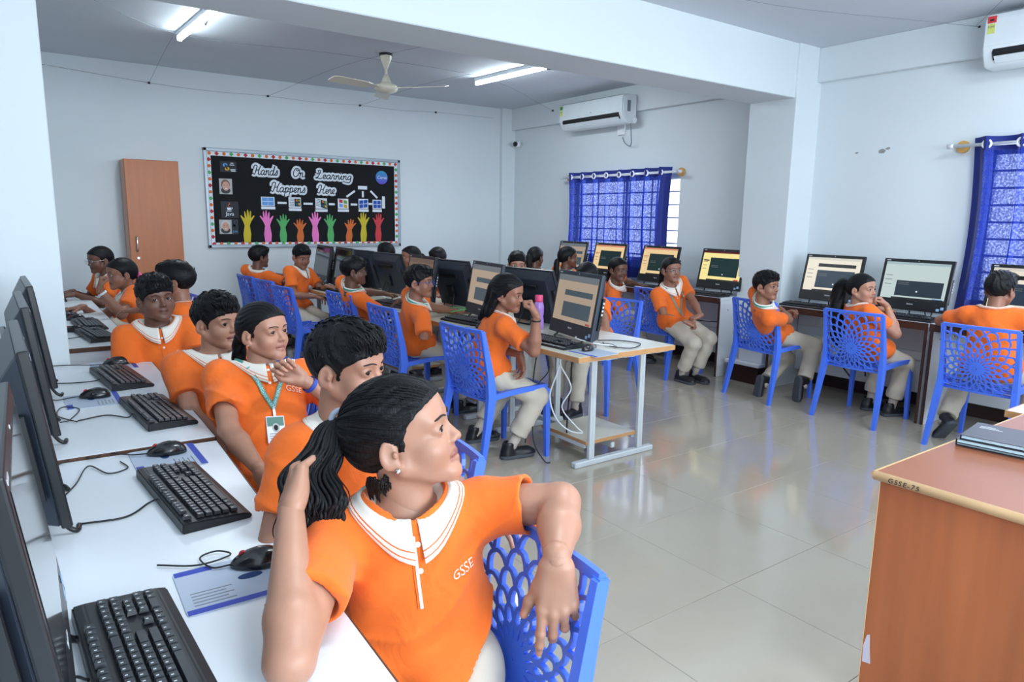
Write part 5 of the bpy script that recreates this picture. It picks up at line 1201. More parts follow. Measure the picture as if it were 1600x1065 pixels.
# ---- head (local: x right, y forward, z up; eyes at z = 0.004)
HEADS = {}
def head_mesh(res, chubby=0.0, mouth_open=0.0):
    key = (res, chubby, mouth_open)
    if key in HEADS: return HEADS[key]
    g = Grid((-0.098, -0.125, -0.20), (0.098, 0.125, 0.125), res)
    ck = chubby
    g.ell((0, -0.012, 0.034), (0.072, 0.092, 0.078))
    g.ell((0, 0.030, -0.034), (0.053+0.008*ck, 0.053, 0.068), k=0.03)
    g.ell((0, 0.046, 0.040), (0.056, 0.036, 0.042), k=0.025)           # forehead
    for sx in (-1, 1):
        g.cap((sx*0.050, -0.002, -0.046), (sx*0.015, 0.065, -0.083), 0.019+0.006*ck, 0.015+0.004*ck, k=0.022)
        g.ell((sx*0.034, 0.050, -0.032), (0.027+0.006*ck, 0.027, 0.027+0.004*ck), k=0.02)   # cheek
        g.cap((sx*0.012, 0.0755, 0.022), (sx*0.042, 0.064, 0.022), 0.009, 0.009, k=0.016)    # brow
    g.ell((0, 0.070, -0.089), (0.018, 0.016, 0.014), k=0.018)           # chin
    for sx in (-1, 1): g.ell((sx*0.032, 0.094, 0.003), (0.019, 0.018, 0.012), k=0.014, mode='s')
    g.cap((0, 0.079, 0.008), (0, 0.0935, -0.021), 0.0065, 0.0090, k=0.011)
    g.ell((0, 0.0955, -0.0245), (0.0082, 0.0088, 0.0075), k=0.006)
    for sx in (-1, 1): g.ell((sx*0.0098, 0.0870, -0.0275), (0.0068, 0.0082, 0.0060), k=0.006)
    g.cap((0, 0.074, -0.058), (0, 0.074, -0.046), 0.014, 0.012, k=0.014)
    L = [(-0.0215, 0.0725, -0.0555), (-0.010, 0.0835, -0.0515), (0, 0.0852, -0.0525), (0.010, 0.0835, -0.0515), (0.0215, 0.0725, -0.0555)]
    for a, b in zip(L[:-1], L[1:]): g.cap(a, b, 0.0036, 0.0040, k=0.004)
    LL = [(-0.017, 0.0745, -0.0610-0.004*mouth_open), (0, 0.0835, -0.0650-0.008*mouth_open), (0.017, 0.0745, -0.0610-0.004*mouth_open)]
    for a, b in zip(LL[:-1], LL[1:]): g.cap(a, b, 0.0040, 0.0048, k=0.005)
    ML = [(-0.022, 0.075, -0.0575), (0, 0.0915, -0.0582), (0.022, 0.075, -0.0575)]
    for a, b in zip(ML[:-1], ML[1:]): g.cap(a, b, 0.0013+0.003*mouth_open, 0.0016+0.004*mouth_open, k=0.0025, mode='s')
    for sx in (-1, 1):                                                   # eyelids with an almond opening
        g.ell((sx*0.0315, 0.0690, 0.0035), (0.0165, 0.0142, 0.0138), k=0.005)
        g.ell((sx*0.0315, 0.0850, 0.0032), (0.0126, 0.0130, 0.0052) if res < 0.003 else ((0.0130, 0.0138, 0.0057) if res < 0.0041 else (0.0135, 0.0145, 0.0066)), k=0.0015, mode='s')
        g.ell((sx*0.0052, 0.0920, -0.0330), (0.0033, 0.0055, 0.0028), k=0.002, mode='s')   # nostril
        R = np.array(Matrix.Rotation(sx*0.42, 3, 'Z') @ Matrix.Rotation(-0.18, 3, 'X'))
        g.ell((sx*0.0745, -0.015, -0.010), (0.0075, 0.0175, 0.029), k=0.006, R=R)          # ear
        g.ell((sx*0.0710, -0.009, -0.033), (0.0065, 0.010, 0.011), k=0.006)
        g.ell((sx*0.0830, -0.013, -0.007), (0.0060, 0.0105, 0.018), k=0.004, mode='s', R=R)
        g.ell((sx*0.0790, -0.003, -0.012), (0.004, 0.005, 0.007), k=0.003)
    g.cap((0, -0.022, -0.05), (0, -0.036, -0.20), 0.047+0.006*ck, 0.052+0.006*ck, k=0.02)
    V, Q = g.mesh(); V = smooth_v(V, Q, 1, 0.35)
    def dseg(P, a, b):
        a = np.array(a); b = np.array(b); ba = b-a; t = np.clip(((P-a)@ba)/(ba@ba), 0, 1)[:, None]; return np.linalg.norm(P-a-t*ba, axis=1)
    dl = np.minimum.reduce([dseg(V, a, b) for a, b in list(zip(L[:-1], L[1:]))+list(zip(LL[:-1], LL[1:]))])
    lip = np.clip((0.0085-dl)/0.003, 0, 1)*np.clip((0.027-np.abs(V[:, 0]))/0.004, 0, 1)*(V[:, 1] > 0.07)
    eye = np.exp(-(((np.abs(V[:, 0])-0.0315)/0.017)**2+((V[:, 2]-0.000)/0.010)**2)*1.4)*(V[:, 1] > 0.05)*0.45
    nos = np.exp(-(((np.abs(V[:, 0])-0.0065)/0.004)**2+((V[:, 2]+0.0335)/0.004)**2))*(V[:, 1] > 0.085)
    col = np.stack([lip, np.clip(eye+nos, 0, 1), np.zeros(len(V)), np.ones(len(V))], 1)
    tri = BVHTree.FromPolygons(V.tolist(), Q.tolist())
    HEADS[key] = (V, Q, col, tri); return HEADS[key]

HAIRS = {}
def hair_mesh(style, res):
    key = (style, res)
    if key in HAIRS: return HAIRS[key]
    g = Grid((-0.115, -0.165, -0.24), (0.115, 0.125, 0.15), res)
    if style.startswith('short'):
        g.ell((0, -0.014, 0.036), (0.081, 0.101, 0.087)); g.ell((0, 0.046, 0.044), (0.064, 0.046, 0.050), k=0.02)
        g.ell((0, 0.010, 0.078), (0.066, 0.080, 0.048), k=0.02)
        if style == 'short': g.ell((0.012, 0.060, 0.084), (0.050, 0.034, 0.024), k=0.016)
        if style == 'short_curly':
            rr = random.Random(3)
            for q in range(90):
                a, e = rr.uniform(0, 2*PI), rr.uniform(0.15, 1.5); p = (0.066*math.cos(a)*math.cos(e), 0.006+0.082*math.sin(a)*math.cos(e), 0.072+0.052*math.sin(e)); g.ell(p, (0.011, 0.013, 0.010), k=0.006)
            g.ell((0.02, 0.065, 0.088), (0.045, 0.03, 0.026), k=0.012)
        if style == 'short_fringe':
            g.ell((0.0, 0.066, 0.074), (0.058, 0.032, 0.026), k=0.014); g.ell((0.03, 0.074, 0.060), (0.028, 0.020, 0.018), k=0.01)
        zl = 0.003 if style != 'short_fringe' else -0.004
        g.op(lambda X, Y, Z: (0.020+0.072*np.clip((Z-zl)/0.046, 0, 2)**1.3-Y)*0.8+0*X, (-0.12, 0.0, -0.24), (0.12, 0.13, 0.09), mode='s', k=0.004)
        for sx in (-1, 1): g.ell((sx*0.082, -0.010, -0.014), (0.030, 0.026, 0.037), k=0.006, mode='s')
        g.op(lambda X, Y, Z: np.maximum(-(Y+0.030)+0*Z+0*X, (Z+0.026)+0*X+0*Y), (-0.12, -0.03, -0.24), (0.12, 0.13, -0.026), mode='s', k=0.006)
        g.op(lambda X, Y, Z: (Z+0.060-0.25*(Y+0.06))+0*X, (-0.12, -0.17, -0.24), (0.12, 0.13, -0.04), mode='s', k=0.012)
        amp, fr = 0.0016, 190
    else:
        g.ell((0, -0.014, 0.035), (0.0785, 0.099, 0.0845)); g.ell((0, 0.046, 0.041), (0.0625, 0.0425, 0.0485), k=0.02)
        g.ell((0, -0.062, 0.01), (0.062, 0.055, 0.065), k=0.02)
        g.op(lambda X, Y, Z: (0.014+0.082*np.clip((Z+0.012)/0.082, 0, 2)**2.4-Y)*0.8+0*X, (-0.12, 0.0, -0.24), (0.12, 0.13, 0.10), mode='s', k=0.004)
        for sx in (-1, 1): g.ell((sx*0.086, -0.006, -0.022), (0.026, 0.024, 0.034), k=0.006, mode='s')
        g.op(lambda X, Y, Z: np.maximum(-(Y+0.036)+0*Z+0*X, (Z+0.040)+0*X+0*Y), (-0.12, -0.036, -0.24), (0.12, 0.13, -0.04), mode='s', k=0.008)
        if style == 'long':
            for sx in (-1, 1):
                g.cap((sx*0.060, -0.045, 0.0), (sx*0.066, -0.072, -0.13), 0.030, 0.026, k=0.02); g.cap((sx*0.062, 0.020, 0.055), (sx*0.068, -0.03, 0.0), 0.020, 0.022, k=0.015)
            g.cap((0, -0.075, 0.0), (0, -0.105, -0.14), 0.052, 0.042, k=0.02); g.cap((0.03, -0.10, -0.12), (0.02, -0.14, -0.18), 0.034, 0.018, k=0.02); g.cap((-0.03, -0.10, -0.12), (-0.03, -0.12, -0.20), 0.034, 0.016, k=0.02)
        else:
            g.op(lambda X, Y, Z: (Z+0.074-0.2*(Y+0.06))+0*X, (-0.12, -0.17, -0.24), (0.12, 0.13, -0.05), mode='s', k=0.012)
        amp, fr = 0.0010, 170
    if res < 0.0045:
        knot = np.array([0, -0.115, 0.03])
        def w(X, Y, Z):
            if style.startswith('short'): ang = X*fr+26*np.sin(Y*24+Z*9)*0.35+Z*60
            else: ang = np.arctan2(X, (Z-knot[2])+1e-4)*26+6*np.sin(Y*30)
            return amp*np.sin(ang)+amp*0.6*np.sin(ang*2.3+Y*40)
        g.warp(w)
    V, Q = g.mesh(); V = smooth_v(V, Q, 1, 0.3)
    HAIRS[key] = (V, Q); return HAIRS[key]

# ---- hands (right hand, palm down: fingers +y, palm -z, thumb -x)
POSE = dict(
    relaxed=((25, 28, 18), (30, 32, 20), (36, 36, 22), (42, 38, 24), (-0.62, 0.70, -0.35), 20),
    flat=((10, 14, 8), (10, 14, 8), (12, 14, 8), (14, 16, 10), (-0.70, 0.70, -0.15), 12),
    typing=((24, 34, 20), (22, 36, 20), (24, 36, 20), (28, 36, 20), (-0.55, 0.78, -0.30), 16),
    fist=((70, 88, 60), (74, 92, 60), (78, 94, 60), (80, 95, 60), (0.05, 0.85, -0.55), 42),
    curl=((48, 72, 45), (56, 78, 48), (62, 80, 50), (66, 80, 50), (-0.35, 0.85, -0.45), 30),
    drape=((8, 16, 10), (30, 30, 18), (38, 36, 22), (46, 40, 24), (-0.52, 0.82, -0.22), 10),
)
HANDS = {}
def hand_mesh(pose, res, s=1.0):
    key = (pose, res)
    if key in HANDS: return HANDS[key]
    fg = POSE[pose]
    g = Grid((-0.085, -0.05, -0.11), (0.06, 0.185, 0.05), res)
    KN = [(-0.0265, 0.080, 0.002), (-0.0090, 0.085, 0.004), (0.0085, 0.081, 0.003), (0.0245, 0.073, -0.001)]
    LEN = [(0.036, 0.022, 0.018), (0.040, 0.026, 0.019), (0.037, 0.024, 0.019), (0.028, 0.018, 0.017)]
    RAD = [(0.0088, 0.0078, 0.0070, 0.0060), (0.0090, 0.0080, 0.0072, 0.0062), (0.0086, 0.0076, 0.0069, 0.0059), (0.0078, 0.0068, 0.0061, 0.0053)]
    g.cap((0, -0.010, 0), (0, 0.008, 0), 0.0225, 0.0235, flat=((0, 0, 1), 0.85))
    for i, kn in enumerate(KN): g.cap((kn[0]*0.55, 0.012, 0), (kn[0]*0.98, kn[1]-0.006, kn[2]-0.003), 0.0150, 0.0115, k=0.010)
    g.ell((0.016, 0.035, -0.010), (0.013, 0.026, 0.011), k=0.01)
    g.cap((-0.012, 0.014, -0.006), (-0.030, 0.042, -0.010), 0.016, 0.0125, k=0.012)
    nails = []
    for i in range(4):
        p = np.array(KN[i]); a = 0.0; sp = (-0.10, -0.02, 0.06, 0.16)[i]
        for j in range(3):
            a += math.radians(fg[i][j]); d = np.array([math.sin(sp)*math.cos(a), math.cos(sp)*math.cos(a), -math.sin(a)])
            q = p+d*LEN[i][j]; g.cap(p, q, RAD[i][j], RAD[i][j+1], k=0.0035 if j else 0.006)
            up = np.array([0, math.sin(a), math.cos(a)])
            if j < 2: g.ell(q+up*RAD[i][j+1]*0.15, (RAD[i][j+1]*1.06,)*3, k=0.003)
            if j == 2: nails.append((q-d*0.005+up*RAD[i][3]*0.86, up, d))
            p = q
    d = np.array(fg[4]); d = d/np.linalg.norm(d); p = np.array((-0.029, 0.040, -0.010)); q = p+d*0.033; b = math.radians(fg[5])
    side = np.array([0.75, 0.2, -0.2]); d2 = d*math.cos(b)+side*math.sin(b); d2 /= np.linalg.norm(d2)
    g.cap(p, q, 0.0115, 0.0092, k=0.008); g.ell(q, (0.0098,)*3, k=0.004); g.cap(q, q+d2*0.026, 0.0092, 0.0072, k=0.004)
    nails.append((q+d2*0.022+np.array([-0.3, 0, 0.9])*0.0062, np.array([-0.3, 0.1, 0.9]), d2))
    V, Q = g.mesh(); V = smooth_v(V, Q, 1, 0.3)
    nail = np.zeros(len(V))
    for c, up, dd in nails:
        r = V-c; nail = np.maximum(nail, np.clip(1.6-np.sqrt((r@dd/0.0062)**2+((r-np.outer(r@dd, dd))**2).sum(1)/0.0042**2), 0, 1))
    col = np.stack([np.zeros(len(V)), np.zeros(len(V)), nail, np.ones(len(V))], 1)
    HANDS[key] = (V, Q, col); return HANDS[key]

def shoe_mesh():
    g = Grid((-0.06, -0.09, -0.01), (0.06, 0.19, 0.13), 0.006)
    g.cap((0, -0.035, 0.035), (0, 0.10, 0.030), 0.034, 0.036); g.ell((0, 0.115, 0.026), (0.040, 0.050, 0.028), k=0.02)
    g.cap((0, -0.03, 0.04), (0, -0.02, 0.085), 0.036, 0.038, k=0.02); g.ell((0, -0.016, 0.11), (0.028, 0.034, 0.04), k=0.004, mode='s')
    g.cap((0, -0.04, 0.012), (0, 0.115, 0.012), 0.038, 0.043, k=0.004); g.plane((0, 0, 0.0), (0, 0, -1))
    V, Q = g.mesh(); V = smooth_v(V, Q, 1, 0.4); mi = (V[Q].mean(1)[:, 2] < 0.022).astype(int)
    return V, Q, mi
SHOE = shoe_mesh()
nv = lambda v: np.array(v, float)/(np.linalg.norm(v)+1e-12)
def heading(deg):
    a = math.radians(deg); return np.array([math.cos(a), math.sin(a), 0.0])
def frame(f, roll=0.0, pitch=0.0):
    """columns: right, forward, up for a horizontal heading f, then pitched (up +) and rolled (to own right +)."""
    f = nv(f); r = np.array([f[1], -f[0], 0]); u = np.array([0, 0, 1.0])
    p = math.radians(pitch); f2 = f*math.cos(p)+u*math.sin(p); u2 = -f*math.sin(p)+u*math.cos(p)
    q = math.radians(roll); r3 = r*math.cos(q)-u2*math.sin(q); u3 = r*math.sin(q)+u2*math.cos(q)
    return np.stack([r3, f2, u3], 1)
def ik(a, c, l1, l2, pole):
    a = np.array(a, float); c = np.array(c, float); d = c-a; L = np.linalg.norm(d); Lm = (l1+l2)*0.985
    if L > Lm: c = a+d*(Lm/L); d = c-a; L = Lm
    L = max(L, abs(l1-l2)+0.02); n = d/np.linalg.norm(d)
    x = (l1*l1-l2*l2+L*L)/(2*L); h = math.sqrt(max(l1*l1-x*x, 0)); p = np.array(pole, float); p = p-n*(p@n)
    return a+n*x+nv(p)*h, c

def join(parts):
    V = []; Q = []; Cc = []; o = 0
    for v, q, c in parts:
        V.append(v); Q.append(q+o); Cc.append(c if c is not None else np.tile([0, 0, 0, 1.0], (len(v), 1))); o += len(v)
    return np.concatenate(V), np.concatenate(Q), np.concatenate(Cc)

def person(label, head, gaze, chest, hip, pitch=0, roll=0, s=1.0, hair='short', skin=2, R=None, L=None, feet=None, lod=0.007, hres=0.004,
           chubby=0.0, mouth=0.0, belly=0.0, lean=None, extras=(), legs=True, shrug=(0, 0), hs=1.0, hairm=None, tail=None, eyes=(0, 0), plump=1.0, seat=0.455, armr=1.0, hem=None, hand=1.0):
    Hc = np.array(head, float); root = np.array([hip[0], hip[1], 0.0])
    t = thing('person', label, 'person', tuple(root), 0)
    Rh = frame(heading(gaze), roll, pitch)
    fc = heading(chest); rc = np.array([fc[1], -fc[0], 0]); up = np.array([0, 0, 1.0])
    N = Hc+Rh@np.array([0, -0.024, -0.095])*s*hs+np.array([0, 0, -0.042])*s
    Pc = np.array([hip[0], hip[1], seat+0.095*s]); u = nv(N-Pc); L0 = np.linalg.norm(N-Pc)
    rs = nv(rc-u*(rc@u)); fs = np.cross(u, rs)
    fs = fs if fs@fc > 0 else -fs
    ShC = N-u*0.030*s; half = 0.142*s*plump
    S = {-1: ShC-rs*half+up*shrug[0], 1: ShC+rs*half+up*shrug[1]}
    ua, fa = 0.245*s, 0.215*s
    arms = {}
    dflt = lambda sg: dict(w=Pc+fc*0.40*s+rc*sg*0.11*s+up*0.19, pole=-up*0.6+rc*sg*0.5-fc*0.3, pose='relaxed', fd=fc*0.9-up*0.1, pn=-up)
    for sg, A in ((1, R), (-1, L)):
        a = dflt(sg); a.update(A or {})
        E, W = ik(S[sg], a['w'], ua, fa, a['pole'])
        if 'e' in a: E, W = np.array(a['e'], float), np.array(a['w'], float)
        arms[sg] = (E, W, a)
    # ------------- body: skin, one surface
    pts = [N, Pc]+[S[k] for k in S]+[x for k in arms for x in arms[k][:2]]
    lo = np.min(pts, 0)-0.09; hi = np.max(pts, 0)+0.09; lo[2] = max(lo[2], Pc[2]+0.08)
    g = Grid(lo-root, hi-root, lod)
    q = lambda p: np.asarray(p)-root
    g.cap(q(Pc+u*L0*0.35), q(Pc+u*L0*0.8), 0.075*s, 0.085*s, flat=(fs, 0.7)); g.cap(q(S[-1]), q(S[1]), 0.040*s, k=0.03)
    g.cap(q(N-u*0.05*s), q(Hc+Rh@np.array([0, -0.026, -0.075])*s*hs), 0.052*s, 0.046*s, k=0.02)
    for sg in (-1, 1):
        E, W, a = arms[sg]; ar = armr
        g.cap(q(S[sg]), q(E), 0.042*s*ar, 0.0345*s*ar, k=0.02)
        fd0 = nv(W-E); g.cap(q(E), q(E+fd0*fa*0.32), 0.0345*s*ar, 0.0365*s*ar, k=0.012); g.cap(q(E+fd0*fa*0.32), q(W), 0.0365*s*ar, 0.0215*s*ar, k=0.012)
    V, Q = g.mesh(); V = smooth_v(V, Q, 2, 0.5); parts = [(V, Q, None)]
    hV, hQ, hC, _ = head_mesh(hres, chubby, mouth); k = s*hs
    parts.append(((hV*k)@Rh.T+q(Hc), hQ, hC))
    for sg in (-1, 1):
        E, W, a = arms[sg]; mv, mq, mc = hand_mesh(a['pose'], 0.0022 if hres < 0.003 else (0.0034 if hres < 0.0045 else 0.0045))
        y = nv(a['fd']); z = -np.asarray(a['pn'], float); z = nv(z-y*(z@y)); x = np.cross(y, z)
        M_ = np.stack([x, y, z], 1); v = mv.copy()*s*0.97*hand; fl = mq
        if sg < 0: v[:, 0] *= -1; fl = mq[:, ::-1]
        parts.append((v@M_.T+q(W), fl, mc))
    bV, bQ, bC = join(parts); link_mesh('body', np_mesh('body', bV, bQ, SKIN[skin], bC), t)
    # ------------- shirt
    lo = np.min([N, Pc]+[S[k_] for k_ in S]+[arms[k_][0] for k_ in arms], 0)-0.15; hi = np.max([N, Pc]+[S[k_] for k_ in S]+[arms[k_][0] for k_ in arms], 0)+0.12; lo[2] = max(lo[2], seat-0.04)
    g = Grid(lo-root, hi-root, lod*0.9)
    pl = plump
    g.cap(q(Pc+u*L0*0.42), q(Pc+u*L0*0.78), 0.122*s*pl, 0.132*s*pl, flat=(fs, 0.70)); g.cap(q(Pc-u*0.02), q(Pc+u*L0*0.45), (0.132+0.02*belly)*s*pl, (0.118+0.03*belly)*s*pl, k=0.05, flat=(fs, 0.78))
    if belly: g.ell(q(Pc+u*L0*0.30+fs*0.045), (0.12*s, 0.115*s, 0.12*s), k=0.06)
    g.cap(q(S[-1]-u*0.012), q(S[1]-u*0.012), 0.050*s, k=0.04)
    for sg in (-1, 1): g.cap(q(N-u*0.034*s), q(S[sg]), 0.042*s, 0.048*s, k=0.03)
    kf0 = (feet or {}).get('dir'); kf0 = fc if kf0 is None else nv(kf0); kr0 = np.array([kf0[1], -kf0[0], 0])
    for sg in (-1, 1): hp0 = Pc+kr0*sg*0.070*s; g.cap(q(hp0), q(hp0+kf0*0.085*s-up*0.01), 0.098*s*pl, 0.090*s, k=0.05)
    ends = []; gs = Grid(lo-root, hi-root, lod*0.9)      # sleeves in a field of their own, so that their cuffs cut only themselves
    for sg in (-1, 1):
        E, W, a = arms[sg]; d = nv(E-S[sg]); e = S[sg]+d*np.linalg.norm(E-S[sg])*a.get('sleeve', 0.66); gs.cap(q(S[sg]), q(e+d*0.05), 0.054*s, 0.060*s*max(1, armr*0.95)); ends.append((e, d, sg))
    ph = random.random()*6; b0 = float(q(Pc)@u)
    def wr(X, Y, Z):
        a = (X*rs[0]+Y*rs[1]+Z*rs[2]); b = (X*u[0]+Y*u[1]+Z*u[2]); c = X*fs[0]+Y*fs[1]
        if lod < 0.0065: rg = lambda x: (1-np.abs(np.sin(x)))**2; extra = -0.0125*np.exp(-((b-b0-0.10)/0.12)**2)*rg(22*(b+0.5*a)+1.6*np.sin(11*a+ph))-0.0095*np.exp(-((b-b0-L0*0.70)/0.10)**2)*np.clip(np.abs(a)*12-0.5, 0, 1)*rg(26*(b-np.abs(a)*0.9)+np.sin(9*a))+0.0022*np.sin(70*b-40*a+3*np.sin(13*a))*np.exp(-((b-b0-0.05)/0.08)**2)
        else: extra = 0
        return extra+0.0026*np.sin(34*b+14*a+3*np.sin(9*a+ph)+ph)*(0.5+0.5*np.sin(5*a+7*b+ph))+0.0018*np.sin(60*a+22*b-10*c+2.5*np.sin(16*b))
    for e, d, sg in ends:
        def cutf(X, Y, Z, e=q(e), d=d): return np.maximum(-((X-e[0])*d[0]+(Y-e[1])*d[1]+(Z-e[2])*d[2]), np.sqrt((X-e[0]-d[0]*0.05)**2+(Y-e[1]-d[1]*0.05)**2+(Z-e[2]-d[2]*0.05)**2)-0.125*s)
        c0 = q(e)+d*0.05; gs.op(cutf, c0-0.125*s, c0+0.125*s, mode='s')
        if lod < 0.0065: gs.cap(q(e)-d*0.010, q(e)+d*0.06, 0.049*s*max(1, armr*0.95), 0.052*s*max(1, armr*0.95), mode='s', k=0.003)
    h_ = np.clip(0.5+0.5*(g.d-gs.d)/0.028, 0, 1); g.d = (g.d*(1-h_)+gs.d*h_-0.028*h_*(1-h_)).astype(f32)
    g.warp(wr)
    g.plane(q([0, 0, seat+0.012]), (0, 0, -1))
    if hem: g.plane(q(hem[0]), hem[1])
    g.plane(q(Pc+kf0*0.135*s), kf0-up*0.45)
    ncut = q(N+u*0.008*s+fs*0.012*s); g.cap(ncut, ncut+u*0.08, 0.069*s, 0.088*s, mode='s', k=0.006)
    V, Q = g.mesh(); V = smooth_v(V, Q, 1, 0.5); sh_me = np_mesh('shirt', V, Q, M_shirt); shirt = link_mesh('shirt', sh_me, t)
    tree = BVHTree.FromPolygons(V.tolist(), Q.tolist())
    def outside(p, off, rad=None):
        """lift p clear of the shirt along a direction up and away from the neck."""
        p = Vector(p); d = (Vector(u)*0.75+(Vector(rad).normalized() if rad is not None else Vector(fs))*0.65).normalized()
        h = tree.ray_cast(p+d*0.07, -d, 0.07+off)
        return h[0]+d*off if h[0] is not None else p
    # ------------- collar: stand, fold and two points, with two orange lines near the edge
    nu, rows = (40, 9) if hres < 0.005 else (24, 6); grid = []
    na = nv((Hc+Rh@np.array([0, -0.026, -0.09])*s*hs)-(N-u*0.03)); na = nv(na*0.6+u*0.4)
    cf = nv(fs-na*(fs@na)); cr = np.cross(cf, na)
    gap = math.radians(5)
    for i in range(nu+1):
        th = gap+(2*PI-2*gap)*i/nu; fr = 0.5*(1+math.cos(th)); row = []
        dirv = cf*math.cos(th)+cr*math.sin(th)
        for j in range(rows+1):
            v = j/rows
            if v < 0.3: w_ = v/0.3; rad = 0.056+0.003*w_; h = -0.012+w_*(0.038-0.016*fr)
            else:
                w_ = (v-0.3)/0.7; rad = 0.059+0.005*math.sin(min(1, w_*4)*PI/2)+w_*(0.008+0.022*fr**2.2+0.006*fr**9); h = 0.026-0.016*fr-w_*(0.028+0.030*fr**3+0.020*fr**9)
            p = q(N)+na*(h+0.004)*s-up*0.0*s+cf*(0.010+0.010*fr)*s+dirv*rad*s-na*0.014*fr*s
            row.append(outside(p, 0.0045, dirv) if v > 0.4 else Vector(p))
        grid.append(row)
    for _ in range(2):
        g2 = [[p.copy() for p in r] for r in grid]
        for i in range(1, nu):
            for j in range(rows+1):
                if j/rows > 0.4: grid[i][j] = g2[i][j]*0.4+(g2[i-1][j]+g2[i+1][j])*0.3
    bm = BM(); vs = [[bm.verts.new(p) for p in r] for r in grid]
    for i in range(nu):
        for j in range(rows):
            f = bm.faces.new((vs[i][j], vs[i+1][j], vs[i+1][j+1], vs[i][j+1])); f.smooth = True
            f.material_index = 1 if (rows == 9 and j in (6, 8) and False) or (rows != 9 and j == rows-1 and False) else 0
    bmesh.ops.recalc_face_normals(bm, faces=bm.faces[:]); bmesh.ops.solidify(bm, geom=bm.faces[:], thickness=-0.0022)
    co = obj('collar', bm, [M_collar, M_stripe], t, True)
    if hres < 0.005:
        for fr_ in (0.80, 0.91):      # the two woven lines
            P_l = []
            for i in range(nu+1):
                x = fr_*rows; j = int(x); a = grid[i][j]; b = grid[i][min(rows, j+1)]; p = a.lerp(b, x-j)
                P_l.append(p+(p-Vector(q(N-u*0.03))).normalized()*0.0018)
            bm = BM(); tube(bm, P_l, 0.0017*s, 5); obj('collar_stripe', bm, M_stripe, co)
    def on_chest(a, b, off=0.003, src=None):
        """point on the shirt front: a to the wearer's right, b below the neck base."""
        o = Vector(q(N-u*b+rs*a+fs*0.35)); hit = tree.ray_cast(o, Vector(-fs), 0.6)
        if hit[0] is None: return Vector(q(N-u*b+rs*a+fs*0.08)), Vector(fs)
        return hit[0]+hit[1]*off, hit[1]
    def strip(name, ab, width, m, off=0.003, parent=None, th=0.0012):
        P = [on_chest(a, b, off) for a, b in ab]; bm = BM(); ribbon(bm, [p for p, n in P], [n for p, n in P], width, th); return obj(name, bm, m, parent or t)
    # ------------- trousers, socks, shoes
    if legs:
        fl = feet or {}
        th_, sh_ = 0.355*s, 0.345*s
        J = {}
        kf = fl.get('dir'); kf = fc if kf is None else nv(kf)
        kr = np.array([kf[1], -kf[0], 0])
        for sg in (-1, 1):
            hp = Pc+kr*sg*0.070*s-up*0.01; ft = fl.get(sg)
            if ft is None: ft = Pc+kf*0.36*s+kr*sg*0.09*s; ft = np.array([ft[0], ft[1], 0.075])
            ft = np.array(ft, float); K, A_ = ik(hp, ft, th_, sh_, fl.get(('pole', sg), kf*0.5+up*0.9+kr*sg*0.1)); J[sg] = (hp, K, A_)
        pts = [Pc]+[x for k_ in J for x in J[k_]]
        lo = np.min(pts, 0)-0.12; hi = np.max(pts, 0)+0.12; lo[2] = max(lo[2], 0.0); hi[2] = min(hi[2], Pc[2]+0.11)
        g = Grid(lo-root, hi-root, max(lod, 0.008))
        g.cap(q(Pc-kr*0.055*s), q(Pc+kr*0.055*s), 0.100*s*pl)
        for sg in (-1, 1):
            hp, K, A_ = J[sg]; d = nv(A_-K); cf_ = fl.get('cuff', 0.045)
            g.cap(q(hp), q(K), 0.086*s*pl, 0.066*s, k=0.02); g.cap(q(K), q(A_-d*cf_+d*0.03), 0.066*s, 0.060*s, k=0.02)
        ph2 = random.random()*6
        g.warp(lambda X, Y, Z: 0.0030*np.sin(46*Z+20*X+4*np.sin(14*Y+ph2))*(0.5+0.5*np.sin(11*X+9*Z+ph2))+0.002*np.sin(55*(X*kf[0]+Y*kf[1])+30*Z+3*np.sin(20*X)))
        g.d[:, :, :] = g.d
        for sg in (-1, 1):
            hp, K, A_ = J[sg]; d = nv(A_-K); e = q(A_-d*fl.get('cuff', 0.045))
            def cutf(X, Y, Z, e=e, d=d): return np.maximum(-((X-e[0])*d[0]+(Y-e[1])*d[1]+(Z-e[2])*d[2]), np.sqrt((X-e[0]-d[0]*.05)**2+(Y-e[1]-d[1]*.05)**2+(Z-e[2]-d[2]*.05)**2)-0.12*s)
            g.op(cutf, e+d*0.05-0.12*s, e+d*0.05+0.12*s, mode='s')
        V, Q = g.mesh(); V = smooth_v(V, Q, 1, 0.5); link_mesh('trousers', np_mesh('trousers', V, Q, M_pants), t)
        for sg in (-1, 1):
            hp, K, A_ = J[sg]; d = nv(A_-K); bm = BM(); tube(bm, [q(A_-d*0.09), q(A_-d*0.02), q(A_+d*0.03)], [0.036*s, 0.031*s, 0.034*s], 12); obj('sock', bm, M_sock, t, True)
            sv, sq, smi = SHOE; td = fl.get(('toe', sg)); td = kf if td is None else nv(td)
            sd = nv(np.cross(td, up)) if abs(td[2]) < 0.95 else kr; su = np.cross(sd, td); M_ = np.stack([sd, td, su], 1)
            org = A_-su*0.068*s; 
            if abs(td[2]) < 0.05 and org[2] < 0.03: org = np.array([org[0], org[1], 0.0])
            link_mesh('shoe', np_mesh('shoe', (sv*s)@M_.T+q(org), sq, [fl.get('shoe', M_shoe), M_sole], None, smi), t)
    # ------------- face parts and hair
    HM = Matrix(((Rh[0][0]*k, Rh[0][1]*k, Rh[0][2]*k, q(Hc)[0]), (Rh[1][0]*k, Rh[1][1]*k, Rh[1][2]*k, q(Hc)[1]), (Rh[2][0]*k, Rh[2][1]*k, Rh[2][2]*k, q(Hc)[2]), (0, 0, 0, 1)))
    htree = head_mesh(hres, chubby, mouth)[3]
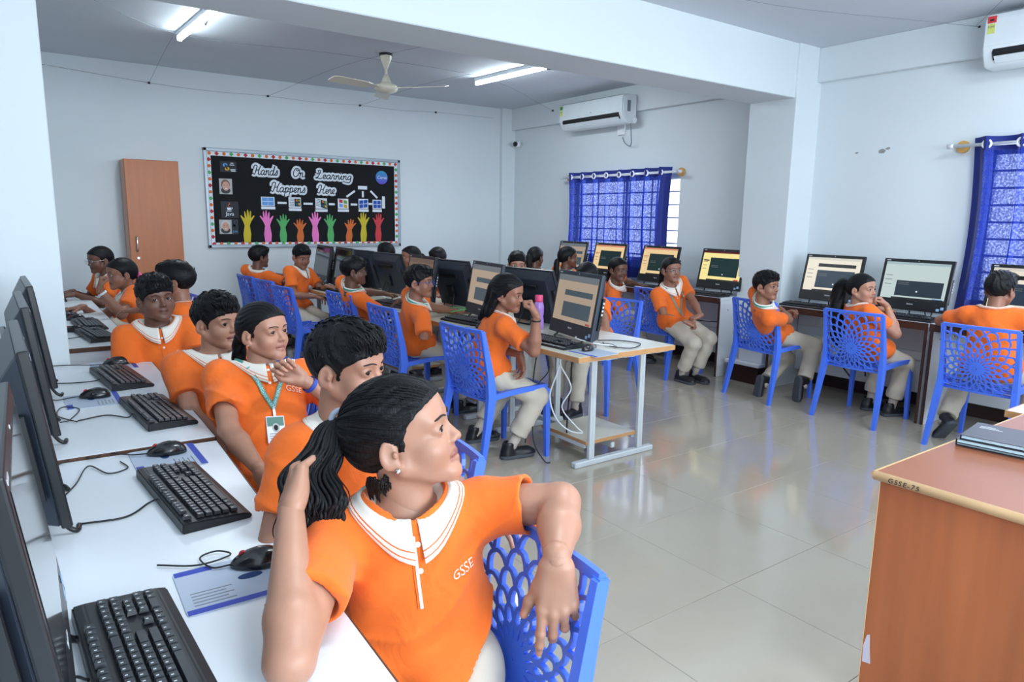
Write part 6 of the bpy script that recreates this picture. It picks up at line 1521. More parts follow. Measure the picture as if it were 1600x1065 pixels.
    def onface(x, z, off=0.0006):
        h = htree.ray_cast(Vector((x, 0.2, z)), Vector((0, -1, 0)), 0.3); return (h[0]+Vector((0, off, 0)), h[1]) if h[0] else (Vector((x, 0.08, z)), Vector((0, 1, 0)))
    view = nv(np.array([0, 0, CAM_H])-Hc)@Rh
    if view[1] > -0.35:
        ed = nv(np.array([math.sin(math.radians(eyes[0])), 1.0, math.sin(math.radians(eyes[1]))]))
        ey = eye_mesh()
        for sx in (-1, 1):
            R2 = Vector((0, 1, 0)).rotation_difference(Vector(ed)).to_matrix().to_4x4()
            o = link_mesh('eye', ey, t); o.matrix_local = HM @ Matrix.Translation((sx*0.0315, 0.0692 if hres < 0.003 else 0.0702, 0.0033)) @ R2
            bm = BM(); P = []; rr = []
            for i in range(8):
                v = i/7; x = sx*(0.012+0.036*v); z = 0.0215+0.0065*math.sin(min(1, v*1.5)*PI*0.62)-0.004*v; p, n_ = onface(x, z); P.append(p); rr.append(0.0034*(0.6+0.5*math.sin(PI*(0.15+0.6*v)))*(1 if v < 0.9 else 0.6))
            tube(bm, P, rr, 6, flat=0.55); obj('eyebrow', xform(bm, HM), M_brow, t)
            if hres < 0.0045:
                bm = BM(); P = []
                for i in range(9):
                    v = i/8*2-1; x = sx*0.0315+0.0128*v; z = 0.0032+0.0052*math.sqrt(max(0, 1-v*v)); P.append(Vector((x, 0.0690+math.sqrt(max(1e-6, 0.0146**2-(0.0128*v*0.9)**2-(z-0.0033)**2)), z)))
                tube(bm, P, [0.0004]+[0.0011]*7+[0.0006], 5); obj('eyelash_line', xform(bm, HM), M_brow, t)
    hv, hq = hair_mesh(hair, max(hres, 0.0028)); link_mesh('hair', np_mesh('hair', (hv*k)@Rh.T+q(Hc), hq, hairm or M_hair), t)
    if hair.startswith('short') and hres < 0.0049 and view[1] > -2:
        rr = random.Random(int(abs(Hc[0]*1000)+abs(Hc[1]*1000))); tr = BVHTree.FromPolygons(hv.tolist(), hq.tolist()); bm = BM(); n_ = 240 if hres < 0.0037 else 90
        c0 = Vector((0, 0.0, 0.03)); cur = 0.012 if 'curly' in hair else 0.004
        for i in range(n_):
            if i % 3 == 0: a_ = rr.uniform(-0.9, 0.9); el = rr.uniform(0.35, 0.8); d0 = Vector((math.sin(a_)*math.cos(el), math.cos(a_)*math.cos(el), math.sin(el)))
            else: d0 = Vector((rr.gauss(0, 1), rr.gauss(0, 1), abs(rr.gauss(0, 1))+0.15)).normalized()
            fw = Vector((0.45*d0.x+rr.uniform(-.25, .35), 1.0 if d0.z > 0.3 else 0.15, -0.25 if d0.y > 0.3 else (-1.0 if d0.z < 0.35 else 0.0))).normalized(); P = []; L_ = rr.uniform(0.020, 0.036)*(1 if d0.z > 0.3 else 0.6); w_ = rr.uniform(0, 6)
            for j in range(6):
                d = (d0+fw*(L_*j/5)/0.1).normalized(); h = tr.ray_cast(c0+d*0.2, -d, 0.2)
                if h[0] is None: break
                P.append(HM @ (h[0]+h[1]*(0.0004+0.0045*math.sin(PI*0.5*j/5)*(1 if d0.z > 0.3 else 0.25))+Vector((math.sin(w_+j*1.3), 0, math.cos(w_+j*1.3)))*cur*0.15*j/5))
            if len(P) == 6: tube(bm, P, [0.0018*k, 0.0026*k, 0.0028*k, 0.0024*k, 0.0016*k, 0.0004*k], 5, flat=0.6)
        o = obj('hair_tufts', bm, hairm or M_hair, t, True); o['kind'] = 'stuff'
    ctx = dict(t=t, q=q, N=N, u=u, rs=rs, fs=fs, on=on_chest, strip=strip, HM=HM, onface=onface, arms=arms, outside=outside, tree=tree, Hc=Hc, Rh=Rh, k=k, s=s, root=root, view=view, na=na, co=co, cgrid=grid)
    for e in extras: e(ctx)
    return ctx
EYE = []
def eye_mesh():
    if EYE: return EYE[0]
    bm = BM(); bmesh.ops.create_uvsphere(bm, u_segments=20, v_segments=18, radius=0.0122)
    xform(bm, Matrix.Rotation(-PI/2, 4, 'X'))
    for f in bm.faces:
        c = f.calc_center_median().normalized(); a = math.degrees(math.acos(max(-1, min(1, c.y)))); f.material_index = 2 if a < 18 else (1 if a < 40 else 0); f.smooth = True
    EYE.append(to_mesh('eye', bm, [M_eyew, M_iris, M_pupil], True)); return EYE[0]
# ---- wearable extras
M_lan = mat('lanyard_teal', (70, 160, 146), 0.6); M_lang = mat('lanyard_grey_green', (120, 150, 138), 0.6); M_badgew = mat('badge_white', (226, 228, 236), 0.4); M_badgeg = mat('badge_green', (52, 112, 96), 0.4); M_clear = mat('badge_edge', (190, 196, 200), 0.2)
M_btn = mat('button_cream', (240, 230, 220), 0.4); M_plk = mat('placket_inner_pale', (226, 206, 210), 0.8); M_logo_t = mat('embroidery_pale', (246, 214, 196), 0.8)
def chest_text(body='GSSE', a=-0.07, b=0.16, size=0.03, rot=0.0, shear=0.0, up_=False):
    def f(c):
        bm = text_bm(body, size*c['s'], 0.0, shear); bmesh.ops.subdivide_edges(bm, edges=bm.edges[:], cuts=1)
        cs, sn = math.cos(rot), math.sin(rot)
        for v in bm.verts:
            x, y = v.co.x*cs-v.co.y*sn, v.co.x*sn+v.co.y*cs
            v.co = c['on'](a*c['s']-x, b*c['s']-y, 0.0026)[0]       # the wearer's right is the viewer's left
        obj('chest_lettering', bm, M_logo_t, c['t'])
    return f
def placket(n=3, length=0.13, inner=False):
    def f(c):
        s = c['s']; p = c['strip']('placket', [(0, (0.035+length*i/7)*s) for i in range(8)], 0.026*s, M_shirt, 0.0016)
        if inner:
            c['strip']('placket_facing', [(0.006, (0.035+length*i/7)*s) for i in range(8)], 0.006*s, M_plk, 0.0034, p)
        for i in range(n):
            P, nn = c['on'](0, (0.05+i*0.048)*s, 0.0044); bm = BM(); tube(bm, [P-nn*0.001, P+nn*0.0016], 0.0052*s, 12); obj('button', bm, M_btn, p)
    return f
def lanyard(m=None, drop=0.20, badge=True, text=None, spread=0.062):
    m = m or M_lan
    def f(c):
        s = c['s']; root = None
        for sg in (1, -1):
            pts = [(sg*spread*(1-i/8)*s, (0.030+drop*i/8)*s) for i in range(9)]
            st = c['strip']('lanyard', pts, 0.015*s, m, 0.0045)
            if text:
                bm = text_bm(text, 0.0115*s, 0.0); bmesh.ops.subdivide_edges(bm, edges=[e for e in bm.edges if e.calc_length() > 0.004], cuts=1)
                L = math.hypot(spread, drop)*s; dx, dy = -sg*spread*s/L, drop*s/L
                for v in bm.verts:
                    tt = 0.5*L-v.co.x*(1 if sg < 0 else -1); o_ = v.co.y*(1 if sg < 0 else -1)
                    v.co = c['on'](sg*spread*s+dx*tt-dy*o_*1.0, 0.030*s+dy*tt+dx*o_, 0.0062)[0]
                obj('lanyard_lettering', bm, M_badgew, st)
        # loop behind the neck, following the collar
        g = c['cgrid']; nu = len(g)-1; P = []
        for i in range(int(nu*0.16), int(nu*0.84)+1):
            a = g[i][len(g[i])//2]; P.append(a+(a-Vector(c['q'](c['N']))).normalized()*0.005)
        bm = BM(); ribbon(bm, P, [(p-Vector(c['q'](c['N']))).normalized() for p in P], 0.014*s, 0.0014); obj('lanyard', bm, m, c['t'])
        if badge:
            P, n = c['on'](0, (0.030+drop)*s, 0.006); u = Vector(c['u']); r = Vector(c['rs']); n2 = r.cross(u).normalized()
            n2 = n2 if n2.dot(Vector(c['fs'])) > 0 else -n2
            M_ = Matrix((( -r.x, u.x, n2.x, P.x), (-r.y, u.y, n2.y, P.y), (-r.z, u.z, n2.z, P.z), (0, 0, 0, 1)))
            bm = BM(); box(bm, (-0.004, -0.03, 0), (0.004, 0.004, 0.003)); b0 = obj('badge_clip', xform(bm, M_), M_logo, c['t'])
            bm = BM(); box(bm, (-0.030, -0.125, 0.0), (0.030, -0.03, 0.003), bev=0.003); bd = obj('id_badge', xform(bm, M_), M_badgew, c['t'])
            bm = BM(); box(bm, (-0.027, -0.066, 0.003), (0.027, -0.034, 0.0034)); obj('badge_header', xform(bm, M_), M_badgeg, bd)
            bm = BM(); prism(bm, [(0.012*math.cos(2*PI*i/14), -0.072+0.016*math.sin(2*PI*i/14)) for i in range(14)], 0.0034, 0.0038); obj('badge_photo', xform(bm, M_), M_photo, bd)
            bm = BM(); prism(bm, [(0.007*math.cos(2*PI*i/12), -0.072+0.010*math.sin(2*PI*i/12)) for i in range(12)], 0.0038, 0.0042); obj('badge_photo', xform(bm, M_), M_brow, bd)
            for i in range(4):
                bm = BM(); box(bm, (-0.022, -0.118+0.008*i, 0.003), (0.018-0.006*(i % 2), -0.1155+0.008*i, 0.0034)); obj('badge_line', xform(bm, M_), M_text, bd)
    return f
def glasses(m, round_=True, w=0.0215, h=0.019):
    def f(c):
        bm = BM(); 
        for sx in (-1, 1):
            pts = []
            for i in range(20):
                a = 2*PI*i/20; ca, sa = math.cos(a), math.sin(a)
                if not round_: ca, sa = math.copysign(abs(ca)**0.7, ca), math.copysign(abs(sa)**0.7, sa)
                pts.append((sx*0.0325+w*ca, 0.101-0.25*abs(w*ca)*(1 if ca*sx > 0 else 0), -0.001+h*sa))
            tube(bm, pts, 0.0013, 6, closed=True)
            tube(bm, [(sx*(0.0325+w), 0.096, 0.004), (sx*0.074, 0.05, 0.004), (sx*0.078, 0.0, 0.003), (sx*0.077, -0.02, -0.008)], 0.0014, 6)
        tube(bm, spline([(-0.0325+w, 0.101, 0.002), (0, 0.106, 0.005), (0.0325-w, 0.101, 0.002)], 4), 0.0013, 6)
        obj('glasses', xform(bm, c['HM']), m, c['t'])
    return f
def earring(m=None, r=0.0042, sides=(1, -1)):
    def f(c):
        for sx in sides:
            bm = BM(); bmesh.ops.create_icosphere(bm, subdivisions=2, radius=r); xform(bm, Matrix.Translation((sx*0.0790, -0.006, -0.041))); obj('earring', xform(bm, c['HM']), m or M_chrome, c['t'])
    return f
def wristband(side, m, r=0.027, wd=0.014, back=0.03):
    def f(c):
        E, W, a = c['arms'][side]; d = nv(W-E); p = c['q'](W-d*back); bm = BM(); rr = r*c['s']
        n = 18; x = nv(np.cross(d, [0.3, 0.2, 0.9])); y = np.cross(d, x); rings = []
        for o, ro in ((-wd/2, rr), (-wd/2, rr+0.003), (wd/2, rr+0.003), (wd/2, rr)): rings.append([bm.verts.new(p+d*o+(x*math.cos(2*PI*i/n)+y*math.sin(2*PI*i/n))*ro) for i in range(n)])
        for j in range(4):
            for i in range(n): bm.faces.new((rings[j][i], rings[j][(i+1) % n], rings[(j+1) % 4][(i+1) % n], rings[(j+1) % 4][i]))
        bmesh.ops.recalc_face_normals(bm, faces=bm.faces[:]); obj('wristband', bm, m, c['t'], 40)
    return f
def braid(pts, r, seed=0, m=None, name='ponytail', res=0.005, strands=3, tw=2.5):
    """hair gathered into a tail: pts in world space, hanging as a few intertwined locks."""
    def f(c):
        P = [Vector(c['q'](p)) for p in pts] if not callable(pts) else pts(c)
        sp = spline(P, 6); n = len(sp); lo = np.min(np.array(sp), 0)-0.07; hi = np.max(np.array(sp), 0)+0.07
        g = Grid(lo, hi, res); rr = lambda t: r*(0.75+0.35*math.sin(PI*t))*(1 if t < 0.8 else 1-(t-0.8)*3.2)
        for k_ in range(strands):
            pv = None
            for i, p in enumerate(sp):
                t = i/(n-1); a = tw*2*PI*t+2*PI*k_/strands+seed; tg = (sp[min(i+1, n-1)]-sp[max(i-1, 0)]).normalized(); x = tg.cross(Vector((0.4, 0.9, 0.1))).normalized(); y = tg.cross(x).normalized()
                qv = np.array(p+(x*math.cos(a)+y*math.sin(a))*rr(t)*0.45)
                if pv is not None: g.cap(pv, qv, rr((i-1)/(n-1))*0.75, rr(t)*0.75, k=0.006)
                pv = qv
        V, Q = g.mesh(); V = smooth_v(V, Q, 1, 0.3); link_mesh(name, np_mesh(name, V, Q, m or M_hair), c['t'])
    return f
def headblob(name, c0, r, m):
    def f(c):
        bm = BM(); bmesh.ops.create_uvsphere(bm, u_segments=14, v_segments=10, radius=1); xform(bm, Matrix.Translation(c0) @ Matrix.Diagonal((*r, 1))); obj(name, xform(bm, c['HM']), m, c['t'], True)
    return f

def tail(length=0.28, r=0.022, back=0.03, hub=(0, -0.108, 0.02), sway=0.0, **kw):
    """ponytail hanging from the back of the head under its own weight."""
    def f(c):
        h = c['Hc']+c['Rh']@(np.array(hub)*c['k']); b = -c['Rh'][:, 1].copy(); b[2] = 0; b = nv(b); sd = np.array([b[1], -b[0], 0])
        pts = [h+b*0.00, h+b*(back*0.9)+np.array([0, 0, -0.015]), h+b*back*1.15+sd*sway*0.4+np.array([0, 0, -length*0.4]), h+b*back*0.9+sd*sway+np.array([0, 0, -length*0.75]), h+b*back*0.8+sd*sway*1.2+np.array([0, 0, -length])]
        braid(pts, r, **kw)(c)
    return f
def hero_hair(c):
    """ponytail of many wavy strands for the nearest girl, tied high at the back of her head."""
    rr = random.Random(11); HM = c['HM']; q = c['q']
    hub = HM @ Vector((0.0, -0.096, 0.056)); bk = Vector(-c['Rh'][:, 1]); bk.z = 0; bk.normalize()
    side = Vector(c['rs']); fr = Vector((-c['Hc'][0], -c['Hc'][1], 0)).normalized()
    def strandset(n, r0, spread, lo_, m, name, wav):
        bm = BM()
        for i in range(n):
            a = rr.uniform(0, 2*PI); k = math.sqrt(rr.random())*spread; off = side*math.cos(a)*k+bk*math.sin(a)*k
            L = rr.uniform(0.75, 1.0)*lo_; ph = rr.uniform(0, 6) if wav > 1 else rr.uniform(0, 1.2); P = []; R_ = []
            for j in range(34):
                t = j/33; out = 0.055*math.sin(min(1, t*2.2)*PI/2)
                w_ = 0.0085*wav*math.sin(2*PI*2.6*t+ph)*min(1, t*3); w2 = 0.006*wav*math.cos(2*PI*2.6*t+ph*1.3)*min(1, t*3)
                sp = (0.30+1.05*math.sin(min(1, t*1.25)*PI*0.62))*(1 if t < .75 else 1-(t-.75)*1.6)
                P.append(hub+fr*(0.10*min(1, t*1.6))+bk*(0.01+out+w2)+off*sp+side*w_+Vector((0, 0, 0.012*math.sin(min(1, t*5)*PI)-L*t)))
                R_.append(r0*(1 if t < 0.6 else 1-(t-0.6)*1.9)+0.0004)
            tube(bm, P, R_, 5)
        o = obj(name, bm, m, c['t'], True); o['kind'] = 'stuff'; return o
    strandset(170, 0.0046, 0.030, 0.275, M_hair, 'ponytail', 1.0)
    strandset(34, 0.0008, 0.038, 0.285, M_hairb, 'loose_strands', 1.25)
    bm = BM(); pts = [hub+side*math.cos(2*PI*i/16)*0.019+Vector((0, 0, 1))*math.sin(2*PI*i/16)*0.019+bk*0.012 for i in range(16)]; tube(bm, pts, 0.0065, 8, closed=True); obj('hair_tie', bm, mat('hair_tie_grey', (150, 160, 176), 0.8, bump=0.2), c['t'])
    # fine combed strands lying over the cap, from hairline to the tie
    bm = BM(); hv, hq = hair_mesh('tied', 0.0028); tr = BVHTree.FromPolygons(hv.tolist(), hq.tolist())
    kb = Vector((0, -0.108, 0.05))
    for i in range(170):
        sx = rr.choice((-1, 1)); th = rr.uniform(0.05, 1.0)
        zz = 0.066-0.075*th; st = Vector((sx*(0.012+0.066*min(1, th*1.25)), 0.014+0.082*max(0, (zz+0.012)/0.082)**2.4-0.006, zz+0.012*(1-th)))
        P = []; R_ = []
        for j in range(12):
            t = j/11; p = st.lerp(kb, t); d = p-Vector((0, -0.014, 0.02)); h = tr.ray_cast(Vector((0, -0.014, 0.02))+d.normalized()*0.25, -d.normalized(), 0.25)
            if h[0] is None: continue
            P.append(HM @ (h[0]+h[1]*(0.0006+0.001*math.sin(PI*t)))); R_.append(0.0013*(0.35+0.65*math.sin(PI*min(1, 0.12+t*0.88))))
        if len(P) > 4: tube(bm, P, R_, 5)
    obj('combed_strands', bm, M_hair, c['t'], True)['kind'] = 'stuff'
    # short curls escaping at temple and nape
    bm = BM()
    for i in range(110):
        z0 = rr.uniform(-0.072, -0.050); y0 = rr.uniform(-0.080, -0.034); x0 = rr.choice((1, 1, 1, -1))*(0.034+0.014*min(1, (y0+0.085)/0.03)); P = []; L_ = rr.uniform(0.014, 0.032)*(1 if y0 < -0.045 else 0.5)
        for j in range(8):
            t = j/7; P.append(HM @ Vector((x0*(1-0.03*t), y0-0.006*t+0.002*math.sin(4*t+y0*60), z0-L_*t)))
        tube(bm, P, [0.0034*(1-0.8*(j/7)**1.5) for j in range(8)], 5)
    for i in range(0):
        x0 = 0.052+rr.uniform(0, 0.012); P = []
        for j in range(9):
            t = j/8; P.append(HM @ Vector((x0+0.012*t, 0.072-0.035*t-0.01*math.sin(3*t), 0.07-0.055*t+0.004*math.sin(6*t+i))))
        tube(bm, P, [0.0012*(1-0.6*j/8) for j in range(9)], 4)
    obj('loose_curls', bm, M_hairb, c['t'], True)['kind'] = 'stuff'
# ---- everyone in the room
person('girl nearest the camera with a ponytail, hand behind her head, arm over the chair', (0.611, 1.207, 1.023), -38.8, -108.3, (0.62, 1.15), feet={'dir': (-0.72, -0.69, 0)}, pitch=16, roll=0, s=1.02, hs=1.04, hair='tied', skin=0, lod=0.0045, hres=0.0022, plump=1.04, armr=1.1, eyes=(0, -14), hand=1.12, hem=((0.7, 1.1, 0.615), (0.55, -0.35, -0.75)), R={'e': (0.302, 0.994, 0.77), 'w': (0.386, 1.221, 0.911), 'pole': (-0.3, -0.5, -0.8), 'pose': 'relaxed', 'fd': (0.35, 0.75, 0.62), 'pn': (0.8, -0.1, -0.35), 'sleeve': 0.58}, L={'e': (0.864, 1.021, 0.889), 'w': (0.763, 0.908, 0.84), 'pole': (0.7, 0.6, 0.3), 'pose': 'drape', 'fd': (-0.13, -0.25, -0.95), 'pn': (0.6, 0.78, -0.25), 'sleeve': 0.6}, extras=[placket(2, 0.13, True), chest_text('GSSE', -0.080, 0.118, 0.022, 0.40, 0.3), earring(None, 0.0055), hero_hair])
person('boy half hidden behind the nearest girl, glancing sideways', (0.666, 1.618, 1.078), -55.4, -74.4, (0.7, 1.7), pitch=-2, s=0.96, hs=1.03, hair='short', skin=1, lod=0.006, hres=0.0028, eyes=(18, 0), R={'w': (0.58, 1.4, 0.62), 'pole': (-0.8, -0.1, -0.6)})
person('girl wearing a teal lanyard with id badge and blue wristband, hand at chin', (0.725, 2.518, 1.037), -61.1, -92.3, (0.67, 2.29), pitch=4, roll=0, hs=0.93, hair='tied', skin=1, lod=0.006, hres=0.0028, eyes=(12, 2), L={'w': (0.779, 2.275, 0.903), 'pole': (0.7, -0.3, -0.6), 'pose': 'curl', 'fd': (-0.75, 0.25, 0.62), 'pn': (-0.2, -0.95, 0.2)}, R={'w': (0.585, 2.026, 0.61), 'pole': (-0.8, 0.1, -0.5), 'pose': 'relaxed', 'fd': (0.3, -0.2, -0.8), 'pn': (0.5, 0.6, 0.1)}, extras=[placket(2), chest_text('GSSE', -0.085, 0.115, 0.030), lanyard(M_lan, 0.165, True, 'GNAN SRUSHTI SCHOOL OF EX', 0.062), earring(None, 0.003), wristband(-1, mat('wristband_blue', (44, 74, 170), 0.5)), tail(0.24, 0.020, hub=(0, -0.1, -0.02))])
person('boy with wavy hair and wide eyes looking past the lanyard girl', (0.659, 2.914, 1.025), -59.7, -91.0, (0.65, 2.81), pitch=0, hs=0.96, hair='short_curly', skin=1, lod=0.007, hres=0.0034, eyes=(14, 0), mouth=0.5, R={'w': (0.58, 2.5, 0.6), 'pole': (-0.7, 0, -0.7)}, L={'w': (0.72, 2.5, 0.58)}, extras=[placket(2)])
person('stocky boy with plump cheeks seated at the end of the near desks', (0.583, 3.81, 1.036), -78.7, -91.2, (0.62, 3.84), pitch=0, roll=4, hair='short_fringe', skin=3, lod=0.008, hres=0.0036, chubby=1.0, belly=0.5, plump=1.04, eyes=(14, 4), armr=1.15, R={'w': (0.5, 3.52, 0.6), 'pole': (-0.5, 0.2, -0.7)}, L={'w': (0.66, 3.48, 0.58), 'pole': (0.7, 0, -0.5)}, extras=[placket(2), chest_text('GSSE', -0.075, 0.13, 0.026)])
person('boy turned away with his arm stretched to a mouse', (0.776, 4.365, 1.062), 155.9, 165.9, (0.92, 4.3), pitch=0, hair='short', skin=2, lod=0.01, hres=0.0046, L={'w': (0.49, 5.092, 0.864), 'pole': (-0.3, 0.2, -0.7), 'pose': 'flat', 'fd': (-0.7, 0.5, -0.1), 'pn': (0, 0, -1)}, R={'w': (0.86, 4.1, 0.86), 'pole': (0.9, -0.3, -0.3)}, extras=[])
person('girl with a pink hair ribbon resting her mouth on her hand', (0.673, 5.805, 1.009), -168.6, -168.5, (0.86, 5.75), pitch=-6, hair='tied', skin=2, lod=0.01, hres=0.0046, L={'w': (0.5, 5.5, 0.93), 'pole': (0, -0.5, -0.8), 'pose': 'fist', 'fd': (0.2, 0.1, 1), 'pn': (0.9, 0, 0.1)}, R={'w': (0.42, 5.86, 0.78), 'pose': 'flat'}, extras=[headblob('hair_ribbon', (0.0, -0.118, -0.03), (0.04, 0.02, 0.03), mat('ribbon_pink', (226, 90, 150), 0.7)), tail(0.24, 0.022, hub=(0, -0.1, -0.03), res=0.009), wristband(-1, M_cabw)])
person('girl with round glasses typing at the far end of the left desks', (0.655, 6.953, 1.047), -161.4, -164.8, (0.84, 7.02), pitch=-8, hair='tied', skin=3, lod=0.011, hres=0.0048, L={'w': (0.44, 6.8, 0.78), 'pose': 'typing'}, R={'w': (0.44, 7.05, 0.78), 'pose': 'typing'}, extras=[glasses(mat('glasses_silver', (190, 196, 204), 0.25, metal=0.8))])
person('boy in profile furthest back by the notice board wall, arm on the table', (2.119, 7.393, 1.017), 12.0, 28.8, (2.2, 7.55), hair='short', skin=3, lod=0.011, hres=0.0048, R={'w': (2.55, 7.05, 0.78), 'pose': 'flat'}, L={'w': (2.6, 7.5, 0.78)})
person('boy in the middle row looking down with one hand on a mouse', (2.352, 6.793, 1.05), -81.1, -58.4, (2.28, 6.86), pitch=-16, hair='short', skin=2, lod=0.011, hres=0.0046, L={'w': (2.52, 6.55, 0.775), 'pose': 'typing', 'fd': (0.8, -0.3, -0.1)}, R={'w': (2.4, 6.55, 0.68)}, feet={'shoe': M_shoew}, extras=[placket(2)])
person('boy with thin glasses and teal lanyard at the second middle table', (2.273, 5.339, 1.01), -21.1, -1.6, (2.42, 5.54), pitch=0, hair='short_fringe', skin=3, lod=0.01, hres=0.0046, R={'w': (2.6, 5.2, 0.77), 'pose': 'typing', 'fd': (0.9, -0.1, -0.1)}, extras=[lanyard(M_lan, 0.22, True), glasses(mat('glasses_black', (30, 32, 40), 0.3))])
person('boy in blue framed glasses looking right beside the middle tables', (2.335, 4.352, 1.0), -46.2, -9.6, (2.36, 4.52), pitch=0, hair='short', skin=2, lod=0.009, hres=0.0042, eyes=(6, 0), R={'e': (2.244, 4.108, 0.605), 'w': (2.462, 4.037, 0.542), 'pole': (-0.3, -0.4, -0.8)}, feet={'dir': (1, -0.15, 0)}, extras=[lanyard(M_lan, 0.22, False), glasses(mat('glasses_blue', (52, 78, 160), 0.3), False)])
person('long haired girl leaning on her elbow with a fist at her mouth', (2.397, 3.371, 1.013), -55.4, -17.3, (2.3, 3.5), pitch=-10, roll=4, hair='long', skin=2, lod=0.008, hres=0.004, R={'w': (2.36, 3.041, 0.925), 'pole': (0.2, -0.5, -1), 'pose': 'fist', 'fd': (-0.25, 0.35, 0.9), 'pn': (-0.6, 0.5, -0.1)}, L={'w': (2.426, 3.273, 0.652), 'pole': (0, 0.5, -1), 'pose': 'relaxed', 'fd': (0.1, -0.1, -1), 'pn': (-0.8, 0, 0)}, feet={'dir': (0.98, -0.17, 0), 1: (2.42, 3.34, 0.075), -1: (2.36, 3.64, 0.1), 'cuff': 0.08}, extras=[wristband(1, M_black, 0.025, 0.008, 0.03)])
person('pupil whose dark hair alone shows before the notice board corner', (3.267, 6.821, 1.051), 94.4, -176.9, (3.55, 7.0), hair='short', skin=2, lod=0.012, hres=0.0055, s=1.06)
person('girl with a sparkling hair clip behind the middle monitors', (3.333, 6.397, 1.045), 172.5, -174.3, (3.62, 6.45), hair='tied', skin=2, lod=0.012, hres=0.005, extras=[headblob('hair_clip', (0.045, -0.06, 0.085), (0.01, 0.022, 0.01), M_chrome), tail(0.24, 0.024, res=0.01)])
person('boy with bowed head peering over the third monitor back', (3.406, 5.967, 1.042), -141.7, -166.7, (3.62, 5.85), pitch=-10, hair='short', skin=2, lod=0.011, hres=0.005, extras=[placket(2)])
person('boy whose eyes peer over the monitor by the pink bottle', (3.672, 5.024, 1.044), -120.2, -166.2, (3.64, 4.98), pitch=-4, hair='short', skin=1, lod=0.011, hres=0.0045, eyes=(-10, 0))
person('boy with lowered head hidden behind the nearest middle monitor', (3.458, 3.859, 1.018), -143.9, 177.4, (3.68, 4.0), pitch=-22, hair='short', skin=2, lod=0.01, hres=0.005, L={'w': (3.3, 3.75, 0.72)}, R={'w': (3.3, 4.1, 0.7)}, feet={'dir': (-1, -0.25, 0)})
person('girl facing away at the far corner, dark plait on her neck', (4.672, 6.054, 1.037), 18.3, 11.6, (4.95, 6.25), hair='tied', skin=3, lod=0.011, hres=0.005, R={'w': (5.4, 5.95, 0.8)}, extras=[tail(0.2, 0.03, 0.02, res=0.01)])
person('girl in profile with a white hair tie at the far window desk', (4.764, 5.616, 1.058), -22.3, -1.3, (5.02, 5.72), hair='tied', skin=3, lod=0.011, hres=0.005, extras=[lanyard(M_lang, 0.2, False), headblob('hair_tie', (0.0, -0.118, -0.045), (0.02, 0.014, 0.016), M_cabw), tail(0.24, 0.024, 0.02, hub=(0, -0.105, -0.03), res=0.01)])
person('girl leaning down with one straight arm before the far curtain', (4.75, 4.859, 0.983), -92.4, -38.6, (5.02, 5.28), pitch=-6, hair='tied', skin=3, lod=0.01, hres=0.0046, eyes=(10, 0), R={'w': (4.99, 4.82, 0.62), 'pole': (0.2, -0.3, -0.6), 'fd': (0.4, -0.3, -0.8)}, extras=[tail(0.22, 0.022, 0.02, hub=(0, -0.1, -0.03), res=0.009), placket(1)])
person('girl with thin glasses and green lanyard, hands clasped in her lap', (4.815, 4.255, 1.016), -106.5, -96.9, (4.97, 4.33), pitch=0, hair='tied', skin=2, lod=0.009, hres=0.0042, eyes=(8, 0), R={'w': (4.686, 3.946, 0.598), 'pole': (-0.5, 0.3, -0.8), 'pose': 'curl', 'fd': (0.8, -0.5, -0.3), 'pn': (0.2, 0.3, -0.9)}, L={'w': (4.803, 3.866, 0.621), 'pole': (0.5, -0.3, -0.8), 'pose': 'curl', 'fd': (-0.8, 0.5, -0.35), 'pn': (-0.2, 0.3, -0.9)}, feet={'dir': (-0.05, -1, 0), 1: (4.93, 4.17, 0.075), -1: (5.05, 4.11, 0.09), 'cuff': 0.06}, extras=[placket(2), lanyard(M_lang, 0.235, True), glasses(mat('glasses_silver', (190, 196, 204), 0.25, metal=0.8)), tail(0.24, 0.032, 0.03, hub=(0, -0.1, -0.02), res=0.008)])
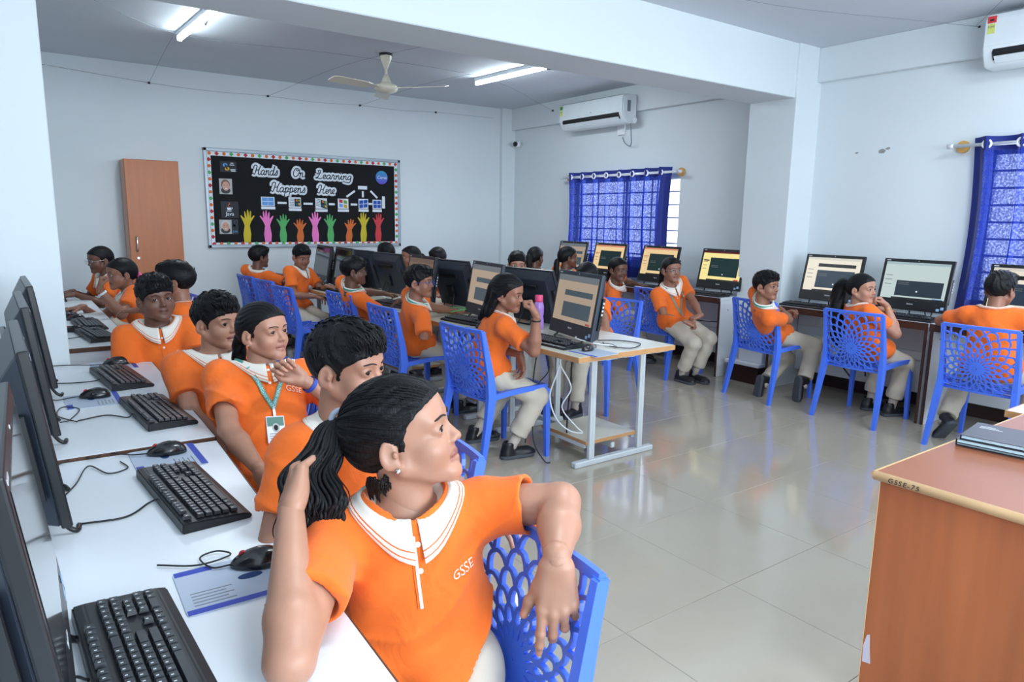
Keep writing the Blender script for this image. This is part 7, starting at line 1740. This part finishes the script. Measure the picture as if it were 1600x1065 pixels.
person('boy sitting sideways before the column with arms folded', (4.83, 3.292, 0.955), -83.7, -46.3, (5.12, 3.42), pitch=0, hair='short', skin=2, lod=0.008, hres=0.004, eyes=(6, 0), R={'w': (5.2, 3.36, 0.72), 'pole': (-0.1, -0.9, -0.3), 'pose': 'fist', 'fd': (0.5, 0.8, 0.1), 'pn': (-0.7, 0.5, -0.2)}, L={'w': (5.25, 3.36, 0.7), 'pole': (0.2, 0.9, -0.3), 'pose': 'fist', 'fd': (0.3, -0.9, 0.1), 'pn': (-0.8, 0, -0.2)}, feet={'dir': (0.95, -0.3, 0), 1: (5.22, 3.14, 0.15), -1: (5.1, 3.42, 0.12), ('pole', 1): (0.9, -0.2, 0.5), ('pole', -1): (0.9, 0, 0.5), ('toe', 1): (0.1, 0.1, -0.98), ('toe', -1): (0.1, 0.2, -0.97), 'cuff': 0.05}, extras=[lanyard(M_lan, 0.2, False)])
person('girl with a long ponytail falling to the chair, chin near her hand', (5.094, 2.668, 0.974), -92.4, -31.0, (5.14, 2.62), pitch=2, hair='tied', skin=1, lod=0.008, hres=0.004, eyes=(8, 0), R={'w': (5.181, 2.518, 0.862), 'pole': (0.3, -0.6, -0.8), 'pose': 'curl', 'fd': (-0.4, 0.5, 0.6), 'pn': (-0.5, 0.4, -0.3)}, L={'w': (5.5, 2.72, 0.8), 'pose': 'typing'}, feet={'dir': (0.9, -0.4, 0), 1: (5.42, 2.52, 0.075), -1: (5.45, 2.7, 0.075), 'cuff': 0.07}, extras=[tail(0.48, 0.040, 0.07, hub=(0, -0.105, 0.03), sway=0.0, res=0.007, strands=4, tw=1.0), wristband(1, mat('bangle_brass', (200, 160, 90), 0.3, metal=0.8), 0.025, 0.006, 0.03)])
person('boy with his back to the camera, both arms spread on the near right desk', (5.172, 1.812, 1.043), -8.7, 1.3, (5.14, 1.8), pitch=0, hair='short', skin=2, lod=0.008, hres=0.004, plump=1.08, L={'w': (5.46, 2.17, 0.79), 'pole': (-0.5, 0.6, -0.2), 'pose': 'flat', 'fd': (0.9, 0.1, -0.1)}, R={'w': (5.46, 1.36, 0.79), 'pole': (-0.5, -0.6, -0.2), 'pose': 'flat'}, feet={'dir': (0.95, 0.3, 0), -1: (5.12, 2.02, 0.13), 1: (5.35, 1.62, 0.075), ('pole', -1): (0.9, 0.2, 0.5), ('toe', -1): (0.35, 0.55, -0.75)})
